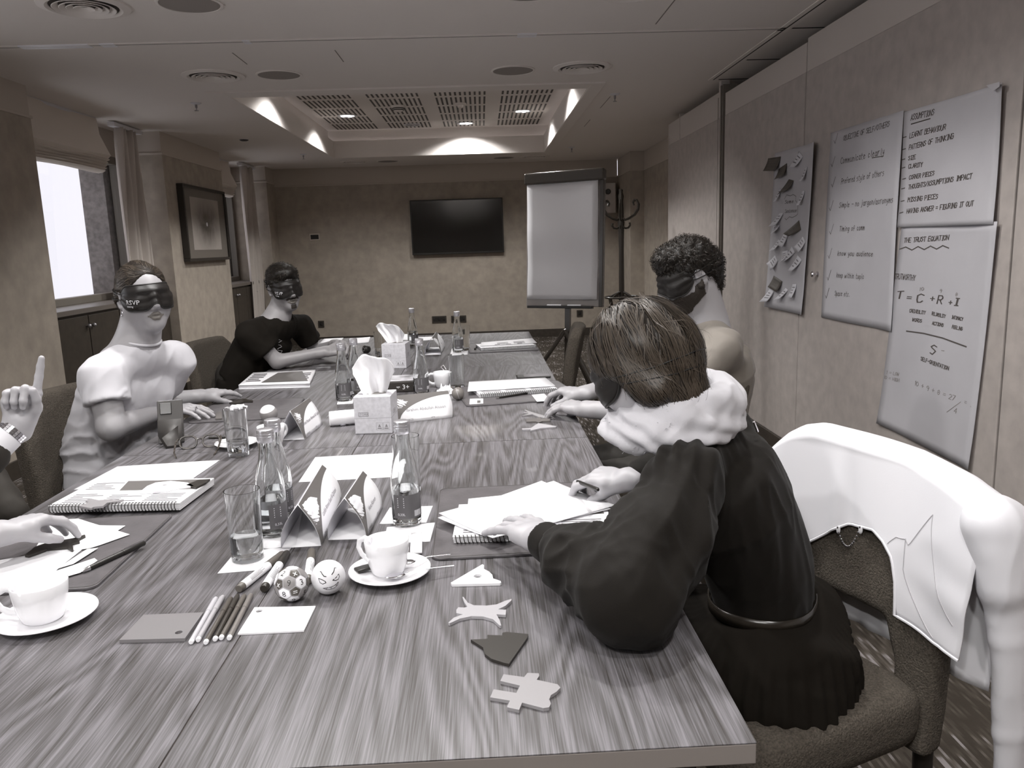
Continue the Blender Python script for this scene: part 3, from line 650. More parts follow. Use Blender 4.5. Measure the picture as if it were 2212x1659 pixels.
t, f = sheet('printed_page', 'printed page lying on the far right workbook', 'paper', [(1037, 748), (1160, 741), (1150, 731), (1040, 740)], TZ+.024, .001)
pr = MB(); lines(pr, f, .05, .2, .2, .8, 3, vert=True); lines(pr, f, .3, .5, .1, .6, 7, seed=2); lines(pr, f, .6, .8, .1, .6, 7, seed=3); pr.build('print', M_ink, t, smooth=False)

# loose sheets
sheet('paper_sheet', 'blank white sheets beside the left workbook, near the woman in white', 'paper', [(160, 1059), (404, 1043), (475, 995), (254, 1009)], th=.002)
t, f = sheet('printed_sheet', 'printed white sheet in the middle behind the name cards', 'paper', [(645, 1042), (848, 1031), (880, 977), (681, 988)])
pr = MB(); r_ = random.Random(5)
for k in range(6):
    for q in range(4): u = .22+k*.13; pr.add([f(u+q*.02, .22+.1*(q % 2), .0012), f(u+q*.02+.006, .22+.1*(q % 2), .0012), f(u+q*.02+.006, .80-r_.random()*.2, .0012), f(u+q*.02, .80-r_.random()*.2, .0012)], [(0, 1, 2, 3)])
pr.build('print', mat('faint_ink', .5, .6), t, smooth=False)
sheet('paper_sheet', 'blank white sheet on top of the workbook of the woman in black', 'paper', [(1064, 1166), (1330, 1095), (1196, 1042), (948, 1112)], TZ+.0255, .0012, curl=.003)
sheet('paper_sheet', 'lower white sheet peeking out under the blank sheet of the woman in black', 'paper', [(1045, 1160), (1320, 1102), (1170, 1041), (946, 1121)], TZ+.0235, .0012, curl=.002)
sheet('paper_sheet', 'corner of a printed sheet on the mat of the woman in black', 'paper', [(1010, 1095), (1090, 1090), (1090, 1070), (1012, 1078)], TZ+.007)
sheet('paper_sheet', 'blank white sheet on the workbook of the curly-haired man', 'paper', [(1010, 846), (1200, 834), (1178, 816), (1013, 825)], TZ+.0245, .001)
for k, px in enumerate(([(1009, 868), (1042, 866), (1042, 872), (1009, 874)],)):
    t, f = sheet('memory_card_sleeve', 'small white card with a dark chip on the curly-haired man\'s mat', 'card', [(1014, 874), (1044, 872), (1044, 861), (1015, 862)], TZ+.0065, .0012)
    MB().add([f(.55, .1, .0018), f(.8, .1, .0018), f(.8, .6, .0018), f(.55, .6, .0018)], [(0, 1, 2, 3)]).build('chip', M_grey, t, smooth=False)
sheet('paper_sheet', 'small white note under the hands of the curly-haired man', 'paper', [(1160, 868), (1190, 866), (1176, 850), (1148, 853)], TZ+.0065)
# coasters and napkins
for lab, px in (('white napkin under the half-full glass by the markers', [(470, 1240), (590, 1230), (630, 1184), (512, 1190)]), ('white napkin under the left pair of bottles', [(560, 1190), (640, 1178), (655, 1094), (585, 1100)]),
                ('white napkin under the single bottle, right of the name cards', [(820, 1133), (921, 1130), (935, 1094), (842, 1098)]), ('white napkin beside the coffee cup, in front of the bottle', [(828, 1175), (929, 1171), (940, 1130), (836, 1140)]),
                ('white napkin under the far right bottle', [(972, 768), (1010, 766), (1012, 752), (976, 754)]), ('white napkin under the far glass beside the tissue box', [(806, 772), (835, 778), (860, 771), (822, 768)]), ('white napkin below the left of the two middle bottles', [(728, 874), (762, 872), (764, 862), (730, 864)])):
    sheet('napkin', lab, 'napkin', px, th=.0015, group='white paper napkins')

# folded leaflets, far papers
t, f = sheet('leaflet_stack', 'folded printed leaflets near the elbow of the man in black', 'leaflets', [(516, 840), (668, 836), (682, 806), (548, 812)], th=.018)
pr = MB(); pr.add([f(.3, .12, .020), f(.97, .15, .020), f(.8, .9, .020), f(.42, .85, .020)], [(0, 1, 2, 3)]); pr.build('photo_print', M_grey, t, smooth=False)
pr = MB(); lines(pr, f, .05, .26, .2, .85, 5, dz=.0203); lines(pr, f, .84, .96, .3, .8, 4, dz=.0203); pr.build('print', M_ink, t, smooth=False)
MB().grid([[np.array(f(u, -.015+.03*math.sin(a), .009+.009*math.cos(a))) for u in np.linspace(0, 1.01, 6)] for a in np.linspace(0, math.pi, 6)]).build('folded_spine', M_paper, t, ang=180)
t, f = sheet('printed_sheet', 'printed sheet lying by the hands of the man in black', 'paper', [(757, 744), (796, 741), (800, 729), (762, 732)], th=.004)
pr = MB(); lines(pr, f, .1, .9, .1, .9, 6); pr.build('print', M_lgrey, t, smooth=False)
sheet('paper_sheet', 'white sheet behind the forearm of the man in black', 'paper', [(690, 742), (735, 739), (742, 730), (700, 732)])
sheet('paper_sheet', 'white sheet behind the far name card', 'paper', [(903, 737), (936, 735), (955, 727), (904, 729)], th=.002)
sheet('paper_sheet', 'white corner of paper near the far left bottle', 'paper', [(860, 735), (890, 735), (890, 722), (868, 722)])

# ---------------------------------------------------------------- glassware and bottles
def bottle_meshes():
    o = [(.0, .004), (.024, .004), (.030, .0015), (.033, .005), (.0335, .012), (.0335, .095), (.032, .115), (.028, .140), (.0225, .163), (.0185, .182), (.0170, .200), (.0172, .214), (.0172, .222)]
    i = [(.0145, .222), (.0142, .200), (.0160, .182), (.0200, .162), (.0255, .139), (.0295, .115), (.031, .095), (.031, .014), (.028, .009), (.0, .008)]
    c = [(.0, .2445), (.015, .2445), (.0182, .243), (.0188, .239), (.0188, .2365), (.0178, .2355), (.0188, .2345), (.0188, .2305), (.0178, .2295), (.0188, .2285), (.0188, .222), (.0182, .216), (.0175, .215)]
    return o+i, c
_bo, _bc = bottle_meshes()
def bottle(px, label, level=.085, rz=0., lab=True):
    p = tp(*px); t = thing('water_bottle', label, 'bottle', (p[0], p[1], TZ+.0016), rz, 'glass water bottles')
    MB().lathe(_bo, 28, cap0=False, cap1=False).build('glass', M_glass, t, ang=60)
    MB().lathe(_bc, 28, cap0=False, cap1=False).build('cap', M_cap, t, ang=30)
    if level:
        w = [(.0, .0085), (.0275, .0092), (.0307, .0142), (.0307, min(level, .095))]
        if level > .095: w += [(.0292, min(level, .115))]
        if level > .115: w += [(.0252, min(level, .139))]
        w += [(.0, w[-1][1])]
        MB().lathe(w, 28, cap0=False, cap1=False).build('water', M_water, t, ang=40)
    if lab:
        l = MB(); R = .0338
        l.grid([[(R*math.cos(a), R*math.sin(a), z) for a in np.linspace(-2.6, -.2, 22)] for z in (.022, .078)]).build('label', mat('bottle_label', col=(.10, .095, .10), rough=.5), t, ang=180)
        b = MB(); fn = lambda u, v: ((R+.0003)*math.cos(-2.45+u/R), (R+.0003)*math.sin(-2.45+u/R), .024+v)
        for k in range(5): b.add([fn(.006, .045-k*.005), fn(.022, .045-k*.005), fn(.022, .047-k*.005), fn(.006, .047-k*.005)], [(0, 1, 2, 3)])
        put_text(b, '0,33L', .008, fn, off=(.006, .006))
        for k in range(14): b.add([fn(.045+k*.0016, .002), fn(.0456+k*.0016+.0004*(k % 3), .002), fn(.0456+k*.0016+.0004*(k % 3), .016), fn(.045+k*.0016, .016)], [(0, 1, 2, 3)])
        b.build('label_print', mat('label_print', .75, .5), t, smooth=False)
    return t
bottle((880, 1132), 'glass water bottle right of the two name cards', .088, .2)
bottle((592, 1155), 'nearer glass bottle of the left pair, behind the half-full glass', .086, 1.1)
bottle((606, 1122), 'farther glass bottle of the left pair', .080, 1.6)
bottle((744, 866), 'left bottle of the pair beside the near tissue box', .070, .6)
bottle((770, 850), 'right bottle of the pair behind the near tissue box', .06, 1.)
bottle((911, 853), 'glass bottle behind the large name card', .06, .4)
bottle((893, 748), 'far bottle behind the far tissue box', .095, .8)
bottle((990, 761), 'far right bottle standing on a napkin', .09, .5)
def tumbler(px, label, level=0., r=.036, h=.15):
    p = tp(*px); t = thing('drinking_glass', label, 'glass', (p[0], p[1], TZ+.0012), 0, 'straight drinking glasses')
    MB().lathe([(.0, .0), (r*.86, .0), (r*.9, .002), (r, h), (r-.0018, h), (r*.9-.002, .018), (r*.8, .013), (.0, .012)], 32, cap0=False, cap1=False).build('glass', M_glass, t, ang=60)
    if level: 
        q = lambda z: r*.9+(r*.1)*(z/h)-.0022
        MB().lathe([(.0, .0125), (r*.78, .0135), (q(.018), .0185), (q(level), level), (.0, level)], 32, cap0=False, cap1=False).build('water', M_water, t, ang=40)
tumbler((536, 1208), 'half-full drinking glass on a napkin beside the markers', .055)
tumbler((516, 984), 'drinking glass with water before the woman in white', .05)
tumbler((882, 1062), 'empty drinking glass behind the right bottle')
tumbler((988, 838), 'empty drinking glass behind the grey ball')
tumbler((823, 771), 'drinking glass beside the far tissue box', .05)
tumbler((1004, 757), 'drinking glass behind the far right bottle')
# ---------------------------------------------------------------- cups
def cup_parts(t, hand=0., z=0., r=.045, h=.066):
    MB().lathe([(.0, z+.003), (r*.62, z+.003), (r*.66, z), (r*.74, z+.004), (r*.86, z+.02), (r*.96, z+h*.7), (r, z+h-.001), (r-.0012, z+h), (r-.003, z+h-.001), (r*.92, z+h*.68), (r*.80, z+.02), (r*.6, z+.008), (.0, z+.007)], 40, cap0=False, cap1=False).build('body', M_porc, t, ang=60)
    P = [(r*.95+x, 0, z+zz) for x, zz in ((-.004, h*.86), (.012, h*.9), (.026, h*.78), (.029, h*.58), (.022, h*.38), (.008, h*.26), (-.006, h*.24))]
    c_, s_ = math.cos(hand), math.sin(hand)
    MB().tube([(x*c_, x*s_, zz) for x, _, zz in P], [.0045, .004, .0038, .0038, .0038, .004, .0045], 8, flat=1.5).build('handle', M_porc, t)
def saucer(px, label, r=.08):
    p = tp(*px); t = thing('saucer', label, 'saucer', (p[0], p[1], TZ+.0005), 0, 'white saucers')
    MB().lathe([(.0, .002), (r*.5, .001), (r*.52, .0), (r*.58, .0), (r*.6, .003), (r*.98, .013), (r, .0145), (r*.99, .016), (r*.6, .0068), (r*.42, .0055), (r*.40, .0042), (.0, .004)], 48, cap0=False, cap1=False).build('dish', M_porc, t, ang=50); return p
def spoon(p, ang, z, label, ln=.12):
    t = thing('teaspoon', label, 'spoon', (p[0], p[1], z), ang, 'teaspoons')
    MB().tube([(0, 0, .004), (ln*.4, 0, .006), (ln*.8, 0, .004), (ln, 0, .003)], [.002, .0016, .0026, .003], 8, flat=.5).build('handle', M_metal, t)
    MB().sphere((-.016, 0, .003), (.02, .012, .003), 16, 8).build('bowl', M_metal, t)
p = saucer((104, 1341), 'white saucer under the empty coffee cup at the left edge', .082)
t = thing('coffee_cup', 'empty white coffee cup at the left edge of the table', 'cup', (p[0]-.008, p[1]+.002, TZ+.0045), 0, 'white cups'); cup_parts(t, math.radians(188), r=.046, h=.068)
p = saucer((843, 1243), 'white saucer under the middle coffee cup', .08)
t = thing('coffee_cup', 'white coffee cup among the balls and markers', 'cup', (p[0]-.004, p[1]+.008, TZ+.0045), 0, 'white cups'); cup_parts(t, math.radians(150), r=.044, h=.068)
spoon(p+np.array([.03, -.035, 0]), math.radians(18), TZ+.0135, 'long teaspoon resting across the saucer of the middle coffee cup', .10)
spoon(p+np.array([.045, .02, 0]), math.radians(20), TZ+.0165, 'short teaspoon behind the middle coffee cup', .075)
t = thing('chocolate', 'dark wrapped chocolate on the saucer of the middle coffee cup', 'chocolate', (p[0]-.052, p[1]+.004, TZ+.0125), .6); MB().box(-.016, .016, -.011, .011, 0, .006).build('wrapper', M_black, t, smooth=False, bevel=.0025)
sheet('sugar_sachet', 'white sugar sachet behind the middle coffee cup', 'sachet', [(886, 1198), (912, 1196), (912, 1152), (888, 1154)], TZ+.005, .003)
p = saucer((512, 964), 'white saucer behind the glass of the woman in white', .07)
spoon(p+np.array([-.02, -.02, 0]), math.radians(175), TZ+.0135, 'teaspoon on the saucer behind the glass of the woman in white', .08)
p = tp(588, 962); t = thing('coffee_cup', 'white coffee cup behind the left pair of bottles', 'cup', (p[0], p[1], TZ+.0005), 0, 'white cups'); cup_parts(t, math.radians(60), r=.045)
p = tp(957, 836); t = thing('tea_cup', 'white mug with a tea bag string beside the large name card', 'cup', (p[0], p[1], TZ+.0005), 0, 'white cups'); cup_parts(t, math.radians(185), r=.043, h=.07)
MB().tube([(.02, -.02, .05), (.012, -.015, .075), (-.004, -.02, .095), (.008, -.03, .105), (.02, -.035, .085)], .0012, 6).build('string', M_paper, t)
def crumple(name, label, cat, c, size, seed, m=M_paper):
    r = np.random.RandomState(seed); G = []
    for i, v in enumerate(np.linspace(0, 1, 9)):
        G.append([(size*(.3+.7*v)*math.cos(a)*(1+.35*math.sin(3*a+seed)+.12*r.randn()), size*.8*(.3+.7*v)*math.sin(a)*(1+.3*math.sin(2*a)+.12*r.randn()), size*.75*(1-v)**1.2*(1+.25*r.randn())+.0008) for a in np.linspace(0, 2*math.pi, 17)[:-1]])
    t = thing(name, label, cat, c); MB().grid(G, wrap=True).build('folds', m, t, ang=20, solid=.0008)
p = tp(965, 851); crumple('crumpled_napkin', 'crumpled white napkin beside the grey ball', 'napkin', (p[0], p[1], TZ+.0005), .045, 4)
# ---------------------------------------------------------------- name cards
def tent(label, BL, BR, depth, h, big='', small='', bulge=.006, inner=None):
    A, B = tp(*BL), tp(*BR); d = unit(B-A); nrm = np.array([-d[1], d[0], 0]); w = np.linalg.norm(B-A); c = (A+B)/2+nrm*depth/2
    t = thing('name_card', label, 'name card', (c[0], c[1], TZ+.0006), math.atan2(d[1], d[0]), 'folded name cards')
    def face(u, v, s, dz=0.):   # u across 0..1, v from foot to ridge, s=-1 front, 1 back
        ed = 1+.06*math.sin(v*math.pi)                     # die-cut ends bow outwards
        y = s*depth/2*(1-v); x = (u-.5)*w*ed; b_ = bulge*math.sin(v*math.pi)
        return (x, y+s*(b_+dz), v*h+dz*.4)
    G = lambda s, dz=0.: [[face(u, v, s, dz) for u in np.linspace(0, 1, 9)] for v in np.linspace(0, 1, 9)]
    MB().grid(G(-1)).build('front_panel', M_paper, t, ang=180, solid=.0006)
    MB().grid(G(1)).build('back_panel', inner or mat('card_inside', .62, .5), t, ang=180, solid=.0006)
    MB().grid([[(x*w, y*depth, .0004) for x in (-.5, .5)] for y in (-.5, .5)]).build('base_panel', M_paper, t, ang=180, solid=.0005)
    b = MB(); n = 24                                            # dark printed field outside the white quarter ellipse
    for k in range(n):
        q = []
        for kk in (k, k+1):
            w_ = kk/n; e_ = (1-.90*math.sin(w_*math.pi/2), .02+.86*math.cos(w_*math.pi/2)); o_ = (1-w_/.55, 1.) if w_ < .55 else (0., 1-(w_-.55)/.45*.98); q += [e_, o_]
        b.add([face(*z_, -1, .0007) for z_ in (q[0], q[2], q[3], q[1])], [(0, 1, 2, 3)])
    b.build('printed_field', M_grey, t, smooth=False)
    l = MB()
    for k, wd in enumerate(('Innovative', 'Knowledge', 'Transfer')): put_text(l, wd, h*.10, lambda u, v: face(.03+u/w, .80-.13*k+v/h, -1, .0011))
    l.build('motto', mat('label_print'), t, smooth=False)
    l = MB(); put_text(l, big, h*.15, lambda u, v: face(.56+u/w, .40+v/h, -1, .0009), align='CENTER'); l.build('name_lettering', mat('name_ink', col=(.22, .20, .22), rough=.6), t, smooth=False)
    l = MB(); put_text(l, 'GLOMACS', h*.10, lambda u, v: face(.12+u/w, .06+v/h, -1, .0009)); put_text(l, '- - - - - - -  -  UETK  - - -', h*.07, lambda u, v: face(.46+u/w, .07+v/h, -1, .0009)); l.build('logo_lettering', M_ink, t, smooth=False)
    return t
tent('large name card facing the camera beside the near tissue box', (853, 916), (977, 902), .085, .095, 'Ibrahim Abdullah Alsaian')
tent('left of the two name cards seen from the end, between the bottles', (694, 1180), (738, 1080), .085, .095, 'Latifah Ahmed Saad Al-Qahtani', bulge=.012)
tent('right of the two name cards seen from the end, behind the coffee cup', (792, 1165), (826, 1097), .085, .095, 'Hana Alameri', bulge=.012)
tent('name card in front of the woman in white', (658, 950), (697, 917), .085, .10, 'Mariam Nasser Ahmed Al Saleh')
tent('far name card near the far tissue box', (953, 766), (961, 750), .10, .10, 'Name', bulge=.012)
# ---------------------------------------------------------------- tissue boxes
M_tbox = mat('tissue_box_card', .66, .5, noise_s=90, noise_a=.10); M_tissue = mat('tissue', .9, .8)
def tissue_box(label, FL, FR, seed, s=.128, hh=.13):
    A, B = tp(*FL), tp(*FR); d = unit(B-A); nrm = np.array([-d[1], d[0], 0]); c = A+d*s/2+nrm*s/2
    t = thing('tissue_box', label, 'tissue box', (c[0], c[1], TZ+.0004), math.atan2(d[1], d[0]), 'cube tissue boxes')
    MB().box(-s/2, s/2, -s/2, s/2, 0, hh).build('carton', M_tbox, t, smooth=False, bevel=.0015)
    MB().box(-s/2-.0003, s/2+.0003, -s/2-.0003, s/2+.0003, hh*.42, hh*.424).build('seam', M_ink, t, smooth=False)
    MB().lathe([(0, 0), (.040, 0)], 24, at=(0, 0, hh+.0006), cap0=False, cap1=False, sy=.55).build('slot', mat('slot_dark', col=(.2, .19, .18), rough=.8), t)
    lg = MB(); f1 = lambda u, v: (-s*.38+u, -s/2-.0006, hh*.47+v); f2 = lambda u, v: (s/2+.0006, -s*.15+u, hh*.47+v)
    for f_ in (f1, f2):
        for (a, b_, c_, e_) in ((0, .034, 0, .0015), (0, .034, .0135, .015), (0, .0015, 0, .015), (.0325, .034, 0, .015)): lg.add([f_(a, c_), f_(b_, c_), f_(b_, e_), f_(a, e_)], [(0, 1, 2, 3)])
        put_text(lg, 'TORK', .0115, f_, off=(.0035, .0035))
    f3 = lambda u, v: (s*.08+u, -s/2-.0006, hh*.10+v)
    for k in (0, 1):
        for (a, b_, c_, e_) in ((0, .022, 0, .0006), (0, .022, .0254, .026), (0, .0006, 0, .026), (.0214, .022, 0, .026)): lg.add([f3(a+k*.024, c_), f3(b_+k*.024, c_), f3(b_+k*.024, e_), f3(a+k*.024, e_)], [(0, 1, 2, 3)])
        lg.add([f3(.006+k*.024, .010), f3(.016+k*.024, .010), f3(.011+k*.024, .021)], [(0, 1, 2)]); lg.add([f3(.004+k*.024, .004), f3(.018+k*.024, .004), f3(.018+k*.024, .007), f3(.004+k*.024, .007)], [(0, 1, 2, 3)])
    lg.build('logo', mat('box_print', col=(.25, .24, .25), rough=.6), t, smooth=False)
    r = np.random.RandomState(seed); G = []
    H = (.12, .15)[seed % 2]; ln = (-.03, .0)[seed % 2]
    for v in np.linspace(0, 1, 16):
        row = []
        for u in np.linspace(-1, 1, 26):
            wd = .030+.055*min(1., v*1.4)**.9*(1-.35*max(0, v-.7)); fold = .016*(1-.55*v)*math.sin(u*7+seed)+.012*math.sin(u*3.1+v*2+seed)
            x = u*wd*(1-.15*math.sin(v*3))+ln*v; y = fold+.02*math.sin(v*2.6+u)-.02*v+.006*math.cos(u*11+v*5)
            top = H*(v-.28*v*v*(u+.2*(seed % 2 == 0))**2-.06*v*math.sin(u*5+seed))
            row.append((x, y, hh-.012+top))
        G.append(row)
    MB().grid(G).build('tissue', M_tissue, t, ang=180, solid=.0006)
tissue_box('near tissue box with a tissue pulled up, beside the large name card', (768, 938), (847, 936), 1)
tissue_box('far tissue box with a tall tuft of tissue, nearer the back wall', (826.6, 796.5), (872, 795.5), 2)
# ---------------------------------------------------------------- small things
p0, p1 = tp(712, 905, .027), tp(768, 900, .027); t = thing('rolled_towel', 'white rolled cloth beside the near tissue box', 'cloth', (p0[0], p0[1], TZ+.0275), math.atan2(p1[1]-p0[1], p1[0]-p0[0]))
MB().tube([(-.002, 0, 0), (0, 0, 0), (.05, 0, 0), (.13, 0, 0), (.132, 0, 0)], [.015, .0265, .0272, .0265, .015], 24).build('roll', M_tissue, t, ang=50)
MB().add([(-.012, .004, .005), (.004, -.006, .02), (.004, .012, .012)], [(0, 1, 2)]).build('loose_corner', M_tissue, t, solid=.0008)
def pen(name, label, a, b_, r, segs, cat='pen', group=None, z=0., zb=None):
    A, B = onz(*a, TZ+z+r), onz(*b_, TZ+(z if zb is None else zb)+r); d = B-A; L = np.linalg.norm(d); t = thing(name, label, cat, A, math.atan2(d[1], d[0]), group)
    t.rotation_euler = (0, -math.asin(d[2]/L), math.atan2(d[1], d[0]))
    for nm, m, prof in segs: MB().lathe([(rr*r, zz*L) for zz, rr in prof], 14, M=roty(math.pi/2), cap0=False, cap1=False).build(nm, m, t, ang=40)
    return t, L
FP = [((1140, 910), (1290, 645), .50, 'light grey'), ((1182, 897), (1330, 635), .40, 'pale grey'), ((1228, 912), (1380, 645), .07, 'charcoal'), ((1283, 893), (1420, 630), .03, 'black'), ((1320, 885), (1460, 630), .10, 'dark grey'), ((1368, 886), (1500, 625), .17, 'mid grey')]
for k, (a, b_, v, nm) in enumerate(FP):
    m = mat('felt_'+nm.replace(' ', '_'), v, .4)
    pen('felt_pen', '%s felt-tip pen, %s from the left of the six in a row' % (nm, ['first', 'second', 'third', 'fourth', 'fifth', 'sixth'][k]), (a[0]/2.765, 1059+a[1]/2.765), (b_[0]/2.765, 1059+b_[1]/2.765), .0045,
        [('barrel', m, [(.03, 0), (.03, .9), (.05, 1.), (.66, 1.)]), ('cap', m, [(.66, 1.0), (.66, 1.12), (.96, 1.1), (1., .8), (1., 0)]), ('end_plug', M_paper, [(0, 0), (.0, .75), (.012, .95), (.035, .95)])], 'felt pen', 'felt-tip pens in a row')
for k, (a, b_, v, w) in enumerate((((1425, 590), (1690, 380), .1, 'left whiteboard marker with a dark grey cap, beside the glass'), ((1575, 590), (1715, 375), .02, 'whiteboard marker with a black cap, between the marker and the number ball'), ((1840, 540), (1862, 362), .09, 'whiteboard marker standing off behind the two balls'))):
    m = mat('cap_%d' % k, v, .4)
    pen('board_marker', w, (a[0]/2.765, 1059+a[1]/2.765), (b_[0]/2.765, 1059+b_[1]/2.765), .0085, [('barrel', M_paper, [(.08, 0), (.08, 1), (.64, 1.), (.66, .9)]), ('cap', m, [(.64, .9), (.64, 1.08), (.97, .98), (1., .8), (1., 0)]), ('end_plug', m, [(0, 0), (.0, .8), (.015, .95), (.09, .97)])], 'marker', 'whiteboard markers')
    t = [o for o in COL.objects if o.name.startswith('board_marker')][-1]; A, B = onz(a[0]/2.765, 1059+a[1]/2.765, TZ+.0085), onz(b_[0]/2.765, 1059+b_[1]/2.765, TZ+.0085); L = np.linalg.norm(B-A); pr = MB()
    for q in range(4):
        an = 1.9+q*.25; pr.add([(L*.2, .0087*math.cos(an), .0087*math.sin(an)), (L*(.5-.06*(q % 2)), .0087*math.cos(an), .0087*math.sin(an)), (L*(.5-.06*(q % 2)), .0087*math.cos(an+.1), .0087*math.sin(an+.1)), (L*.2, .0087*math.cos(an+.1), .0087*math.sin(an+.1))], [(0, 1, 2, 3)])
    pr.build('print', M_ink, t, smooth=False)
BP = [('barrel', M_black, [(.10, .0), (.10, .9), (.3, 1.), (.62, 1.)]), ('cap', M_black, [(.62, 1.0), (.62, 1.1), (.98, 1.05), (1., .6), (1., 0)]), ('tip', M_metal, [(0, 0), (.0, .35), (.03, .7), (.10, .95)])]
t, L = pen('ballpoint_pen', 'black pen with a steel clip across the left desk mat', (178, 1234), (313, 1172), .0055, BP, group='ballpoint pens', z=.0062); MB().box(L*.66, L*.97, -.001, .001, .0055, .0075).build('clip', M_metal, t, smooth=False)
t, L = pen('ballpoint_pen', 'black pen lying before the workbook of the curly-haired man', (1070, 860), (1140, 849), .0045, BP, group='ballpoint pens', z=.0062); MB().box(L*.66, L*.97, -.001, .001, .0045, .006).build('clip', M_metal, t, smooth=False)
pen('ballpoint_pen', 'short silver pen beside the rolled cloth', (735, 918), (770, 912), .005, [('barrel', M_cap, [(0, 0), (.02, .8), (.1, 1), (1, 1), (1, 0)]), ('grip', M_black, [(.3, 1.02), (.5, 1.02)])], group='ballpoint pens')
pen('ballpoint_pen', 'dark pen behind the spectacles', (446, 946), (500, 944), .0045, BP, group='ballpoint pens')
pen('ballpoint_pen', 'pen cap lying on the far right desk mat', (1026, 754), (1029, 747), .006, [('cap', M_black, [(0, 0), (0, 1), (.9, 1.), (1, .8), (1, 0)])], group='ballpoint pens', z=.0062)
# balls
def ball(px, r, label, name='stress_ball', build=None):
    b_ = tp(*px); t = thing(name, label, 'ball', (b_[0], b_[1], TZ+r+.0004), 0, 'stress balls'); build(t, r); return t
def num_ball(t, r):
    bm = bmesh.new(); bmesh.ops.create_icosphere(bm, subdivisions=1, radius=1); ico = [v.co.copy() for v in bm.verts]
    bm.free(); M0 = Matrix.Rotation(.5, 3, 'X')@Matrix.Rotation(.35, 3, 'Y'); ico = [(M0@v).normalized() for v in ico]
    MB().sphere((0, 0, 0), r*.985, 28, 18).build('core', mat('ball_seam', .42, .5), t, ang=180)
    five = []; 
    bm = bmesh.new(); bmesh.ops.create_icosphere(bm, subdivisions=1, radius=1); bmesh.ops.rotate(bm, cent=(0, 0, 0), matrix=M0, verts=bm.verts)
    bmesh.ops.bevel(bm, geom=bm.verts[:], offset=0, affect='VERTICES') if False else None
    bm.free()
    bm = bmesh.new(); bmesh.ops.create_icosphere(bm, subdivisions=1, radius=1); bm.free()
    # truncated icosahedron: pentagon at every icosahedron vertex, hexagon at every face
    import itertools
    b0 = bmesh.new(); bmesh.ops.create_icosphere(b0, subdivisions=1, radius=1)
    V = [(M0@v.co).normalized() for v in b0.verts]; Fc = [[v.index for v in f.verts] for f in b0.faces]; E = [[v.index for v in e.verts] for e in b0.edges]; b0.free()
    nb = {i: [] for i in range(len(V))}
    for a, b_ in E: nb[a].append(b_); nb[b_].append(a)
    def patch(poly, m, name, txt=None, sh=.90):
        c = sum(poly, Vector())/len(poly); k = MB(); n_ = len(poly); rings = []
        for s in (0., .5, 1.): rings.append([tuple((c+(q-c)*sh*s if s else c+(q-c)*.02).normalized()*r*(1.0+.012*(1-s*s))) for i in range(n_) for q in (poly[i], (poly[i]+poly[(i+1) % n_])/2)])
        k.rings(rings, True, True, False); o = k.build(name, m, t, ang=60)
        if txt and c.normalized().y < -.1:
            z_ = c.normalized(); x_ = Vector((0, 0, 1)).cross(z_)*1.; x_.normalize(); y_ = z_.cross(x_); q = MB()
            put_text(q, txt, r*.5, lambda u, v: tuple((z_*r*1.02+x_*u+y_*(v-r*.17)).normalized()*r*1.016), align='CENTER'); q.build('digit', M_black if m is not dk_ else M_paper, o, smooth=False)
    dk_ = mat('ball_dark', .07, .4); md_ = mat('ball_mid', .25, .4); wt_ = mat('ball_white', .82, .4); i = 0
    for f in Fc:
        P = []
        for a, b_ in zip(f, f[1:]+f[:1]): P += [V[a]*2/3+V[b_]/3, V[a]/3+V[b_]*2/3]
        patch(P, [wt_, md_, wt_][i % 3], 'hexagon', str('5867039241'[i % 10])); i += 1
    for v_, ns in nb.items():
        z_ = V[v_]; x_ = (V[ns[0]]-z_*(V[ns[0]].dot(z_))).normalized(); y_ = z_.cross(x_)
        ns = sorted(ns, key=lambda q: math.atan2(V[q].dot(y_), V[q].dot(x_))); patch([z_*2/3+V[q]/3 for q in ns], dk_, 'pentagon', '+-=x'[v_ % 4])
ball((633, 1296), .0315, 'football-patterned stress ball with numbers on its panels', build=num_ball)
def face_ball(t, r):
    MB().sphere((0, 0, 0), r, 32, 20).build('sphere', mat('ball_white', .82, .4), t, ang=180)
    d0 = unit(np.array(t.location)*-1+np.array([0, .25, 1.15])); x_ = unit(np.cross((0, 0, 1), -d0))*-1; x_ = unit(np.cross(d0, (0, 0, 1)))*-1; y_ = np.cross(d0, x_)*1.
    if y_[2] < 0: y_ = -y_
    fn = lambda u, v: tuple(unit(d0*1.0+x_*u+y_*v)*r*1.006)
    for nm, st, w in (('eyebrow', [(-.62, .60), (-.52, .55), (-.42, .35), (-.30, .18), (-.18, .14)], .06), ('eyebrow', [(.62, .75), (.48, .74), (.40, .55), (.32, .38), (.18, .22)], .06),
                      ('eye', [(-.75, .10), (-.60, .05), (-.45, -.02), (-.25, -.15), (-.22, -.24), (-.45, -.32), (-.65, -.22), (-.75, .10)], .05), ('eye', [(.20, -.14), (.45, .0), (.70, .20), (.74, .02), (.62, -.16), (.40, -.20), (.20, -.14)], .05),
                      ('mouth', [(-.5, -.72), (-.2, -.66), (.1, -.62), (.4, -.52), (.62, -.38), (.58, -.62), (.35, -.82), (.05, -.9), (-.25, -.88), (-.5, -.72)], .06), ('mouth', [(-.3, -.78), (.1, -.75), (.5, -.58)], .05)):
        k = MB(); ribbon(k, [(a*.98, b_*.95) for a, b_ in st], w*.95, fn); k.build(nm, M_black, t, smooth=False)
ball((712, 1281), .0315, 'white stress ball with an angry grinning face', build=face_ball)
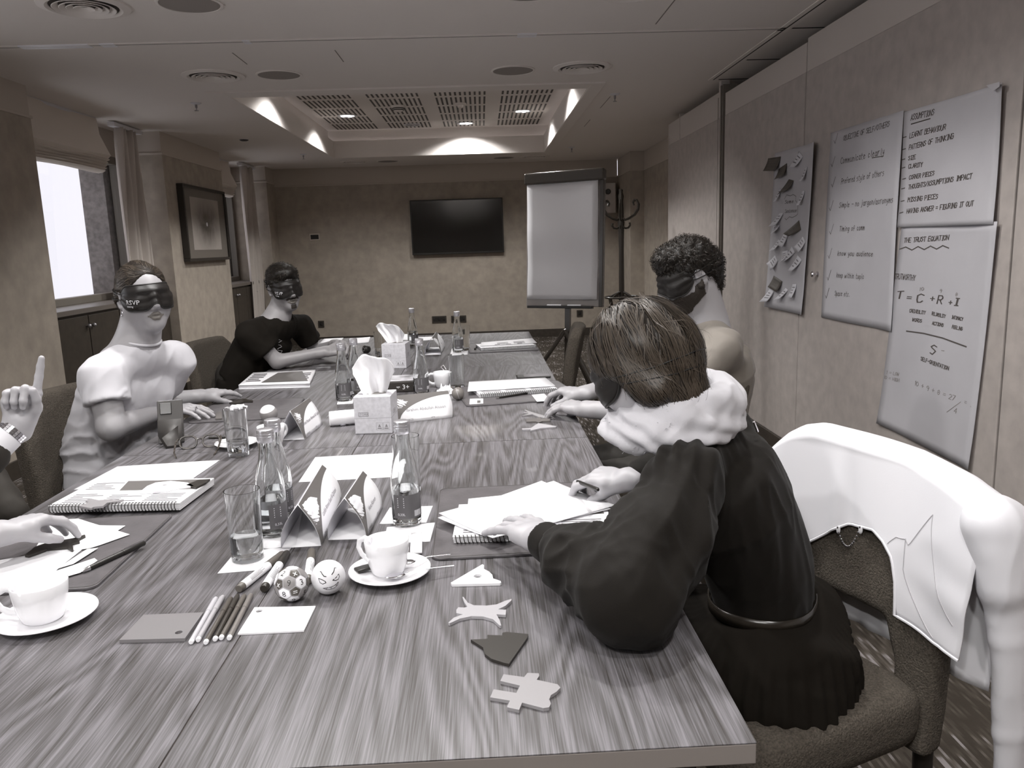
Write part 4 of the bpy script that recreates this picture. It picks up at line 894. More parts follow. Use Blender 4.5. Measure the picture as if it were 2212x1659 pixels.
ball((990, 864), .0265, 'plain grey stress ball beside the crumpled napkin', build=lambda t, r: (MB().sphere((0, 0, 0), r, 28, 18).build('sphere', mat('ball_grey', .17, .35), t, ang=180), MB().lathe([(r*1.002, -.0008), (r*1.004, 0), (r*1.002, .0008)], 32, M=roty(1.3), cap0=False, cap1=False).build('seam', M_lgrey, t)))
def half_ball(t, r):
    MB().sphere((0, 0, 0), r, 28, 18).build('sphere', mat('ball_mid', .25, .4), t, ang=180)
    MB().lathe([(r*math.sin(a)*1.004, r*math.cos(a)*1.004) for a in np.linspace(0, 1.0, 8)], 28, M=roty(-.15)@rotx(.35), cap0=False, cap1=False).build('white_patch', mat('ball_white'), t, ang=180)
ball((582, 912), .033, 'grey stress ball with a white top behind the left pair of bottles', build=half_ball)
def eight(t, r):
    MB().sphere((0, 0, 0), r, 28, 18).build('sphere', M_black, t, ang=180); d0 = unit(np.array([-.55, -.75, .1])); x_ = unit(np.cross((0, 0, 1), d0)); y_ = np.cross(d0, x_)
    k = MB(); k.add([tuple(unit(d0+(x_*math.cos(a)+y_*math.sin(a))*.42)*r*1.004) for a in np.linspace(0, 2*math.pi, 19)[:-1]], [tuple(range(18))]); k.build('white_disc', M_paper, t)
    k = MB(); put_text(k, '8', r*.62, lambda u, v: tuple(unit(d0*r+x_*u+y_*(v-r*.22))*r*1.012), align='CENTER'); k.build('digit', M_black, t, smooth=False)
ball((792, 764), .027, 'black eight-marked ball near the hands of the man in black', build=eight)
# cards
M_wal = mat('wallet_grey', col=(.20, .19, .195), rough=.45)
def card(name, label, px, th, m, hole=None):
    return piece(name, label, [(a, b_) for a, b_ in px], (0, 1059), 2.765, th=th, m=m, hole=hole, group=None, cat='card')
card('card_wallet', 'grey card wallet with an eyelet beside the felt pens', [(712, 895), (857, 745), (1215, 730), (1105, 885)], .006, M_wal, (1068, 850, .006))
t = card('luggage_tag', 'white tag with an eyelet in front of the number ball', [(1420, 858), (1520, 700), (1885, 692), (1815, 838)], .003, M_paper, (1548, 722, .006))
# puzzle pieces
O8 = (700, 1059); M_pw = mat('piece_white', .84, .4); M_pg = mat('piece_grey', .40, .4); M_pm = mat('piece_mid', .29, .4); M_pd = mat('piece_dark', col=(.03, .026, .022), rough=.35)
piece('puzzle_piece', 'white triangular puzzle piece with a round hole beside the desk mat', [(757, 553), (945, 443), (955, 447), (955, 470), (985, 485), (1005, 505), (1010, 528), (1055, 543), (1058, 552), (1050, 556), (765, 563)], O8, 2.765, m=M_pw, hole=(918, 513, .008))
piece('puzzle_piece', 'light grey bow-shaped puzzle piece with four curved horns', [(742, 792), (775, 762), (830, 742), (790, 735), (790, 715), (802, 700), (838, 702), (855, 697), (838, 670), (826, 637), (835, 640), (858, 672), (895, 688), (970, 690), (1030, 683), (1085, 660), (1120, 650), (1118, 660), (1085, 690), (1040, 712), (1087, 715), (1085, 745), (1030, 742), (1050, 780), (1058, 808), (1050, 810), (1010, 772), (950, 755), (880, 753), (810, 768), (752, 795)], O8, 2.765, m=M_pg)
piece('puzzle_piece', 'black puzzle piece with steps and a point', [(876, 893), (978, 888), (975, 865), (1062, 868), (1065, 852), (1090, 847), (1220, 860), (1215, 880), (1105, 1038), (1080, 1033), (1000, 1008), (960, 978), (950, 940)], O8, 2.765, m=M_pd)
piece('puzzle_piece', 'mid grey castle-like puzzle piece nearest the table corner', [(1053, 1140), (1072, 1100), (1195, 1117), (1215, 1092), (1283, 1095), (1285, 1110), (1270, 1133), (1395, 1160), (1412, 1180), (1390, 1203), (1355, 1225), (1345, 1250), (1355, 1275), (1345, 1297), (1310, 1303), (1183, 1270), (1165, 1313), (1095, 1298), (1095, 1288), (1110, 1258), (992, 1238), (1013, 1190), (1148, 1212), (1170, 1168)], O8, 2.765, m=M_pm)
OB = (1000, 660)
piece('puzzle_piece', 'dark bar-shaped puzzle piece before the curly-haired man', [(757, 1350), (880, 1345), (910, 1330), (935, 1350), (1043, 1343), (1040, 1378), (950, 1382), (905, 1398), (870, 1385), (758, 1388)], OB, 5.53, m=M_grey)
piece('puzzle_piece', 'grey pointed puzzle piece before the curly-haired man, nearest the seam', [(703, 1470), (810, 1465), (900, 1405), (1118, 1442), (1110, 1450), (930, 1465), (805, 1495), (810, 1480), (710, 1482)], OB, 5.53, m=M_pg)
piece('puzzle_piece', 'grey branching puzzle piece under the fingers of the curly-haired man', [(701, 1318), (790, 1290), (725, 1283), (728, 1275), (780, 1278), (735, 1248), (745, 1245), (830, 1275), (985, 1320), (975, 1345), (900, 1330), (830, 1300)], OB, 5.53, m=M_pm)
O6 = (300, 820)
piece('puzzle_piece', 'white lattice-shaped puzzle piece on the mat of the woman in white', [(925, 310), (960, 295), (985, 300), (1010, 272), (1050, 276), (1068, 268), (1120, 270), (1140, 263), (1147, 280), (1182, 286), (1175, 299), (1130, 302), (1115, 320), (1082, 302), (1030, 307), (1020, 327), (970, 327), (975, 310)], O6, 5.027, z=TZ+.0065, m=M_pw)
piece('puzzle_piece', 'dark spread puzzle piece under the far hand of the woman in white', [(980, 250), (1060, 225), (1130, 205), (1240, 228), (1235, 238), (1150, 240), (1100, 252), (1000, 258)], O6, 5.027, z=TZ+.0065, m=M_pd)
piece('puzzle_piece', 'dark leaf puzzle piece under the near hand of the woman in white', [(830, 425), (840, 360), (900, 345), (905, 420)], O6, 5.027, z=TZ+.0065, m=M_grey)
piece('puzzle_piece', 'white star-shaped puzzle piece by the elbow of the man in black', [(690, 776), (712, 774), (716, 769), (722, 773), (752, 773), (735, 776), (740, 782), (722, 779), (706, 781), (709, 777)], (0, 0), 1., m=M_pw)
O5 = (0, 1080); S5 = 6.9125
piece('paper_sheet', 'white sheet under the hand at the left edge', [(-350, 1100), (-300, 960), (0, 900), (400, 830), (1100, 700), (1250, 720), (900, 1000), (700, 1180), (540, 1230), (300, 1330), (-400, 1330)], O5, S5, z=TZ+.0065, th=.001, m=M_paper, group=None, cat='paper')
piece('paper_sheet', 'white jagged paper beside the hand at the left edge', [(1170, 280), (1485, 380), (1870, 385), (1755, 460), (1935, 515), (1500, 670), (1340, 720), (900, 780), (500, 760), (800, 300)], O5, S5, z=TZ+.0078, th=.001, m=M_paper, group=None, cat='paper')
for k, px in enumerate(([(855, 1025), (1300, 735), (1465, 718), (1095, 955)], [(700, 1180), (840, 1060), (1410, 870), (1455, 905), (1200, 1085), (905, 1170)])):
    t = piece('printed_ticket', ['narrow printed ticket pointing away from the pen on the left mat', 'printed ticket lying under the tip of the pen on the left mat'][k], px, O5, S5, z=TZ+.009, th=.0008, m=M_paper, group='printed tickets', cat='ticket')
piece('puzzle_piece', 'black antler-shaped puzzle piece under the hand at the left edge', [(370, 825), (520, 700), (700, 640), (1100, 570), (1265, 518), (1275, 535), (1150, 595), (1190, 605), (1185, 625), (1080, 650), (1095, 738), (1060, 740), (1000, 708), (700, 732), (430, 830)], O5, S5, z=TZ+.009, th=.005, m=M_pd)
piece('puzzle_piece', 'grey splash-shaped puzzle piece on the cover of the left workbook', [(470, 95), (530, 72), (510, 60), (545, 50), (590, 60), (640, 55), (680, 60), (740, 55), (700, 68), (640, 75), (615, 95), (560, 100), (545, 108), (500, 100)], (0, 1059), 2.765, z=TZ+.026, m=M_pm)
O4 = (0, 500)
piece('puzzle_piece', 'white winged puzzle piece with a hole on the left workbook', [(830, 1560), (880, 1520), (930, 1500), (1020, 1490), (1120, 1500), (1160, 1520), (1060, 1530), (1000, 1545), (900, 1555)], O4, 2.765, z=TZ+.026, m=M_pw, hole=(985, 1515, .006))
piece('puzzle_piece', 'dark puzzle piece at the back corner of the left workbook', [(1110, 1515), (1180, 1485), (1255, 1478), (1230, 1500), (1170, 1530)], O4, 2.765, z=TZ+.026, m=M_pd)
# game box, phones, spectacles
c = tp(842, 846); t = thing('game_box', 'dark game box marked 3+ behind the near tissue box', 'box', (c[0], c[1]+.05, TZ+.0004), math.radians(3))
MB().box(-.13, .125, -.085, .085, 0, .05).build('carton', mat('game_dark', col=(.035, .03, .027), rough=.35), t, smooth=False, bevel=.006)
MB().box(-.125, .12, -.08, .08, .0502, .051).build('lid_picture', mat('game_picture', .5, .35, noise_s=16, noise_a=.6), t, smooth=False)
k = MB(); put_text(k, '3+', .03, lambda u, v: (.055+u, -.0862, .014+v)); put_text(k, 'age', .012, lambda u, v: (.03+u, -.0862, .022+v)); k.build('lettering', M_paper, t, smooth=False)
c = tp(1152, 815); t = thing('smartphone', 'black smartphone lying behind the curly-haired man\'s workbook', 'phone', (c[0], c[1], TZ+.0004), math.radians(2), 'phones')
MB().box(-.08, .08, -.04, .04, 0, .009).build('body', M_black, t, smooth=False, bevel=.004); MB().box(-.045, .078, -.037, .037, .0091, .0096).build('screen', mat('phone_screen', .3, .15), t, smooth=False)
c = tp(372, 958); t = thing('smartphone', 'phone in a folding case standing beside the woman in white', 'phone', (c[0], c[1], TZ+.0005), math.radians(14), 'phones')
TL = rotx(math.radians(-22)); M_case = mat('phone_case', col=(.04, .036, .034), rough=.5)
MB().box(-.04, .04, -.005, .005, 0, .15, M=TL).build('body', mat('phone_body', .6, .3, metal=.5), t, smooth=False, bevel=.004)
MB().box(-.041, .041, -.009, -.005, 0, .148, M=TL).build('case_back', M_case, t, smooth=False, bevel=.003)
MB().box(-.032, .005, -.0125, -.009, .10, .14, M=TL).build('camera_bump', mat('phone_bump', col=(.02, .018, .017), rough=.25), t, smooth=False, bevel=.003)
MB().add([(-.036, -.012, .085), (.039, -.012, .085), (.039, -.065, .001), (-.01, -.075, .001), (-.036, -.035, .035)], [(0, 1, 2, 3, 4)]).build('kickstand', M_case, t, solid=.003)
c = tp(432, 968); t = thing('spectacles', 'tortoiseshell spectacles lying open beside the phone', 'spectacles', (c[0], c[1], TZ+.001), math.radians(12)); M_tort = mat('tortoiseshell', col=(.05, .042, .036), rough=.25, noise_s=60, noise_a=.8)
TS = rotx(math.radians(-25))
for sx in (-1, 1):
    ring = []
    for a in np.linspace(0, 2*math.pi, 25)[:-1]: q = abs(math.cos(a))**2.4; ring.append(TS@np.array([sx*.036+.0265*math.copysign(abs(math.cos(a))**.75, math.cos(a)), 0, .0215+.0205*math.copysign(abs(math.sin(a))**.8, math.sin(a))]))
    MB().tube(ring, .0032, 8, closed=True).build('rim', M_tort, t); MB().add(ring, [tuple(range(24))]).build('lens', pane_mat('lens_glass') if 'lens_glass' not in MATS else MATS['lens_glass'], t, smooth=False)
    e = TS@np.array([sx*.066, 0, .036]); MB().tube([e, e+np.array([sx*.004, -.03, -.006]), e+np.array([sx*.0, -.10, -.022]), e+np.array([-sx*.01, -.13, -.034])], .0028, 8).build('temple', M_tort, t)
MB().tube([TS@np.array([-.011, 0, .028]), TS@np.array([0, 0, .032]), TS@np.array([.011, 0, .028])], .0024, 8).build('bridge', M_tort, t)
# ---------------------------------------------------------------- signed-distance modelling for bodies and cloth
from mathutils.bvhtree import BVHTree
def cap(a, b, ra, rb, k=.012, op='u'): return dict(t='cap', a=np.array(a, float), b=np.array(b, float), ra=ra, rb=rb, k=k, op=op)
def cone(a, b, ra, rb, k=.03, op='u'): return dict(t='cone', a=np.array(a, float), b=np.array(b, float), ra=ra, rb=rb, k=k, op=op)
def ell(c, r, R=None, k=.012, op='u'): return dict(t='ell', c=np.array(c, float), r=np.array(r, float), R=np.eye(3) if R is None else np.asarray(R, float), k=k, op=op)
def etube(nodes, lat, k=.02, op='u', e=2.3, end=None):   # nodes: (point, half width, half depth); lat: lateral axis
    return dict(t='et', n=[(np.array(p, float), a, b) for p, a, b in nodes], lat=unit(lat), k=k, op=op, e=e, end=end)
def pbox(q, pad):
    if q['t'] in ('cap', 'cone'): m = max(q['ra'], q['rb'])+pad; return np.minimum(q['a'], q['b'])-m, np.maximum(q['a'], q['b'])+m
    if q['t'] == 'ell': m = np.abs(q['R'].T)@q['r']+pad; return q['c']-m, q['c']+m
    P = np.array([p for p, _, _ in q['n']]); m = max(max(a, b) for _, a, b in q['n'])+pad; return P.min(0)-m, P.max(0)+m
def pdist(q, P):
    if q['t'] == 'cap':
        ab = q['b']-q['a']; t = np.clip(((P-q['a'])@ab)/(ab@ab+1e-12), 0, 1)
        return np.linalg.norm(P-q['a']-t[..., None]*ab, axis=-1)-(q['ra']+(q['rb']-q['ra'])*t)
    if q['t'] == 'cone':
        ab = q['b']-q['a']; L = np.linalg.norm(ab); ax = ab/L; s = (P-q['a'])@ax; dr = np.linalg.norm(P-q['a']-s[..., None]*ax, axis=-1)-(q['ra']+(q['rb']-q['ra'])*np.clip(s/L, 0, 1))+.004; da = np.maximum(-s, s-L)+.004
        return np.minimum(np.maximum(dr, da), 0)+np.hypot(np.maximum(dr, 0), np.maximum(da, 0))-.004
    if q['t'] == 'ell':
        L = (P-q['c'])@q['R'].T; k0 = np.linalg.norm(L/q['r'], axis=-1); k1 = np.linalg.norm(L/q['r']**2, axis=-1); return k0*(k0-1)/(k1+1e-9)
    D = None; e = q['e']
    for (a, wa, da), (b, wb, db) in zip(q['n'], q['n'][1:]):
        ab = b-a; L2 = ab@ab; tt = ((P-a)@ab)/(L2+1e-12); t = np.clip(tt, 0, 1); v = P-a-t[..., None]*ab; ax = ab/math.sqrt(L2+1e-12)
        lat = unit(q['lat']-ax*(q['lat']@ax)); fw = np.cross(ax, lat); w = wa+(wb-wa)*t; d_ = da+(db-da)*t
        u, f, s = v@lat, v@fw, v@ax; m = np.minimum(w, d_)
        rr = ((np.abs(u)/w)**e+(np.abs(f)/d_)**e+(np.abs(s)/(q['end'] or m))**e)**(1/e); d = (rr-1)*m
        if D is None: D = d
        else:
            h = np.maximum(.008-np.abs(D-d), 0)/.008; D = np.minimum(D, d)-h*h*.008/4
    return D
def combine(D, d, q):
    k = q['k']
    if q['op'] == 's': d = -d; h = np.maximum(k-np.abs(D-d), 0)/k; return np.maximum(D, d)+h*h*k/4
    h = np.maximum(k-np.abs(D-d), 0)/k; return np.minimum(D, d)-h*h*k/4
def field(pr, P):
    D = np.full(P.shape[:-1], .2)
    for q in pr: D = combine(D, pdist(q, P), q)
    return D
def surf(pr, h, lo=None, hi=None):
    if lo is None:
        B = [pbox(q, .02) for q in pr if q['op'] == 'u']; lo = np.min([b[0] for b in B], 0); hi = np.max([b[1] for b in B], 0)
    lo = np.asarray(lo, float); n = np.ceil((np.asarray(hi)-lo)/h).astype(int)+1; D = np.full(n, .05, np.float32)
    for q in pr:
        a, b = pbox(q, q['k']+3*h); i0 = np.clip(np.floor((a-lo)/h).astype(int), 0, n); i1 = np.clip(np.ceil((b-lo)/h).astype(int)+1, 0, n)
        if (i1 <= i0).any(): continue
        ax = [lo[k]+h*np.arange(i0[k], i1[k]) for k in range(3)]; P = np.stack(np.meshgrid(*ax, indexing='ij'), -1)
        sl = tuple(slice(i0[k], i1[k]) for k in range(3)); D[sl] = combine(D[sl], pdist(q, P), q)
    ins = D < 0
    c = [ins[i:n[0]-1+i, j:n[1]-1+j, k:n[2]-1+k] for i in (0, 1) for j in (0, 1) for k in (0, 1)]
    s = sum(x.astype(np.int8) for x in c); act = (s > 0) & (s < 8); ix = np.argwhere(act); idm = np.full(act.shape, -1, np.int64); idm[act] = np.arange(len(ix))
    acc = np.zeros((len(ix), 3)); cnt = np.zeros(len(ix)); off = np.array([(i, j, k) for i in (0, 1) for j in (0, 1) for k in (0, 1)])
    val = [D[tuple((ix+o).T)] for o in off]
    for p in range(8):
        for q in range(p+1, 8):
            if np.abs(off[p]-off[q]).sum() != 1: continue
            m = (val[p] < 0) != (val[q] < 0); t = val[p][m]/(val[p][m]-val[q][m]); acc[m] += off[p]+t[:, None]*(off[q]-off[p]); cnt[m] += 1
    V = lo+h*(ix+acc/np.maximum(cnt, 1)[:, None]); F = []
    for a in range(3):
        b, cc = (a+1) % 3, (a+2) % 3; e = [0, 0, 0]; e[a] = 1
        A = ins[tuple(slice(0, n[k]-e[k]) for k in range(3))]; Bq = ins[tuple(slice(e[k], n[k]) for k in range(3))]
        E_ = np.argwhere(A != Bq); ok = (E_[:, b] > 0) & (E_[:, cc] > 0) & (E_[:, b] < n[b]-1) & (E_[:, cc] < n[cc]-1); E_ = E_[ok]
        if not len(E_): continue
        q = []
        for db, dc in ((-1, -1), (0, -1), (0, 0), (-1, 0)): w = E_.copy(); w[:, b] += db; w[:, cc] += dc; q.append(idm[tuple(w.T)])
        q = np.stack(q, 1); fl = ~ins[tuple(E_.T)]; q[fl] = q[fl][:, ::-1]; F.append(q)
    return V, np.concatenate(F) if F else np.zeros((0, 4), int)
def vnormals(V, F):
    n = np.cross(V[F[:, 2]]-V[F[:, 0]], V[F[:, 3]]-V[F[:, 1]]); N = np.zeros_like(V)
    for k in range(4): np.add.at(N, F[:, k], n)
    return N/(np.linalg.norm(N, axis=1)[:, None]+1e-12)
def relax(V, F, it=2, lam=.5):
    for _ in range(it):
        S_ = np.zeros_like(V); c = np.zeros(len(V))
        for k in range(4): np.add.at(S_, F[:, k], V[F[:, (k+1) % 4]]+V[F[:, (k-1) % 4]]); np.add.at(c, F[:, k], 2)
        V = V*(1-lam)+lam*S_/np.maximum(c, 1)[:, None]
    return V
def wave(V, seed, freq, n=5):       # soft pseudo-noise in -1..1
    r = np.random.RandomState(seed); o = np.zeros(len(V))
    for k in range(n): d = r.randn(3); d = d/np.linalg.norm(d)*freq*(.7+.6*r.rand()); o += np.sin(V@d+r.rand()*6.28+1.3*np.sin(V@(r.randn(3)*freq*.5)))
    return o/n*1.6
def creases(V, seed, freq, axis, squash=.25):   # long ridged folds running along `axis`
    ax = unit(axis); U = V-np.outer(V@ax, ax)*(1-squash); w = wave(U, seed, freq, 4); return 1-np.abs(w)**.8*1.7
def addmesh(name, V, F, m, parent, o, mi=None, ang=180):
    me = bpy.data.meshes.new(name); me.vertices.add(len(V)); me.vertices.foreach_set('co', (V-o).astype(np.float32).ravel())
    F = np.asarray(F); k = F.shape[1]; me.loops.add(len(F)*k); me.loops.foreach_set('vertex_index', F.ravel().astype(np.int32)); me.polygons.add(len(F)); me.polygons.foreach_set('loop_start', (np.arange(len(F))*k).astype(np.int32))
    for mm in (m if isinstance(m, (list, tuple)) else [m]): me.materials.append(mm)
    if mi is not None: me.polygons.foreach_set('material_index', np.asarray(mi, np.int32))
    me.update(calc_edges=True); me.validate(); me.polygons.foreach_set('use_smooth', np.ones(len(me.polygons), bool)); me.update()
    return link(name, me, parent)
def frame(f, up=(0, 0, 1), roll=0.):  # rows: right, forward, up
    f = unit(f); u = unit(np.asarray(up)-f*(np.asarray(up)@f)); r = np.cross(f, u)
    c, s = math.cos(roll), math.sin(roll); return np.array([r*c+u*s, f, u*c-r*s])
def head_prims(c, R, s=1., neck=None, nr=.056, jaw=1., fem=False):
    def T(p): return c+s*(np.asarray(p, float)@R)
    q = []
    E = lambda p, r, k=.015, op='u', RR=None: q.append(ell(T(p), s*np.asarray(r), R if RR is None else RR, k*s, op))
    Cp = lambda a, b, ra, rb, k=.01, op='u': q.append(cap(T(a), T(b), ra*s, rb*s, k*s, op))
    E((0, -.012, .030), (.073, .094, .082)); E((0, .032, -.028), (.064*jaw, .060, .072), .03); Cp((0, .012, -.048), (0, .056, -.084), .058*jaw, .034*jaw, .03)
    for sx in (-1, 1):
        E((sx*.034, .062, -.026), (.026, .024, .026), .02); Cp((sx*.012, .086, .028), (sx*.040, .072, .026), .009, .008, .012)
        E((sx*.031, .088, .008), (.016, .010, .010), .010, 's'); E((sx*.031, .072, .006), (.013, .012, .012), .004)
        Cp((sx*.010, .098, -.030), (sx*.011, .094, -.028), .008, .007, .006)
        ear = (sx*.076, -.012, -.004); RE = R.copy(); RE = np.array([R[0], R[1]*math.cos(.25)-R[2]*math.sin(.25)*1., R[1]*math.sin(.25)+R[2]*math.cos(.25)])
        E(ear, (.009, .019, .031), .006, 'u', RE); E((sx*.086, -.008, -.002), (.006, .010, .019), .004, 's', RE); Cp((sx*.078, -.002, -.03), (sx*.077, -.004, -.026), .007, .006, .006)
    Cp((0, .090, .014), (0, .108, -.020), .008, .0115, .012); E((0, .108, -.022), (.011, .010, .009), .006)
    ys = np.linspace(.05, .13, 81)
    def sy(x, z): P = np.array([T((x, y, z)) for y in ys]); return float(ys[np.argmax(field(q, P) > 0)])
    y0, y1, yu, yl = sy(0, -.058), sy(.022, -.058), sy(0, -.052), sy(0, -.0655); lp = []
    for sx in (-1, 1):
        lp += [cap(T((sx*.0225, y1-.0035, -.0580)), T((sx*.007, yu-.0005, -.0520)), .0026*s, .0052*s, .006*s), cap(T((sx*.0225, y1-.0035, -.0585)), T((sx*.006, yl-.0008, -.0650)), .0026*s, .0062*s, .006*s)]
    lp += [cap(T((-.007, yu-.0005, -.0520)), T((.007, yu-.0005, -.0520)), .0050*s, .0050*s, .006*s), cap(T((-.006, yl-.0008, -.0650)), T((.006, yl-.0008, -.0650)), .0062*s, .0062*s, .006*s)]
    q += lp; Cp((-.020, y0+.003, -.0583), (.020, y0+.003, -.0583), .0022, .0022, .003, 's'); E((0, .074, -.090), (.020, .016, .015), .015)
    if neck is not None: q.append(cap(T((0, -.022, -.055)), neck, nr*s, nr*1.12*s, .03))
    T.lips = lp
    return q, T
def hand_prims(w, d, nrm, thumb, curls, spread=(.16, .04, -.07, -.2), tc=(.75, .25, .35, .3), s=1.):
    """w wrist, d towards the knuckles, nrm dorsal normal, thumb +-1 side; curls per finger (a1,a2,a3)"""
    d = unit(d); n = unit(np.asarray(nrm)-d*(np.asarray(nrm)@d)); y = np.cross(n, d)*thumb; q = []; tips = []
    T = lambda p: w+s*(p[0]*d+p[1]*y+p[2]*n)
    q.append(etube([(T((-.02, 0, 0)), .0265*s, .0185*s), (T((.012, 0, 0)), .0275*s, .0175*s), (T((.05, .001, .0)), .036*s, .0155*s), (T((.080, .0, .001)), .0375*s, .0125*s)], y, .02))
    q.append(cap(T((.018, .016, -.008)), T((.052, .030, -.009)), .016*s, .012*s, .014)); q.append(cap(T((.02, -.018, -.007)), T((.06, -.028, -.006)), .014*s, .011*s, .012))
    base = [(.084, .029), (.089, .0095), (.085, -.0105), (.076, -.0285)]; L = [(.043, .026, .021), (.047, .029, .022), (.043, .027, .021), (.034, .020, .019)]; rad = [.0101, .0104, .0098, .0088]
    for i in range(4):
        P = np.array(T((base[i][0], base[i][1], .0005))); a = 0.; sp = spread[i]; r0 = rad[i]*s
        q.append(cap(T((base[i][0]-.035, base[i][1]*.82, .002)), P, r0*.85, r0*1.06, .008))
        for j in range(3):
            a += curls[i][j]; dv = (d*math.cos(sp)+y*math.sin(sp))*math.cos(a)-n*math.sin(a); Q = P+dv*L[i][j]*s
            ra, rb = r0*(1.0, .93, .84)[j], r0*(.93, .84, .70)[j]
            q.append(cap(P, Q, ra, rb, .0035 if j else .006)); None
            P0, P = P, Q
        up = unit(np.cross(np.cross(dv, n if abs(dv@n) < .95 else d), dv)); up = up if up@n*math.cos(a)+(up@d)*math.sin(a) > 0 else -up
        tips.append((P-dv*.003*s+up*rb*.8, up, dv))
    a0, opp, c1, c2 = tc; dv = unit(d*math.cos(a0)+y*math.sin(a0)-n*opp); P = np.array(T((.020, .020, -.006)))
    ydn = unit(np.cross(np.cross(dv, -y+ -n*.4), dv))
    for j, (l, ra, rb, c) in enumerate(((.040, .0145, .0122, 0), (.031, .0120, .0105, c1), (.025, .0108, .0082, c2))):
        dv = unit(dv*math.cos(c)+(d*.75-y*.5-n*.25)*math.sin(c)); Q = P+dv*l*s; q.append(cap(P, Q, ra*s, rb*s, .010 if j == 0 else .004)); P = Q
    up = unit(np.cross(dv, np.cross(n+y*.5, dv))); tips.append((P-dv*.003*s+up*.0068*s, up, dv))
    return q, tips
def hbox(q): B = [pbox(x, .012) for x in q if x['op'] == 'u']; return np.min([b[0] for b in B], 0), np.max([b[1] for b in B], 0)
def skin_mats(v, key): return [mat('skin_'+key, v, .46, sss=.05, bump_s=420, bump_d=.12, bump_dist=.0006), mat('lips_'+key, v*.38, .4), mat('nail_'+key, min(.8, v*1.2), .25)]
def body(person, o, coarse, heads, hands, tips, key, v, lips=None, h=.0065):
    """one continuous skin mesh; hands and head sampled finer than the rest"""
    allp = coarse+[q for g in heads for q in g]+[q for g in hands for q in g]; VV, FF, MI = [], [], []; n0 = 0; boxes = [(hbox(g), .0021) for g in hands]
    hb = []
    for g in heads: lo, hi = hbox([q for q in g if q['t'] != 'cap' or max(q['ra'], q['rb']) < .04]); boxes.append(((lo-.004, hi+.004), .0030))
    Vc, Fc = surf(allp, h); C = Vc[Fc].mean(1); keep = np.ones(len(Fc), bool)
    for (lo, hi), _ in boxes: keep &= ~((C > lo+h*2.0).all(1) & (C < hi-h*2.0).all(1))
    parts = [(relax(Vc, Fc, 1, .4), Fc[keep])]
    for i, ((lo, hi), hh) in enumerate(boxes):
        V, F = surf(allp, hh, lo, hi); V = relax(V, F, 1, .5); c = V[F].mean(1); k = np.ones(len(F), bool)
        for j in range(i): (l2, h2), _ = boxes[j]; k &= ~((c > l2).all(1) & (c < h2).all(1))
        parts.append((V, F[k]))
    for V, F in parts: VV.append(V); FF.append(F+n0); n0 += len(V)
    V, F = np.concatenate(VV), np.concatenate(FF); c = V[F].mean(1); mi = np.zeros(len(F), int); N = vnormals(V, F); fn = N[F].mean(1)
    for p, up, dv in tips:
        e = c-p; al = e@dv; ac = np.linalg.norm(e-np.outer(al, dv), axis=1); mi[(np.abs(al) < .0062) & (ac < .0052) & (fn@up > .45)] = 2
    if lips is not None: mi[field(lips, c) < .0012] = 1
    addmesh('body', V, F, skin_mats(v, key), person, o, mi)
    return V, F
def garment(name, pr, h, m, parent, o, seed=0, amp=.004, freq=22, axis=None, extra=None, cut=None, it=2, floor=None):
    V, F = surf(pr, h); V = relax(V, F, it, .5); N = vnormals(V, F)
    d = amp*.5*wave(V, seed, freq)
    if axis is not None: d = d+amp*creases(V, seed+1, freq*1.3, axis)
    if extra is not None: d = d+extra(V, N)
    V = V+N*d[:, None]; V = relax(V, F, 1, .2)
    if floor is not None: V = floor(V)
    if cut is not None: F = F[~cut(V[F].mean(1))]
    return addmesh(name, V, F, m, parent, o), V, F
def strands(name, V, F, m, parent, o, n, steps, step, flow, seed, width=.0008, lift=.002, jitter=.25, curl=0., cfreq=300., pr=None, where=None):
    r = np.random.RandomState(seed); c = V[F].mean(1); a = np.linalg.norm(np.cross(V[F[:, 2]]-V[F[:, 0]], V[F[:, 3]]-V[F[:, 1]]), axis=1)
    if where is not None: a = a*where(c)
    pick = r.choice(len(F), n, p=a/a.sum()); P = c[pick].copy(); fn = np.cross(V[F[pick, 2]]-V[F[pick, 0]], V[F[pick, 3]]-V[F[pick, 1]]); Nn = fn/(np.linalg.norm(fn, axis=1)[:, None]+1e-12)
    J = r.randn(n, 3)*jitter; path = []; nrm = []; lf = lift*(.4+r.rand(n)); ph = r.rand(n)*6.28
    bv = BVHTree.FromPolygons([tuple(x) for x in V], [tuple(x) for x in F])
    for s in range(steps):
        q = s/(steps-1); off = Nn*(lf*(math.sin(q*math.pi*.9)*.8+.35))[:, None]
        if curl: B = np.cross(Nn, J/(np.linalg.norm(J, axis=1)[:, None]+1e-9)); off = off+curl*(np.sin(ph+s*cfreq)[:, None]*B+np.cos(ph+s*cfreq)[:, None]*Nn)
        path.append(P+off); nrm.append(Nn.copy())
        D = flow(P)+J; D = D-Nn*np.sum(D*Nn, 1)[:, None]; D /= np.linalg.norm(D, axis=1)[:, None]+1e-9; P = P+D*step
        for i in range(n):
            h_ = bv.find_nearest(Vector(P[i]))
            if h_[0] is not None: P[i] = h_[0]; Nn[i] = h_[1]
    path = np.stack(path, 1); nrm = np.stack(nrm, 1); T = np.gradient(path, axis=1); side = np.cross(T, nrm); side /= np.linalg.norm(side, axis=2)[:, :, None]+1e-9
    w = width*np.linspace(1, .35, steps)[None, :, None]*(.7+.6*r.rand(n))[:, None, None]; A, B = path-side*w, path+side*w
    VV = np.stack([A, B], 2).reshape(-1, 3); base = (np.arange(n)*steps*2)[:, None]+np.arange(steps-1)[None]*2; FF = np.stack([base, base+1, base+3, base+2], -1).reshape(-1, 4)
    ob = addmesh(name, VV, FF, m, parent, o); return ob
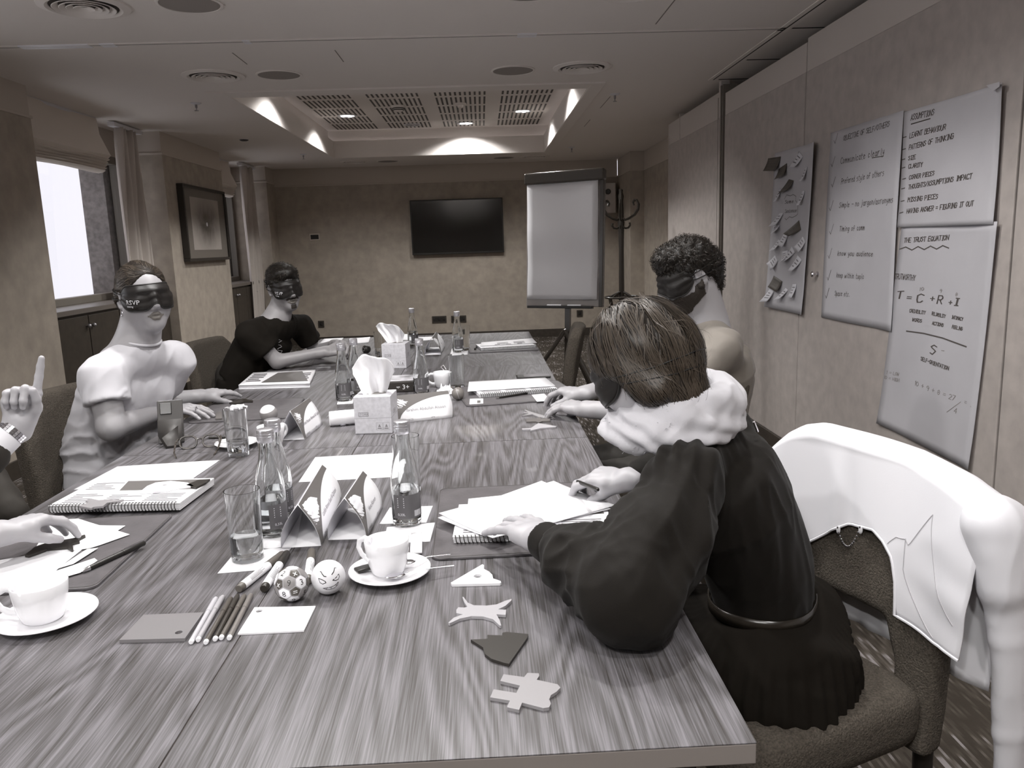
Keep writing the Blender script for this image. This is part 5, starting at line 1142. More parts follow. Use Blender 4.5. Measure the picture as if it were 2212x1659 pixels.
def sleep_mask(person, o, c, R, s, V, F, hairs, seed=0, logo=True, strap=2, zs=((.014, .030), (-.004, .0))):
    """padded eye mask wrapped over the face, with piping, straps and lettering"""
    L = lambda P: ((np.asarray(P)-c)@R.T)/s; W_ = lambda P: c+s*(np.asarray(P)@R); lv = L(V); k = np.abs(lv).max(1) < .16
    fk = k[F].all(1); bv = BVHTree.FromPolygons([tuple(x) for x in lv], [tuple(x) for x in F[fk]])
    hv = [BVHTree.FromPolygons([tuple(x) for x in L(a)], [tuple(x) for x in b]) for a, b in hairs]
    def rad(a, z, trees):
        d = Vector((math.sin(a), math.cos(a), 0)); best = .0
        for t_ in trees:
            h_ = t_.ray_cast(Vector((0, -.01, z))+d*.25, -d)
            if h_[0] is not None: best = max(best, (h_[0]-Vector((0, -.01, z))).dot(d))
        return best if best > 0 else .085
    na, nz = 45, 15; AA = np.linspace(-1.22, 1.22, na)
    top = lambda a: .050-.010*(a/1.22)**2-.020*max(0, (abs(a)-.9)/.32)**2
    bot = lambda a: (-.038+.026*math.exp(-(a/.16)**2)) if abs(a) < .7 else -.038+.03*((abs(a)-.7)/.52)**2
    Rr = np.array([[rad(a, bot(a)+(top(a)-bot(a))*t, [bv]) for t in np.linspace(0, 1, nz)] for a in AA])
    for _ in range(3):
        P_ = np.pad(Rr, 1, mode='edge'); Rr = np.maximum(Rr*.75, (P_[1:-1, 1:-1]*2+P_[:-2, 1:-1]+P_[2:, 1:-1]+P_[1:-1, :-2]+P_[1:-1, 2:])/6)
    def pt(i, j, e): a = AA[i]; t = j/(nz-1); z = bot(a)+(top(a)-bot(a))*t; q = Rr[i, j]+e; return (q*math.sin(a), -.01+q*math.cos(a), z)
    puff = lambda i, j: .0045+.006*math.sin(math.pi*j/(nz-1))*math.sin(math.pi*i/(na-1))**.3+.0022*math.sin(j*1.25+.5*math.sin(i*.5+seed))*math.sin(math.pi*j/(nz-1))
    G = [[W_(pt(i, j, puff(i, j)))-o for j in range(nz)] for i in range(na)]
    M_mask = mat('mask_satin', col=(.012, .010, .009), rough=.42, spec=.35); pa = MB().grid(G).build('eye_mask', M_mask, person, ang=180, solid=.004)
    ring = [pt(i, 0, .005) for i in range(na)]+[pt(na-1, j, .005) for j in range(1, nz)]+[pt(i, nz-1, .005) for i in range(na-2, -1, -1)]+[pt(0, j, .005) for j in range(nz-2, 0, -1)]
    MB().tube([W_(p)-o for p in ring], .0028*s, 8, closed=True).build('piping', mat('mask_piping', col=(.010, .009, .008), rough=.5), pa)
    for q in range(strap):
        z0, z1 = zs[q]; P = []
        for a in np.linspace(1.15, 2*math.pi-1.15, 40): z = z0+(z1-z0)*math.sin((a-1.15)/(2*math.pi-2.3)*math.pi); r_ = rad(a, z, [bv]+hv)+.003; P.append(W_((r_*math.sin(a), -.01+r_*math.cos(a), z))-o)
        MB().tube(P, .0032*s, 6, flat=.5).build('strap', mat('mask_piping'), pa)
    if logo:
        l = MB()
        def fn(u, v):
            a = .86-u; z = -.014+v; i = (a+1.22)/2.44*(na-1); i0 = int(np.clip(math.floor(i), 0, na-2)); fi = i-i0; t = (z-bot(a))/(top(a)-bot(a)); j = np.clip(t, 0, 1)*(nz-1); j0 = int(np.clip(math.floor(j), 0, nz-2)); fj = j-j0
            e = lambda I, J: Rr[I, J]+puff(I, J); q = (e(i0, j0)*(1-fi)+e(i0+1, j0)*fi)*(1-fj)+(e(i0, j0+1)*(1-fi)+e(i0+1, j0+1)*fi)*fj+.0030
            return W_((q*math.sin(a), -.01+q*math.cos(a), z))-o
        put_text(l, 'RSVP', .021, fn, sx=9.5); put_text(l, 'training', .009, fn, off=(.02, -.0095), sx=8.); l.build('lettering', mat('label_print'), pa, smooth=False)
    return pa
def extrude_shell(name, V, F, pick, off, m, parent, o, seed=0, rough_amp=.0015):
    c = V[F].mean(1); k = pick(c); N = vnormals(V, F); r = np.random.RandomState(seed)
    used, inv = np.unique(F[k].ravel(), return_inverse=True); return addmesh(name, V[used]+N[used]*(off+rough_amp*r.rand(len(used))[:, None]), inv.reshape(-1, 4), m, parent, o)

def torso(pel, wst, che, sh, nb, lat, sA, sB, wp, ww, wc, dp, dw, dc, rs=.058):
    """garment volume: hips, waist, chest, sloping shoulders"""
    top = sh*.55+che*.45
    return [etube([(pel, wp, dp), (wst, ww, dw), (che, wc, dc), (top, wc*.90, dc*.86)], lat, .05, e=2.25, end=.03), etube([(top, wc*.84, dc*.80), (sh+[0, 0, -.012], wc*.62, dc*.62), (nb+[0, 0, -.03], .066, .062)], lat, .06, e=2.1),
            cap(nb+[0, 0, -.045], sA, .045, rs, .06), cap(nb+[0, 0, -.045], sB, .045, rs, .06)]
# ---------------------------------------------------------------- upholstered chairs
M_fab = mat('chair_fabric', col=(.085, .073, .060), rough=.95, bump_s=260, bump_d=1., bump_dist=.004, noise_s=220, noise_a=.35, spec=.15)
def poly_sdf(P2, poly):
    d = None; ins = np.zeros(P2.shape[:-1], bool); n = len(poly)
    for i in range(n):
        a, b = np.array(poly[i]), np.array(poly[(i+1) % n]); e = b-a; w = P2-a; t = np.clip((w@e)/(e@e), 0, 1); q = np.linalg.norm(w-t[..., None]*e, axis=-1); d = q if d is None else np.minimum(d, q)
        c = (a[1] > P2[..., 1]) != (b[1] > P2[..., 1]); ins ^= c & (P2[..., 0] < (b[0]-a[0])*(P2[..., 1]-a[1])/(b[1]-a[1]+1e-12)+a[0])
    return np.where(ins, -d, d)
def back_x(y, z): return -.235-(z-.45)*.20-.0+.03*(y/.23)**2*np.clip((z-.4)/.3, 0, 1)
_cp = [(-.225, .35), (-.150, .35), (-.135, .50), (-.09, .585), (.09, .585), (.135, .50), (.150, .35), (.225, .35), (.215, .86), (.17, .905), (-.17, .905), (-.215, .86)]
def _chair_meshes():
    h = .011; ax = [np.arange(-.42, -.14, h), np.arange(-.27, .27, h), np.arange(.28, .97, h)]; P = np.stack(np.meshgrid(*ax, indexing='ij'), -1)
    X = P[..., 0]-back_x(P[..., 1], P[..., 2]); d2 = poly_sdf(P[..., 1:], _cp)+.012; dx = np.abs(X)-.018
    D = np.hypot(np.maximum(d2, 0), np.maximum(dx, 0))+np.minimum(np.maximum(d2, dx), 0)-.016
    V, F = surf_array(D.astype(np.float32), np.array([a[0] for a in ax]), h); V = relax(V, F, 2, .4)
    return V, F
def surf_array(D, lo, h):
    global surf
    n = np.array(D.shape); ins = D < 0
    c = [ins[i:n[0]-1+i, j:n[1]-1+j, k:n[2]-1+k] for i in (0, 1) for j in (0, 1) for k in (0, 1)]; s = sum(x.astype(np.int8) for x in c); act = (s > 0) & (s < 8); ix = np.argwhere(act); idm = np.full(act.shape, -1, np.int64); idm[act] = np.arange(len(ix))
    acc = np.zeros((len(ix), 3)); cnt = np.zeros(len(ix)); off = np.array([(i, j, k) for i in (0, 1) for j in (0, 1) for k in (0, 1)]); val = [D[tuple((ix+o).T)] for o in off]
    for p in range(8):
        for q in range(p+1, 8):
            if np.abs(off[p]-off[q]).sum() != 1: continue
            m = (val[p] < 0) != (val[q] < 0); t = val[p][m]/(val[p][m]-val[q][m]); acc[m] += off[p]+t[:, None]*(off[q]-off[p]); cnt[m] += 1
    V = lo+h*(ix+acc/np.maximum(cnt, 1)[:, None]); F = []
    for a in range(3):
        b, cc = (a+1) % 3, (a+2) % 3; e = [0, 0, 0]; e[a] = 1
        E_ = np.argwhere(ins[tuple(slice(0, n[k]-e[k]) for k in range(3))] != ins[tuple(slice(e[k], n[k]) for k in range(3))]); ok = (E_[:, b] > 0) & (E_[:, cc] > 0) & (E_[:, b] < n[b]-1) & (E_[:, cc] < n[cc]-1); E_ = E_[ok]; q = []
        for db, dc in ((-1, -1), (0, -1), (0, 0), (-1, 0)): w = E_.copy(); w[:, b] += db; w[:, cc] += dc; q.append(idm[tuple(w.T)])
        q = np.stack(q, 1); fl = ~ins[tuple(E_.T)]; q[fl] = q[fl][:, ::-1]; F.append(q)
    return V, np.concatenate(F)
def chair_proto():
    t = thing('upholstered_chair', 'x', 'chair', (0, 0, 0), 0, 'dark upholstered chairs'); V, F = _chair_meshes(); addmesh('backrest', V, F, M_fab, t, np.zeros(3))
    R = []
    for z, g in ((.375, -.02), (.385, -.004), (.41, .0), (.45, .0), (.468, -.006), (.478, -.022), (.482, -.06)):
        R.append([(x, y, z+.006*(1-(x/.24)**2)*(z > .46)) for x, y in [(math.copysign(abs(math.cos(a))**.28, math.cos(a))*(.235+g)+.005, math.copysign(abs(math.sin(a))**.28, math.sin(a))*(.225+g)) for a in np.linspace(0, 2*math.pi, 49)[:-1]]])
    MB().rings(R).build('seat', M_fab, t, ang=60)
    for sx, sy in ((.20, .19), (.20, -.19), (-.24, .19), (-.24, -.19)):
        MB().tube([(sx, sy, .40), (sx*1.03, sy, .2), (sx*1.08, sy*1.02, 0.0)], [.021, .018, .014], 12).build('leg', M_leg, t)
    return t
CH0 = chair_proto()
def place_chair(c, face, label, first=False):
    a = math.atan2(face[1], face[0])
    if first: CH0.location = (c[0], c[1], 0); CH0.rotation_euler = (0, 0, a); CH0['label'] = label; return CH0
    return dup(CH0, (c[0], c[1], 0), a, label)
CF = np.array([-.924, -.382]); CC = np.array([.572, 1.511])
place_chair(CC, CF, 'dark upholstered chair with a white jacket on its back, under the woman in black', True)
place_chair((-1.30, 2.84), (.97, -.22), 'dark upholstered chair under the woman in white')
place_chair((-1.27, 4.40), (.98, -.18), 'dark upholstered chair under the man in the black T-shirt')
place_chair((.235, 4.56), (-.99, .12), 'empty dark upholstered chair at the far right of the table')
place_chair((.60, 2.90), (-1., -.05), 'dark upholstered chair under the curly-haired man')
place_chair((-1.54, 2.05), (1, 0.), 'dark upholstered chair under the person with the raised finger, at the left edge')
place_chair((-1.46, 1.16), (1, 0.05), 'dark upholstered chair of the nearest person at the left edge')

# ---------------------------------------------------------------- white jacket hung over the chair back
M_jack = mat('white_jacket', .74, .62, bump_s=380, bump_d=.08, bump_dist=.001)
jk = thing('white_jacket', 'white tailored jacket draped over the chair of the woman in black', 'jacket', (CC[0], CC[1], 0), math.atan2(CF[1], CF[0]))
def fz(t): return float(np.interp(t, [-.1, .246, .36, .43, .517, .58, .64, .70, .745, .765, 1.2], [.66, .674, .719, .742, .75, .753, .738, .712, .66, .605, .585]))
def jtop(t): return float(np.interp(t, [-.1, .0, .06, .16, .4, .67, .94, 1.12], [.84, .885, .905, .918, .912, .906, .886, .86]))
def jpt(t, v):
    """white jacket surface: v 0 hem behind, .4 over the top, 1 front edge; t 0 far side, 1 near side"""
    y = (t-.5)*.48; zt, zb, zf = jtop(t), .50, fz(t)
    if v < .35: z = zb+(zt-zb)*(v/.35); side = -1.
    elif v < .45: z = zt; side = -1+2*(v-.35)/.10
    else: z = zt+(zf-zt)*((v-.45)/.55); side = 1.
    bx = float(back_x(np.clip(y, -.23, .23), min(z, .9))); cp = math.cos(side*math.pi/2)*.022 if abs(side) < 1 else 0; dn = max(0., zt-z)
    fold = .004*math.sin(t*13+z*9)+.010*math.exp(-((t-.32-.3*dn)/.035)**2)*min(1, dn*6)-.006*math.exp(-((t-.40-.3*dn)/.03)**2)*min(1, dn*6)+.006*math.sin(z*70+t*10)*max(0, t-.72)*max(0, 1-abs(z-.68)*6)+.012*max(0, t-.75)*math.sin(t*21)
    return np.array([bx+side*(.043+.35*max(0, t-1.0)*dn)+(fold if side > 0 else -fold*.5)-.20*max(0, t-1.0)**1.5, y, z+cp-.05*max(0, t-1.0)])
NT, NV = 64, 56
G = [[jpt(t, v) for v in np.linspace(0, 1, NV)] for t in np.linspace(-.07, 1.09, NT)]
MB().grid(G).build('shell', M_jack, jk, ang=180, solid=.004)
MB().tube([jpt(t, 1)+[.002, 0, 0] for t in np.linspace(-.07, 1.09, 80)], .003, 6).build('hem', M_jack, jk)
nearP = np.array([float(back_x(.22, .86)), .285, .84])
pj = [ell(nearP+[.015, -.005, .005], (.058, .048, .050), None, .03), cap(nearP+[.015, .0, -.01], nearP+[.02, .020, -.11], .050, .036, .03), etube([(nearP+[.015, .012, -.05], .042, .032), (nearP+[-.005, .026, -.22], .034, .024), (nearP+[-.03, .03, -.42], .034, .020), (nearP+[-.06, .03, -.66], .036, .018)], (1, -.3, 0), .03)]
garment('sleeve', pj, .0065, M_jack, jk, np.zeros(3), 3, .0022, 45, (0, 0, 1))
farP = np.array([float(back_x(.22, .86)), -.225, .85])
pj = [ell(farP+[-.02, -.005, -.01], (.05, .04, .05), None, .03), etube([(farP+[-.03, -.03, -.06], .045, .030), (farP+[-.05, -.04, -.3], .04, .025), (farP+[-.06, -.04, -.55], .038, .020)], (1, .2, 0), .03)]
garment('sleeve', pj, .009, M_jack, jk, np.zeros(3), 5, .003, 45, (0, 0, 1))
a, b = jpt(.40, 1.), jpt(.517, 1.); ch = MB()
for k in range(17): s = k/16; p_ = a*(1-s)+b*s+np.array([.007, 0, -.045*math.sin(s*math.pi)**.8]); ch.sphere(p_, (.0024, .0024, .0034), 8, 6)
o_ = ch.build('chain_loop', M_metal, jk); o_['kind'] = 'stuff'
for q in (a, b): MB().sphere(q+[.005, 0, -.006], (.004, .005, .010), 10, 8).build('chain_tab', mat('bare_metal'), jk)
for pts in ([(.665, .97), (.71, .85), (.78, .70), (.86, .57)], [(.86, .57), (.89, .68), (.95, .79), (1.05, .89)], [(.745, .77), (.79, .86), (.87, .93), (.97, .985)]):
    c0, c1, c2, c3 = [np.array(q) for q in pts]; B_ = [(1-w)**3*c0+3*(1-w)**2*w*(c1*1.5-c0*.25-c3*.25+(c1-c2)*0)+3*(1-w)*w*w*(c2*1.5-c0*.25-c3*.25)+w**3*c3 for w in np.linspace(0, 1, 30)]
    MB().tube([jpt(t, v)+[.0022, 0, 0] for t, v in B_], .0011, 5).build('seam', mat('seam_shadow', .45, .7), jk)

# ---------------------------------------------------------------- people
def legs(pel, knee, foot, lat, m, key, person, o, wide=1., shoe=True):
    """trousers or skirted legs, shoes on the floor"""
    lat = unit(lat); pr = [etube([(pel+[0, 0, .16], .15*wide, .11), (pel+[0, 0, .02], .175*wide, .125)], lat, .04)]
    for s in (-1, 1):
        hp = pel+lat*s*.085+np.array([0, 0, -.0]); kn = knee+lat*s*.11; ft = foot+lat*s*.10
        pr += [cap(hp, kn, .085, .062, .04), cap(kn, ft+[0, 0, .10], .060, .045, .03)]
    garment('trousers', pr, .012, m, person, o, 3, .003, 45, (0, 0, 1))
    if shoe:
        fw = unit(np.array([knee[0]-pel[0], knee[1]-pel[1], 0]))
        for s in (-1, 1):
            ft = foot+lat*s*.10; q = MB(); q.sphere(ft-o+fw*.06+[0, 0, .045], (.045, .045, .045), 14, 8)
            q2 = [etube([(ft+[0, 0, .045]-fw*.04, .036, .042), (ft+[0, 0, .04]+fw*.07, .042, .036), (ft+[0, 0, .032]+fw*.16, .036, .026)], np.cross(fw, (0, 0, 1)), .02)]
            V, F = surf(q2, .010); V[:, 2] = np.maximum(V[:, 2], .002); addmesh('shoe', V, F, M_black, person, o)
def upper_body(pel, waist, chest, sh, neck, lat, w, dp=1.):   # hidden torso skin
    return [etube([(pel, .13*w, .10*dp), (waist, .115*w, .085*dp), (chest, .135*w, .10*dp), (sh, .12*w, .075*dp)], lat, .04), cap(sh, neck, .06, .055, .05)]
def arm(s, e, w, r=(.046, .038, .026)): return [cap(s, e, r[0], r[1], .03), cap(e, w, r[1]*1.02, r[2], .02)]
A3 = lambda *p: np.array(p, float)
RELAX = [(.22, .30, .20), (.25, .32, .22), (.30, .34, .22), (.32, .34, .22)]
M_hair = mat('dark_hair', col=(.008, .006, .0045), rough=.5, spec=.4); M_hair2 = mat('brown_hair', col=(.016, .012, .009), rough=.6, spec=.2); M_str = mat('brown_strand', col=(.060, .046, .034), rough=.45, spec=.4); M_str2 = mat('dark_strand', col=(.022, .017, .013), rough=.45, spec=.4)

def belt_ring(T, o, c, lat, meshes):
    tr = [BVHTree.FromPolygons([tuple(x) for x in V], [tuple(x) for x in F]) for V, F in meshes]; fw = np.cross(lat, (0, 0, 1)); G = []
    for z in (-.013, -.004, .004, .013):
        row = []
        for a in np.linspace(0, 2*math.pi, 61)[:-1]:
            d = lat*math.cos(a)+fw*math.sin(a); best = .08
            for t_ in tr:
                for zz in (z-.004, z+.004):
                    h_ = t_.ray_cast(Vector(c+d*.4+[0, 0, zz]), Vector(-d))
                    if h_[0] is not None: best = max(best, (np.array(h_[0])-c)@d)
            row.append(best)
        G.append(row)
    R_ = np.array(G).max(0); R_ = (R_+np.roll(R_, 1)+np.roll(R_, -1)+np.roll(R_, 2)+np.roll(R_, -2))/5+.004; A_ = np.linspace(0, 2*math.pi, 61)[:-1]
    MB().grid([[c+(lat*math.cos(a)+fw*math.sin(a))*r+A3(0, 0, z)-o for a, r in zip(A_, R_)] for z in (-.012, .012)], wrap=True).build('belt', mat('belt_leather', col=(.022, .018, .014), rough=.25), T, ang=180, solid=.004)

# ---- woman in black (right foreground)
def woman_black():
    o = A3(.57, 1.50, 0); T = thing('person', 'woman in a black blouse and skirt with a white scarf, bent over papers', 'person', o)
    pel, wst, che, sh, nb = A3(.590, 1.53, .53), A3(.560, 1.515, .66), A3(.498, 1.51, .84), A3(.440, 1.51, .965), A3(.402, 1.515, 1.03)
    sL, sR = A3(.345, 1.335, .955), A3(.505, 1.685, .955); lat = unit(sR-sL)
    eL, wL = A3(.215, 1.155, .812), A3(.097, 1.380, .838); eR, wR = A3(.44, 1.88, .80), A3(.325, 1.77, .825)
    hc = A3(.303, 1.50, 1.140); R = frame((-.66, .52, -.55)); hp, HT = head_prims(hc, R, 1., nb, .05, .95)
    hL, tL = hand_prims(wL, (-.40, .915, -.02), (0, .0, 1), -1, [(.10, .12, .08), (.12, .14, .10), (.20, .26, .14), (.16, .16, .10)], (.12, .0, -.16, -.42), (.6, .35, .2, .2), 1.04)
    hR, tR = hand_prims(wR, (-.84, .50, -.02), (.05, -.30, .95), 1, [(.35, .75, .40), (.45, .8, .45), (.55, .8, .5), (.6, .8, .5)], (.10, .02, -.04, -.1), (.50, .50, .15, .15), 1.0)
    co = upper_body(pel, wst, che, sh+[-.01, 0, -.03], nb, lat, .82)+arm(sL, eL, wL, (.042, .034, .025))+arm(sR, eR, wR, (.042, .034, .025))
    V, F = body(T, o, co, [hp], [hL, hR], tL+tR, 'fair', .42)
    M_bl = mat('black_blouse', col=(.007, .0053, .0037), rough=.8, sheen=.04, spec=.2, bump_s=500, bump_d=.1)
    pr = torso(wst+[.0, 0, -.04], wst+[-.01, 0, .05], che, sh, nb, lat, sL+[.01, .02, .0], sR, .122, .130, .160, .098, .106, .112, .052)
    pr += [cap(sL, sL*.5+eL*.5, .060, .072, .05), cap(sL*.5+eL*.5, eL+[0, 0, .015], .078, .074, .04), cap(eL+[0, 0, .01], eL*.45+wL*.55+[0, 0, .008], .070, .060, .035), cap(eL*.45+wL*.55, wL+[.012, -.028, 0], .058, .036, .03)]
    pr += [cap(sR, eR, .070, .075, .05), cap(eR, wR+[.04, .02, 0], .065, .042, .03)]
    sub = [cap(wL, wL+unit(wL-eL)*.12, .05, .06, .004, 's')]
    def ex(Vv, N):
        d1 = np.exp(-(np.linalg.norm(Vv-(eL*.6+wL*.4+[0, 0, .03]), axis=1)/.10)**2); d2 = np.exp(-(np.linalg.norm(Vv-(sL+[0.0, .02, .02]), axis=1)/.09)**2)
        d3 = np.exp(-(np.linalg.norm(Vv-(sL*.45+eL*.55), axis=1)/.13)**2); return .013*d1*creases(Vv, 17, 75, eL-wL+A3(.05, .1, .25))+.006*d2*np.sin(Vv@A3(190, -80, 20))+.012*d3*creases(Vv, 23, 48, sL-eL)
    def keep_table(Vv): return Vv
    _, Vg, Fg = garment('blouse', pr+sub, .0058, M_bl, T, o, 11, .0030, 42, (-.2, .1, 1), ex, floor=lambda V_: np.where((V_[:, 0] < .322)[:, None], np.stack([V_[:, 0], V_[:, 1], np.maximum(V_[:, 2], .7525+.004*np.sin(V_[:, 0]*90)**2)], 1), V_))
    cl = [cap(wL+unit(wL-eL)*-.030, wL+unit(wL-eL)*-.006, .0375, .0365, .004), cap(wL+unit(wL-eL)*.0, wL+unit(wL-eL)*.1, .0300, .04, .003, 's')]
    garment('cuff', cl, .003, M_bl, T, o, 5, .0008, 40)
    # belt and skirt
    fwd = -np.cross(lat, (0, 0, 1)); fwd = fwd if fwd[0] < 0 else -fwd; kn = pel+fwd*.42+[0, 0, -.02]; ft = A3(kn[0]+.02, kn[1], 0)
    ps = [etube([(wst+[0, 0, -.028], .120, .097), (wst+[.01, 0, -.075], .150, .122), (pel+[.012, 0, .0], .185, .150), (pel+[.0, 0, -.045], .195, .155)], lat, .03, end=.02), etube([(pel+[0, 0, -.01], .18, .085), (kn, .16, .075)], lat, .06), etube([(kn, .15, .07), (ft+[0, 0, .25], .17, .10)], lat, .05), etube([(pel+[.02, 0, -.02], .205, .15), (pel+[-.02, -.06, -.14], .20, .15)], lat, .05, end=.04)]
    def pleat(Vv, N): th = np.arctan2((Vv-pel)@fwd, (Vv-pel)@lat); return .0042*np.sin(th*46+3*wave(Vv, 2, 8))*np.clip((wst[2]-.05-Vv[:, 2])/.06, 0, 1)
    SK = garment('skirt', ps, .0065, mat('black_skirt', col=(.009, .007, .005), rough=.85, spec=.12), T, o, 21, .002, 30, (0, 0, 1), pleat)
    belt_ring(T, o, wst+[0, 0, -.022], lat, [(Vg, Fg)])
    for s in (-1, 1): MB().tube([kn+lat*s*.07+[0, 0, -.1]-o, ft+lat*s*.07+[0, 0, .10]-o, ft+lat*s*.07+[0, 0, .04]-o], [.05, .038, .034], 12).build('stocking', M_black, T); q = [etube([(ft+lat*s*.07+[0, 0, .035], .034, .034), (ft+lat*s*.07+fwd*.13+[0, 0, .03], .034, .026)], lat, .02)]; v_, f_ = surf(q, .01); addmesh('shoe', v_, f_, M_black, T, o)
    # scarf folded round the neck
    c0 = A3(.362, 1.50, 1.035); P = []; u_ = unit(A3(.93, .33, .10)); v_ = unit(np.cross((-.10, -.03, 1), u_))
    ps = []
    for lay, (rr, dz, rad) in enumerate(((.100, -.010, .027), (.094, .016, .026), (.084, .040, .022))):
        ring = [c0+u_*rr*1.12*math.cos(a)+v_*rr*math.sin(a)+A3(0, 0, dz)+u_*(.01*lay) for a in np.linspace(0, 2*math.pi, 17)[:-1]]
        for a, b in zip(ring, ring[1:]+ring[:1]): ps.append(cap(a, b, rad, rad, .016))
    ps += [cap(c0+u_*.06+[0, 0, .0], c0+u_*.10+[0, 0, .05], .04, .02, .03)]
    def ex2(Vv, N): return .0038*np.sin((Vv-c0)@(A3(40, -30, 150))+3.0*wave(Vv, 8, 30))+.003*creases(Vv, 12, 80, A3(.6, .2, .5))
    garment('scarf', ps, .0055, mat('white_scarf', .50, .85, sheen=.2, bump_s=600, bump_d=.15), T, o, 31, .002, 40, v_, ex2)
    fr = MB(); r = random.Random(3)
    for k in range(70):
        a = math.pi+r.uniform(-.9, 1.1); p = c0+u_*.108*math.cos(a)*1.1+v_*.108*math.sin(a)+A3(0, 0, r.uniform(-.03, .02)); d = unit(p-c0)*.012+A3(r.uniform(-.004, .004), r.uniform(-.004, .004), r.uniform(-.004, .006)); fr.tube([p+d*.9-o, p+d*1.5-o], [.0007, .0003], 4)
    fr.build('fringe', mat('white_scarf'), T)
    MB().tube([A3(.545, 1.53, .99)-o, A3(.535, 1.525, 1.012)-o], .0028, 6).build('zip_pull', M_metal, T)
    # hair gathered to the nape
    L = lambda p: HT(p); hq = [ell(L((0, -.014, .036)), (.083, .103, .091), R, .02), cap(L((0, -.05, -.02)), L((0, -.045, -.085)), .060, .046, .04), ell(L((0, -.07, .0)), (.068, .05, .062), R, .03), cap(L((.058, .005, .01)), L((.055, -.03, -.06)), .030, .030, .02), cap(L((-.058, .005, .01)), L((-.055, -.03, -.06)), .030, .030, .02),
          ell(L((0, .105, -.045)), (.075, .075, .088), R, .012, 's'), ell(L((.085, .055, -.045)), (.04, .045, .05), R, .012, 's'), ell(L((-.085, .055, -.045)), (.04, .045, .05), R, .012, 's')]
    fl = lambda P: (HT((0, -.05, -.13))-P)/(np.linalg.norm(HT((0, -.05, -.13))-P, axis=1)[:, None]+1e-6)*.8+A3(0.05, -.02, -.5)
    Vh, Fh = surf(hq, .0055); Vh = relax(Vh, Fh, 2); N = vnormals(Vh, Fh); Vh = Vh+N*(.0035*wave(Vh, 4, 55)+.003*creases(Vh, 6, 70, R[2]))[:, None]; hb = addmesh('hair', Vh, Fh, M_hair2, T, o)
    strands('hair_strands', Vh, Fh, M_str, hb, o, 2400, 12, .012, fl, 5, .0009, .004, .14)
    strands('under_strands', Vh, Fh, M_str2, hb, o, 1500, 12, .012, fl, 15, .0011, .003, .14)
    strands('stray_hair', Vh, Fh, M_str, hb, o, 160, 8, .010, fl, 9, .0005, .014, .5)
    sleep_mask(T, o, hc, R, 1., V, F, [(Vh, Fh)], 1, False, zs=((.0, -.035), (-.012, -.06)))
    kp = A3(.206, 1.868, .797); t, L_ = pen('ballpoint_pen', 'pen held by the woman in black', (1240, 1037), (1292, 1058), .0045, BP, group='ballpoint pens', z=.048, zb=.085)
woman_black()

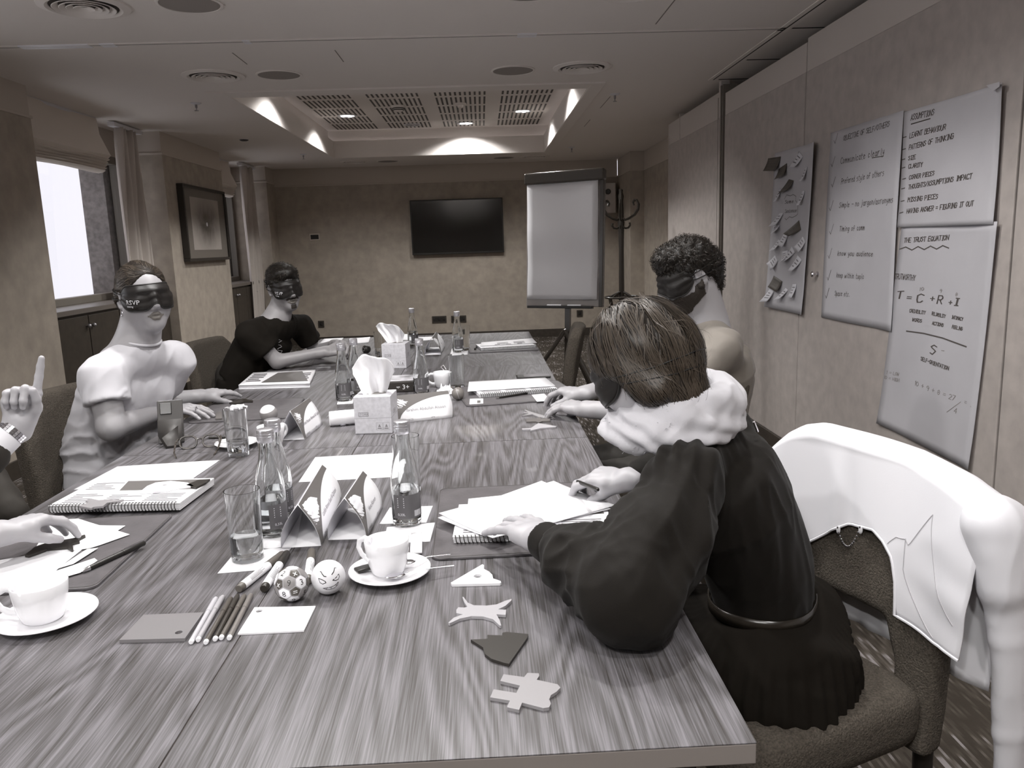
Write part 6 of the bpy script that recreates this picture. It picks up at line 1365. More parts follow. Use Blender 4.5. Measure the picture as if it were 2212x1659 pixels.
# ---- curly-haired man (right, behind her)
def man_curly():
    o = A3(.86, 2.87, 0); T = thing('person', 'curly-haired bearded man in a grey T-shirt and eye mask leaning on the table', 'person', o)
    pel, wst, che, sh, nb = A3(.80, 2.88, .55), A3(.83, 2.88, .69), A3(.85, 2.865, .89), A3(.825, 2.85, 1.01), A3(.80, 2.835, 1.08)
    sL, sR = A3(.83, 2.675, 1.01), A3(.79, 3.035, 1.01); lat = unit(sR-sL)
    eL, wL = A3(.575, 2.58, .795), A3(.352, 2.715, .795); eR, wR = A3(.575, 3.09, .82), A3(.375, 2.955, .805)
    hc = A3(.735, 2.81, 1.245); R = frame((-.88, -.14, -.34)); hp, HT = head_prims(hc, R, 1.06, nb+[.01, 0, 0], .066, 1.06)
    hL, tL = hand_prims(wL, (-.72, .68, .05), (0, -.1, 1), -1, [(.35, .35, .2), (.35, .35, .22), (.38, .36, .22), (.38, .34, .2)], (-.12, -.2, -.28, -.36), (.35, .5, .2, .2), 1.08)
    hR, tR = hand_prims(wR, (-.80, .58, .06), (0, 0, 1), 1, [(.5, .5, .3), (.5, .55, .3), (.52, .55, .3), (.52, .5, .3)], (.1, .02, -.06, -.14), (.6, .5, .25, .2), 1.08)
    co = upper_body(pel, wst, che, sh, nb, lat, 1.1)+arm(sL, eL, wL, (.05, .042, .030))+arm(sR, eR, wR, (.05, .042, .030))
    loc = lambda c: ((c-hc)@R.T)/1.06
    V, F = body(T, o, co, [hp], [hL, hR], tL+tR, 'tan', .36, HT.lips)
    pr = torso(pel+[0, 0, .02], wst, che, sh, nb, lat, sL, sR, .175, .165, .185, .13, .125, .13, .062)
    for s_, e_ in ((sL, eL), (sR, eR)): pr += [cone(s_, s_*.38+e_*.62, .066, .064, .04)]
    pr += [cap(nb+[-.02, 0, .0], nb+[-.06, 0, .09], .058, .07, .006, 's')]
    M_t = mat('grey_tshirt', col=(.20, .178, .155), rough=.75, sheen=.1); garment('tshirt', pr, .0075, M_t, T, o, 41, .0035, 48, (.6, 0, .8))
    MB().tube([nb+A3(-.005, 0, .012)+lat*.066*math.cos(a)+np.cross(lat, (0, 0, 1))*.06*math.sin(a)+A3(.0, 0, .012*math.sin(a))-o for a in np.linspace(0, 2*math.pi, 33)[:-1]], .006, 8, closed=True).build('collar', M_t, T)
    legs(pel, pel+A3(-.42, 0, -.03), A3(pel[0]-.40, pel[1], 0), lat, mat('dark_trousers', col=(.02, .017, .014), rough=.8), 'm2', T, o)
    L = HT; hq = [ell(L((0, -.014, .042)), np.array((.080, .100, .086))*1.06, R, .02), ell(L((0, .045, .083)), np.array((.062, .050, .040))*1.06, R, .025), cap(L((0, -.07, .0)), L((0, -.07, -.045)), .064, .045, .03),
          ell(L((0, .135, -.055)), np.array((.095, .085, .105))*1.06, R, .008, 's'), ell(L((.10, .02, -.06)), np.array((.05, .075, .062))*1.06, R, .01, 's'), ell(L((-.10, .02, -.06)), np.array((.05, .075, .062))*1.06, R, .01, 's')]
    Vh, Fh = surf(hq, .006); Vh = relax(Vh, Fh, 2); N = vnormals(Vh, Fh); Vh = Vh+N*(.006*np.abs(wave(Vh, 4, 120))+.003*wave(Vh, 6, 200))[:, None]; hb = addmesh('hair', Vh, Fh, M_hair, T, o)
    strands('curls', Vh, Fh, M_str2, hb, o, 1500, 9, .005, lambda P: np.cross(P-hc, A3(.3, .5, .8))*4, 6, .0011, .006, .9, .004, 1.3)
    def bd(c):
        q = loc(c); w = .006*wave(c, 3, 160); up = np.interp(q[:, 1], [-.01, .03, .07, .10], [-.012, -.040, -.044, -.040])+w; dn = np.interp(q[:, 1], [-.01, .03, .06, .10], [-.060, -.092, -.112, -.115])+w
        return (q[:, 2] < up) & (q[:, 2] > dn) & (q[:, 1] > -.012) & (q[:, 1] < .097) & (field(HT.lips, c) > .003) & (np.linalg.norm(c-hc, axis=1) < .16)
    extrude_shell('beard', V, F, bd, .0025, mat('beard', col=(.028, .021, .016), rough=.7, bump_s=500, bump_d=.8), T, o, 2)
    sleep_mask(T, o, hc, R, 1.06, V, F, [(Vh, Fh)], 2, False)
man_curly()

# ---- woman in white T-shirt (left)
def woman_white():
    o = A3(-1.36, 2.92, 0); T = thing('person', 'woman in a white T-shirt wearing a black eye mask, hands on the table', 'person', o)
    pel, wst, che, sh, nb = A3(-1.43, 2.96, .55), A3(-1.42, 2.96, .70), A3(-1.36, 2.945, .88), A3(-1.30, 2.92, 1.0), A3(-1.268, 2.908, 1.07)
    sR, sL = A3(-1.335, 2.755, .985), A3(-1.190, 3.050, .99); lat = unit(sL-sR)
    eR, wR = A3(-1.302, 2.705, .800), A3(-1.235, 2.995, .797); eL, wL = A3(-1.34, 3.14, .80), A3(-1.195, 3.275, .797)
    hc = A3(-1.222, 2.895, 1.238); R = frame((.66, -.74, -.07), roll=math.radians(-3)); hp, HT = head_prims(hc, R, 1.04, nb, .066, 1.16, True)
    hR, tR = hand_prims(wR, (.97, .06, .02), (0, -.12, 1), 1, [(.20, .30, .18), (.22, .30, .2), (.24, .30, .2), (.26, .28, .18)], (.05, -.04, -.13, -.26), (.5, .4, .2, .2), 1.0)
    hL, tL = hand_prims(wL, (.60, .78, .03), (.1, -.1, 1), -1, [(.18, .22, .15), (.2, .24, .16), (.22, .24, .18), (.25, .22, .16)], (.10, .02, -.06, -.16), (.65, .3, .15, .15), 1.0)
    co = upper_body(pel, wst, che, sh, nb, lat, 1.15)+arm(sR, eR, wR, (.058, .045, .027))+arm(sL, eL, wL, (.055, .044, .027))
    loc = lambda c: ((c-hc)@R.T)/1.03
    V, F = body(T, o, co, [hp], [hR, hL], tR+tL, 'pale', .33, HT.lips)
    fw = -np.cross(lat, (0, 0, 1)); fw = fw if fw[0] > 0 else -fw
    pr = torso(pel, wst, che, sh, nb, lat, sR, sL, .200, .185, .172, .145, .130, .112, .062)+[ell(che+fw*.065+lat*.07+[0, 0, -.01], (.072, .065, .07), None, .06), ell(che+fw*.065-lat*.07+[0, 0, -.01], (.072, .065, .07), None, .06)]
    for s_, e_ in ((sR, eR), (sL, eL)): pr += [cone(s_*1.05-e_*.05, s_*.45+e_*.55, .064, .076, .045)]
    pr += [cap(nb+fw*.012+[0, 0, .012], nb+fw*.03+[0, 0, .10], .066, .075, .008, 's')]
    M_t = mat('white_tshirt', .52, .8, sheen=.1)
    def ex(Vv, N):
        d1 = np.exp(-(np.linalg.norm(Vv-(sR*.6+eR*.4), axis=1)/.09)**2); d2 = np.exp(-((Vv[:, 2]-.70)/.10)**2)
        return .005*d1*creases(Vv, 7, 95, A3(.6, .5, .8))+.009*d2*creases(Vv, 9, 60, A3(.5, -.3, .2))
    garment('tshirt', pr, .0065, M_t, T, o, 51, .0028, 40, (.4, .2, .8), ex)
    MB().tube([nb+fw*.015+A3(0, 0, .014)+lat*.070*math.cos(a)+fw*.068*math.sin(a)+A3(0, 0, -.022*math.sin(a))-o for a in np.linspace(0, 2*math.pi, 33)[:-1]], .0045, 8, closed=True).build('neckband', M_t, T)
    legs(pel, pel+A3(.42, -.08, -.03), A3(pel[0]+.40, pel[1]-.08, 0), lat, mat('dark_trousers'), 'w2', T, o, .92)
    L = HT; k_ = 1.03
    hq = [ell(L((0, -.018, .034)), np.array((.080, .098, .087))*k_, R, .02), ell(L((0, -.105, -.005)), np.array((.038, .035, .038))*k_, R, .02), cap(L((.06, -.03, -.01)), L((.03, -.09, -.03)), .028, .03, .03), cap(L((-.06, -.03, -.01)), L((-.03, -.09, -.03)), .028, .03, .03),
          ell(L((0, .112, .004)), np.array((.073, .080, .098))*k_, R, .012, 's'), ell(L((.10, .02, -.05)), np.array((.05, .065, .055))*k_, R, .01, 's'), ell(L((-.10, .02, -.05)), np.array((.05, .065, .055))*k_, R, .01, 's')]
    Vh, Fh = surf(hq, .005); Vh = relax(Vh, Fh, 2); N = vnormals(Vh, Fh); Vh = Vh+N*(.002*wave(Vh, 4, 60)+.0025*creases(Vh, 6, 90, R[1]))[:, None]; hb = addmesh('hair', Vh, Fh, M_hair2, T, o)
    bun = HT((0, -.11, -.01)); strands('hair_strands', Vh, Fh, M_str, hb, o, 1700, 9, .011, lambda P: (bun-P)/(np.linalg.norm(bun-P, axis=1)[:, None]+1e-6), 5, .0008, .002, .10)
    sleep_mask(T, o, hc, R, 1.03, V, F, [(Vh, Fh)], 3, True)
    br = MB()
    for k in range(22): a = k/22*2*math.pi; ax = unit(wR-eR); u1 = unit(np.cross(ax, (0, 0, 1))); u2 = np.cross(ax, u1); br.sphere(wR-ax*.028+(u1*math.cos(a)*.0305+u2*math.sin(a)*.0275)-o, .0042, 8, 6)
    br.build('bead_bracelet', M_black, T)
    ax = unit(wL-eL); u1 = unit(np.cross(ax, (0, 0, 1))); u2 = np.cross(ax, u1)
    MB().grid([[wL-ax*.030+ax*q+(u1*math.cos(a)*.030+u2*math.sin(a)*.0268)-o for a in np.linspace(0, 2*math.pi, 33)[:-1]] for q in (-.011, .011)], wrap=True).build('watch_band', M_black, T, ang=180, solid=.003)
    rp = tR[2][0]-tR[2][2]*.052; MB().tube([rp+(-tR[2][1])*.007+A3(0, .0098*math.cos(a), .0098*math.sin(a))-o for a in np.linspace(0, 2*math.pi, 17)[:-1]], .0018, 6, closed=True).build('ring', M_metal, T)
    e0 = HT((.078, -.004, -.040)); MB().tube([e0+R[1]*.009*math.cos(a)*k_+R[2]*(.011*math.sin(a)-.009)-o for a in np.linspace(0, 2*math.pi, 17)[:-1]], .0016, 6, closed=True).build('earring', M_metal, T)
woman_white()

# ---- man in black T-shirt (far left)
def man_black():
    o = A3(-1.32, 4.37, 0); T = thing('person', 'man in a black T-shirt with moustache and eye mask, hands together', 'person', o)
    pel, wst, che, sh, nb = A3(-1.36, 4.39, .55), A3(-1.34, 4.38, .69), A3(-1.235, 4.365, .86), A3(-1.155, 4.36, .965), A3(-1.125, 4.355, 1.035)
    sR, sL = A3(-1.250, 4.215, .965), A3(-1.050, 4.515, .965); lat = unit(sL-sR)
    eR, wR = A3(-1.125, 4.255, .795), A3(-.885, 4.325, .830); eL, wL = A3(-.985, 4.60, .80), A3(-.835, 4.44, .855)
    hc = A3(-1.075, 4.34, 1.190); R = frame((.56, -.81, -.16), roll=math.radians(-8)); hp, HT = head_prims(hc, R, 1.04, nb, .056, 1.0)
    hR, tR = hand_prims(wR, (.95, .25, .16), (.1, -.5, .85), 1, [(.6, .8, .5), (.6, .85, .5), (.65, .85, .5), (.7, .8, .5)], (.08, .02, -.04, -.1), (.35, .45, .3, .3), 1.04)
    hL, tL = hand_prims(wL, (.70, -.68, .05), (.4, .3, .85), -1, [(.6, .8, .5), (.6, .85, .5), (.65, .85, .5), (.7, .8, .5)], (.08, .02, -.04, -.1), (.35, .45, .3, .3), 1.04)
    co = upper_body(pel, wst, che, sh, nb, lat, 1.05)+arm(sR, eR, wR, (.046, .038, .027))+arm(sL, eL, wL, (.046, .038, .027))
    loc = lambda c: ((c-hc)@R.T)/1.04
    V, F = body(T, o, co, [hp], [hR, hL], tR+tL, 'olive', .28, HT.lips)
    fw = -np.cross(lat, (0, 0, 1)); fw = fw if fw[0] > 0 else -fw
    pr = torso(pel, wst, che, sh, nb, lat, sR, sL, .172, .165, .172, .132, .122, .118, .056)
    for s_, e_ in ((sR, eR), (sL, eL)): pr += [cone(s_*1.05-e_*.05, s_*.36+e_*.64, .060, .068, .045)]
    pr += [cap(nb+fw*.015+[0, 0, .0], nb+fw*.04+[0, 0, .09], .062, .075, .008, 's')]
    M_t = mat('black_tshirt', col=(.010, .008, .006), rough=.85, spec=.15); garment('tshirt', pr, .008, M_t, T, o, 61, .0035, 45, (.5, -.2, .8))
    q = che+fw*.145+[0, 0, -.0]; em = MB(); rr = random.Random(4); u1 = lat
    P = [q-o+u1*.02*math.sin(k*1.7)+A3(0, 0, .05-.008*k) for k in range(11)]; em.tube(P, .0016, 5); em.build('embroidery', mat('thread', .3, .6), T)
    legs(pel, pel+A3(.42, -.06, -.03), A3(pel[0]+.40, pel[1]-.06, 0), lat, mat('dark_trousers'), 'm1', T, o)
    L = HT; k_ = 1.04; hq = [ell(L((0, -.014, .040)), np.array((.079, .099, .085))*k_, R, .02), ell(L((0, .05, .085)), np.array((.058, .042, .030))*k_, R, .025), cap(L((0, -.07, .0)), L((0, -.07, -.04)), .062, .045, .03),
          ell(L((0, .130, -.026)), np.array((.086, .084, .110))*k_, R, .008, 's'), ell(L((.10, .02, -.06)), np.array((.05, .075, .065))*k_, R, .01, 's'), ell(L((-.10, .02, -.06)), np.array((.05, .075, .065))*k_, R, .01, 's')]
    Vh, Fh = surf(hq, .0065); Vh = relax(Vh, Fh, 2); N = vnormals(Vh, Fh); Vh = Vh+N*(.004*np.abs(wave(Vh, 4, 110)))[:, None]; hb = addmesh('hair', Vh, Fh, M_hair, T, o)
    strands('curls', Vh, Fh, M_str2, hb, o, 700, 8, .006, lambda P: np.cross(P-hc, A3(.3, .5, .8))*4, 6, .0011, .005, .8, .003, 1.2)
    mu = lambda c: (lambda q: ((np.abs(q[:, 0]) < .032) & (q[:, 2] < -.036) & (q[:, 2] > -.0475-.25*np.maximum(0, np.abs(q[:, 0])-.018)) & (q[:, 1] > .070)) | ((np.abs(q[:, 0]) < .013) & (q[:, 2] < -.074) & (q[:, 2] > -.096) & (q[:, 1] > .07)))(loc(c)) & (np.linalg.norm(c-hc, axis=1) < .17)
    extrude_shell('moustache', V, F, mu, .003, mat('beard'), T, o, 2)
    sleep_mask(T, o, hc, R, 1.04, V, F, [(Vh, Fh)], 4, True)
man_black()

# ---- two people at the left edge, mostly outside the frame
def side_person(lbl, dx, sleeveM, raised):
    if raised: pel = A3(-1.56, 2.05, .55)
    else: pel = A3(-1.50, 1.17, .55)
    wst, che, sh, nb = pel+A3(.0, 0, .14), pel+A3(.02, 0, .33), pel+A3(.03, 0, .45), pel+A3(.04, 0, .52); lat = A3(0, 1, 0); o = A3(pel[0], pel[1], 0)
    T = thing('person', lbl, 'person', o); sR, sL = sh+A3(0, -.185, -.01), sh+A3(0, .185, -.01)
    if raised:
        eR, wR = A3(-1.285, 1.70, .81), A3(-1.115, 1.870, .992); eL, wL = A3(-1.52, 2.30, .80), A3(-1.33, 2.20, .60)
        # pointing hand: palm turned to the viewer, index finger straight up
        hR, tR = hand_prims(wR, (.22, .02, .97), (-.35, .93, .1), 1, [(.05, .06, .05), (1.25, 1.55, .9), (1.3, 1.6, .9), (1.3, 1.6, .9)], (.04, .02, -.02, -.06), (.45, .55, .75, .75), .98)
        hL, tL = hand_prims(wL, (.9, -.3, -.1), (0, 0, 1), -1, RELAX, s=.98)
    else:
        eL, wL = A3(-1.175, 1.385, .815), A3(-1.015, 1.575, .828); eR, wR = A3(-1.30, 1.0, .80), A3(-1.22, 1.10, .66)
        hL, tL = hand_prims(wL, (.44, .885, .02), (-.10, .05, 1), -1, [(.45, .45, .3), (.42, .45, .3), (.42, .42, .3), (.42, .40, .3)], (.05, .0, -.06, -.12), (.35, .55, .3, .3), 1.0)
        hR, tR = hand_prims(wR, (.9, .3, -.1), (0, 0, 1), 1, RELAX, s=.98)
    hc = nb+A3(.06, 0, .175); R = frame((.85, .45, -.05)); hp, HT = head_prims(hc, R, 1.03, nb, .055)
    co = upper_body(pel, wst, che, sh, nb, lat, 1.05)+arm(sL, eL, wL, (.045, .037, .026))+arm(sR, eR, wR, (.045, .037, .026))
    V, F = body(T, o, co, [hp], [hR, hL], tR+tL, 'fair', .42, h=.009)
    pr = torso(pel, wst, che, sh, nb, lat, sR, sL, .172, .16, .175, .13, .12, .12)
    for s_, e_, w_ in ((sR, eR, wR), (sL, eL, wL)):
        q_ = .30 if raised else .62; ew = e_*q_+w_*(1-q_)
        pr += [cap(s_, e_, .062, .055, .04), cap(e_, ew, .054, .046, .03)]
    garment('jacket' if raised else 'shirt', pr, .0085, sleeveM, T, o, 71, .004, 42, (.3, .2, .9))
    if raised:
        ax = unit(wR-eR); u1 = unit(np.cross(ax, (0, 1, 0))); u2 = np.cross(ax, u1)
        MB().tube([wR-ax*.085-o, wR-ax*.030-o], [.037, .0345], 20).build('shirt_cuff', mat('shirt_white', .74, .7), T)
        MB().sphere(wR-ax*.105+u2*-.0+A3(.015, -.046, -.005)-o, (.007, .004, .007), 12, 8).build('sleeve_button', mat('button', .35, .4), T)
        wt = MB()
        for q in (-.006, 0, .006):
            for k in range(24): a = k/24*2*math.pi; wt.box(-.0035, .0035, -.0012, .0012, -.0026, .0026, M=np.stack([-u1*math.sin(a)+u2*math.cos(a), u1*math.cos(a)+u2*math.sin(a), ax], 1), at=wR-ax*(.020+q)+u1*math.cos(a)*.0315+u2*math.sin(a)*.0300-o)
        wt.build('watch_bracelet', M_metal, T, smooth=False)
    legs(pel, pel+A3(.42, 0, -.03), A3(pel[0]+.40, pel[1], 0), lat, mat('dark_trousers'), 'p5', T, o)
    hq = [ell(HT((0, -.016, .036)), np.array((.081, .100, .088))*1.03, R, .02), cap(HT((0, -.06, -.02)), HT((0, -.07, -.08)), .06, .045, .03), ell(HT((0, .115, -.03)), np.array((.08, .08, .098)), R, .012, 's'), ell(HT((.10, .02, -.05)), (.05, .065, .06), R, .01, 's'), ell(HT((-.10, .02, -.05)), (.05, .065, .06), R, .01, 's')]
    Vh, Fh = surf(hq, .009); N = vnormals(Vh, Fh); addmesh('hair', Vh+N*(.003*wave(Vh, 4, 70))[:, None], Fh, M_hair2, T, o)
    sleep_mask(T, o, hc, R, 1.03, V, F, [(Vh, Fh)], 3, True)
side_person('person at the left edge raising a pointing finger, dark jacket and steel watch', 0, mat('dark_jacket', col=(.020, .016, .012), rough=.8), True)
side_person('person at the left edge whose hand rests on white papers', 0, mat('dark_shirt', col=(.03, .025, .02), rough=.8), False)
# ---------------------------------------------------------------- flip-chart sheets taped to the partition wall
M_flip = mat('flip_sheet', .47, .75, noise_s=6, noise_a=.03); M_marker = mat('marker_ink', col=(.085, .074, .068), rough=.7); M_faint = mat('marker_faint', col=(.26, .24, .23), rough=.7)
def wuv(px, py): p = onx(px, py, XR); return np.array([-p[1], p[2]])
class WallSheet:
    def __init__(s, label, px, off, curl=.012, seed=0, corner=None):
        Q = [wuv(*p) for p in px]; s.c = sum(Q)/4; s.Q = [q-s.c for q in Q]; s.off = off; s.curl = curl; s.seed = seed   # bl, br, tr, tl
        s.t = thing('flip_chart_sheet', label, 'paper sheet', (XR, -s.c[0], s.c[1]), 0, 'handwritten sheets on the partition wall'); s.W = max(abs(q[0]) for q in s.Q); s.H = max(abs(q[1]) for q in s.Q)
        G = []
        for v in np.linspace(0, 1, 26):
            row = []
            for u in np.linspace(0, 1, 16):
                q = (s.Q[0]*(1-u)+s.Q[1]*u)*(1-v)+(s.Q[3]*(1-u)+s.Q[2]*u)*v; row.append(s.p(q[0], q[1], 0))
            G.append(row)
        MB().grid(G).build('sheet', M_flip, s.t, ang=180, solid=.0006); s.ink = MB(); s.faint = MB()
    def p(s, u, v, e=.0011):
        a = u/s.W; b = v/s.H; d = s.off+s.curl*(max(0, a-.55)*.9+max(0, -a-.75)*.5+max(0, -b-.7)*.5)+.0025*math.sin(3*a+2.5*b+s.seed); return (-(d+e), -u, v)
    def line(s, txt, a, b, hpx, w=.0045, faint=False, slant=.12):
        A, B = wuv(*a)-s.c, wuv(*b)-s.c; h = abs(wuv(a[0], a[1]-hpx*.86)[1]-wuv(*a)[1]); w = w*.72; L = np.linalg.norm(B-A); d = (B-A)/L; n = np.array([-d[1], d[0]]); up = np.array([0., 1.])
        nat = handwrite(MB(), txt, h, lambda x, y: (0, 0, 0), .001); k = L/nat; mb = MB()
        handwrite(mb, txt, h, lambda x, y: s.p(*(A+d*x*k+up*y)), w, slant=slant); mb.build('handwriting', M_faint if faint else M_marker, s.t, smooth=False)
    def stroke(s, px, w=.005, faint=False):
        mb = MB(); ribbon(mb, [wuv(*p)-s.c for p in px], w, lambda x, y: s.p(x, y)); mb.build('pen_stroke', M_faint if faint else M_marker, s.t, smooth=False)
    def done(s):
        if s.ink.v: s.ink.build('writing', M_marker, s.t, smooth=False)
        if s.faint.v: s.faint.build('faint_writing', M_faint, s.t, smooth=False)
s4 = WallSheet('flip chart sheet headed THE TRUST EQUATION on the partition', [(1899, 914), (2101, 1015), (2165, 478), (1952, 484)], .006, .03, 2)
s4.line('THE TRUST EQUATION', (1957, 524), (2052, 518), 11); s4.stroke([(1948, 538)]+[(1948+k*13, 538-k*.5+(-4 if k % 2 else 3)) for k in range(1, 8)]+[(2052, 536)], .005)
s4.line('TRUTWORTHY', (1937, 602), (1982, 606), 13); s4.line('T', (1940, 645), (1956, 645), 18, .006); s4.line('=', (1963, 648), (1974, 649), 13, .005); s4.line('C', (1984, 652), (2000, 652), 20, .006); s4.line('+', (2013, 650), (2023, 651), 14, .005); s4.line('R', (2028, 655), (2040, 656), 20, .006); s4.line('+', (2052, 658), (2060, 659), 13, .005); s4.line('I', (2062, 659), (2073, 660), 18, .006)
s4.line('1', (1990, 627), (1993, 628), 8, .003, True); s4.line('0', (1994, 627), (2000, 628), 8, .003, True); s4.line('9', (2033, 632), (2038, 632), 9, .003, True); s4.line('8', (2066, 640), (2071, 640), 9, .003, True)
s4.line('CREDIBILITY', (1969, 674), (2004, 679), 8, .004); s4.line('RELIABILITY', (2017, 680), (2046, 687), 8, .004); s4.line('INTIMACY', (2059, 688), (2083, 693), 8, .004)
s4.line('WORDS', (1975, 693), (1996, 697), 8, .004); s4.line('ACTIONS', (2018, 701), (2042, 706), 8, .004); s4.line('FEELING', (2060, 709), (2082, 714), 8, .004)
s4.stroke([(1962, 715), (2000, 720), (2040, 730), (2091, 749)], .006)
s4.line('S', (2013, 765), (2027, 766), 24, .006); s4.line('-', (2038, 760), (2044, 761), 8, .004, True); s4.line('SELF-ORIENTATION', (1993, 778), (2054, 800), 9, .004)
s4.line('1 = LOW', (1917, 807), (1945, 812), 8, .003, True); s4.line('10 = HIGH', (1912, 818), (1945, 825), 8, .003, True)
s4.line('10 + 9 + 8 = 27', (1978, 832), (2068, 866), 12, .003, True); s4.line('= 6.', (2088, 873), (2106, 880), 13, .003, True); s4.stroke([(2050, 890), (2080, 868)], .003, True); s4.line('4', (2065, 892), (2072, 894), 13, .003, True); s4.done()
s2 = WallSheet('flip chart sheet with a ticked list, beside the brass knob', [(1777, 685), (1930, 716), (1957, 238), (1796, 287)], .004, .02, 5)
for k, (t, a, b, h) in enumerate((('OBJECTIVE OF SELF/OTHERS', (1823, 304), (1925, 273), 12), ('Communicate clearly', (1817, 354), (1915, 333), 15), ('Prefered style of others', (1818, 398), (1914, 379), 14), ('Simple - no jargon/acronyms', (1814, 449), (1936, 437), 13), ('Timing of comm', (1815, 500), (1870, 497), 13), ('know you audience', (1812, 552), (1888, 554), 12), ('keep within topic', (1810, 599), (1868, 603), 12), ('Space etc.', (1806, 638), (1839, 641), 12))):
    s2.line(t, a, b, h, .0038); x, y = a[0]-20, a[1]-2; s2.stroke([(x, y+2), (x+2, y+8), (x+8, y-14)], .0035)
s2.stroke([(1887, 341), (1912, 337)], .004); s2.done()
s3 = WallSheet('flip chart sheet headed ASSUMPTIONS, upper right on the partition', [(1946, 491), (2157, 484), (2176, 178), (1962, 242)], .014, .008, 8)
for k, (t, a, b, h) in enumerate((('ASSUMPTIONS', (1976, 260), (2026, 248), 14), ('LEARNT BEHAVIOUR', (1973, 298), (2051, 279), 12), ('PATTERNS OF THINKING', (1971, 324), (2068, 299), 12), ('SIZE', (1969, 346), (1986, 343), 10), ('CLARITY', (1969, 364), (2001, 359), 10), ('CORNER PIECES', (1970, 388), (2027, 378), 10), ('THOUGHTS/ASSUMPTIONS IMPACT', (1968, 409), (2109, 385), 11), ('MISSING PIECES', (1967, 436), (2034, 429), 11), ('HAVING ANSWER = FIGURING IT OUT', (1965, 461), (2113, 444), 11))):
    s3.line(t, a, b, h, .0045)
    if k: s3.stroke([(a[0]-14, a[1]-1), (a[0]-7, a[1]-3)], .004)
s3.stroke([(1977, 268), (2018, 256)], .005); s3.done()
MB().prism([tuple(wuv(*p)-s3.c) for p in ((2150, 184), (2180, 176), (2180, 186), (2166, 196))], 0, .001, fn=lambda x, y, z: (-.030-z-.01*x, -x, y)).build('tape', M_flip, s3.t, smooth=False)
s1 = WallSheet('narrow flip chart sheet covered in sticky notes, left of the brass knob', [(1658, 662), (1740, 680), (1770, 306), (1678, 331)], .010, .05, 1)
s1.line('Some', (1700, 440), (1720, 438), 9, .003); s1.line('Sentence', (1700, 460), (1726, 458), 9, .003)
s1.stroke([(1699, 430), (1704, 421), (1712, 423), (1718, 420), (1724, 424), (1723, 433), (1728, 440), (1728, 462), (1724, 466), (1716, 470), (1710, 468), (1703, 475), (1700, 471)], .003); s1.done()
M_nw = mat('sticky_white', .62, .6); M_nd = mat('sticky_dark', col=(.085, .072, .06), rough=.6)
OA, SA = (1650, 300), 5.008; OB2, SB = (1650, 490), 4.76
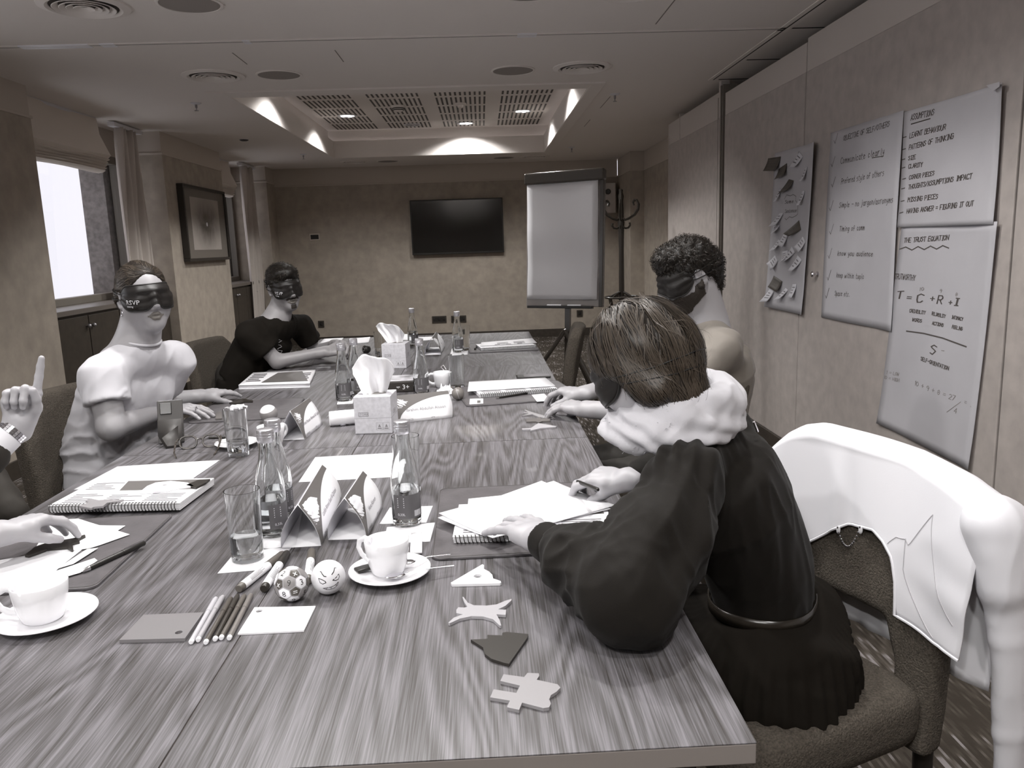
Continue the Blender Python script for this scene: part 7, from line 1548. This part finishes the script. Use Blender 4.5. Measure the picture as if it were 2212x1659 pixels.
NOTES = [(OA, SA, [(65, 345), (190, 345), (208, 190), (78, 210)], 1, 'dark sticky note at the top left corner of the note-covered sheet'), (OA, SA, [(180, 440), (278, 395), (273, 262), (185, 325)], 1, 'second dark sticky note from the top of the note-covered sheet'), (OA, SA, [(330, 305), (395, 305), (440, 190), (395, 130)], 0, 'white sticky note at the top right of the note-covered sheet'), (OA, SA, [(445, 455), (480, 455), (500, 300), (465, 300)], 0, 'curled white sticky note on the right edge, upper'), (OA, SA, [(215, 600), (330, 545), (345, 450), (295, 435)], 1, 'third dark sticky note, above the written cloud'), (OA, SA, [(165, 680), (195, 670), (215, 540), (190, 530)], 0, 'narrow white sticky note left of the written cloud'), (OA, SA, [(415, 715), (445, 715), (465, 560), (435, 560)], 0, 'curled white sticky note on the right edge, lower'), (OA, SA, [(110, 945), (190, 930), (235, 800), (190, 800)], 0, 'white sticky note below left of the written cloud'), (OB2, SB, [(125, 75), (185, 35), (180, -20), (110, -10)], 0, 'white sticky note hanging below the one under the cloud'), (OB2, SB, [(265, 70), (320, 95), (405, 30), (385, -70)], 1, 'fourth dark sticky note, lower right of the cloud'), (OB2, SB, [(108, 250), (160, 235), (195, 145), (165, 130)], 0, 'white sticky note in the left middle of the sheet'), (OB2, SB, [(195, 185), (250, 208), (265, 90), (225, 65)], 0, 'white sticky note in the centre middle of the sheet'), (OB2, SB, [(372, 205), (430, 258), (465, 150), (425, 95)], 0, 'white sticky note on the right middle of the sheet'), (OB2, SB, [(228, 370), (275, 330), (270, 240), (205, 255)], 0, 'left of two overlapping white sticky notes below the middle'), (OB2, SB, [(235, 355), (280, 350), (345, 262), (310, 200)], 0, 'right of two overlapping white sticky notes below the middle'), (OB2, SB, [(85, 375), (125, 447), (160, 350), (130, 290)], 0, 'diamond-tilted white sticky note at the lower left'), (OB2, SB, [(308, 450), (355, 452), (415, 345), (375, 285)], 0, 'white sticky note at the lower right'), (OB2, SB, [(98, 615), (185, 668), (205, 560), (118, 500)], 1, 'lowest dark sticky note on the sheet'), (OB2, SB, [(32, 768), (98, 765), (125, 665), (80, 640)], 0, 'white sticky note at the bottom left corner'), (OB2, SB, [(163, 748), (215, 742), (268, 650), (240, 628)], 0, 'white sticky note at the bottom centre'), (OB2, SB, [(303, 722), (353, 725), (358, 588), (315, 590)], 0, 'white sticky note at the bottom right')]
for k, (of, sc, q, dk, lab) in enumerate(NOTES):
    Q = [wuv(of[0]+a/sc, of[1]+b/sc) for a, b in q]; c = sum(Q)/4; t = thing('sticky_note', lab, 'sticky note', (XR, -c[0], c[1]), 0, 'sticky notes'); G = []
    def wp(u, v, e=0.): w = (Q[0]*(1-u)+Q[1]*u)*(1-v)+(Q[3]*(1-u)+Q[2]*u)*v-c; a = s1.p(*(w+c-s1.c), e=.002); return (a[0]-.026*(1-v)**1.6-e, -w[0], w[1])
    MB().grid([[wp(u, v) for u in np.linspace(0, 1, 5)] for v in np.linspace(0, 1, 6)]).build('note', M_nd if dk else M_nw, t, ang=180, solid=.0004)
    sc_ = MB()
    for r_ in range(3): v0 = .72-.2*r_; sc_.add([wp(.18, v0, .001), wp(.55+.12*((k+r_) % 3), v0, .001), wp(.55+.12*((k+r_) % 3), v0+.06, .001), wp(.18, v0+.06, .001)], [(0, 1, 2, 3)])
    sc_.build('scribble', M_marker if dk else M_ink, t, smooth=False)
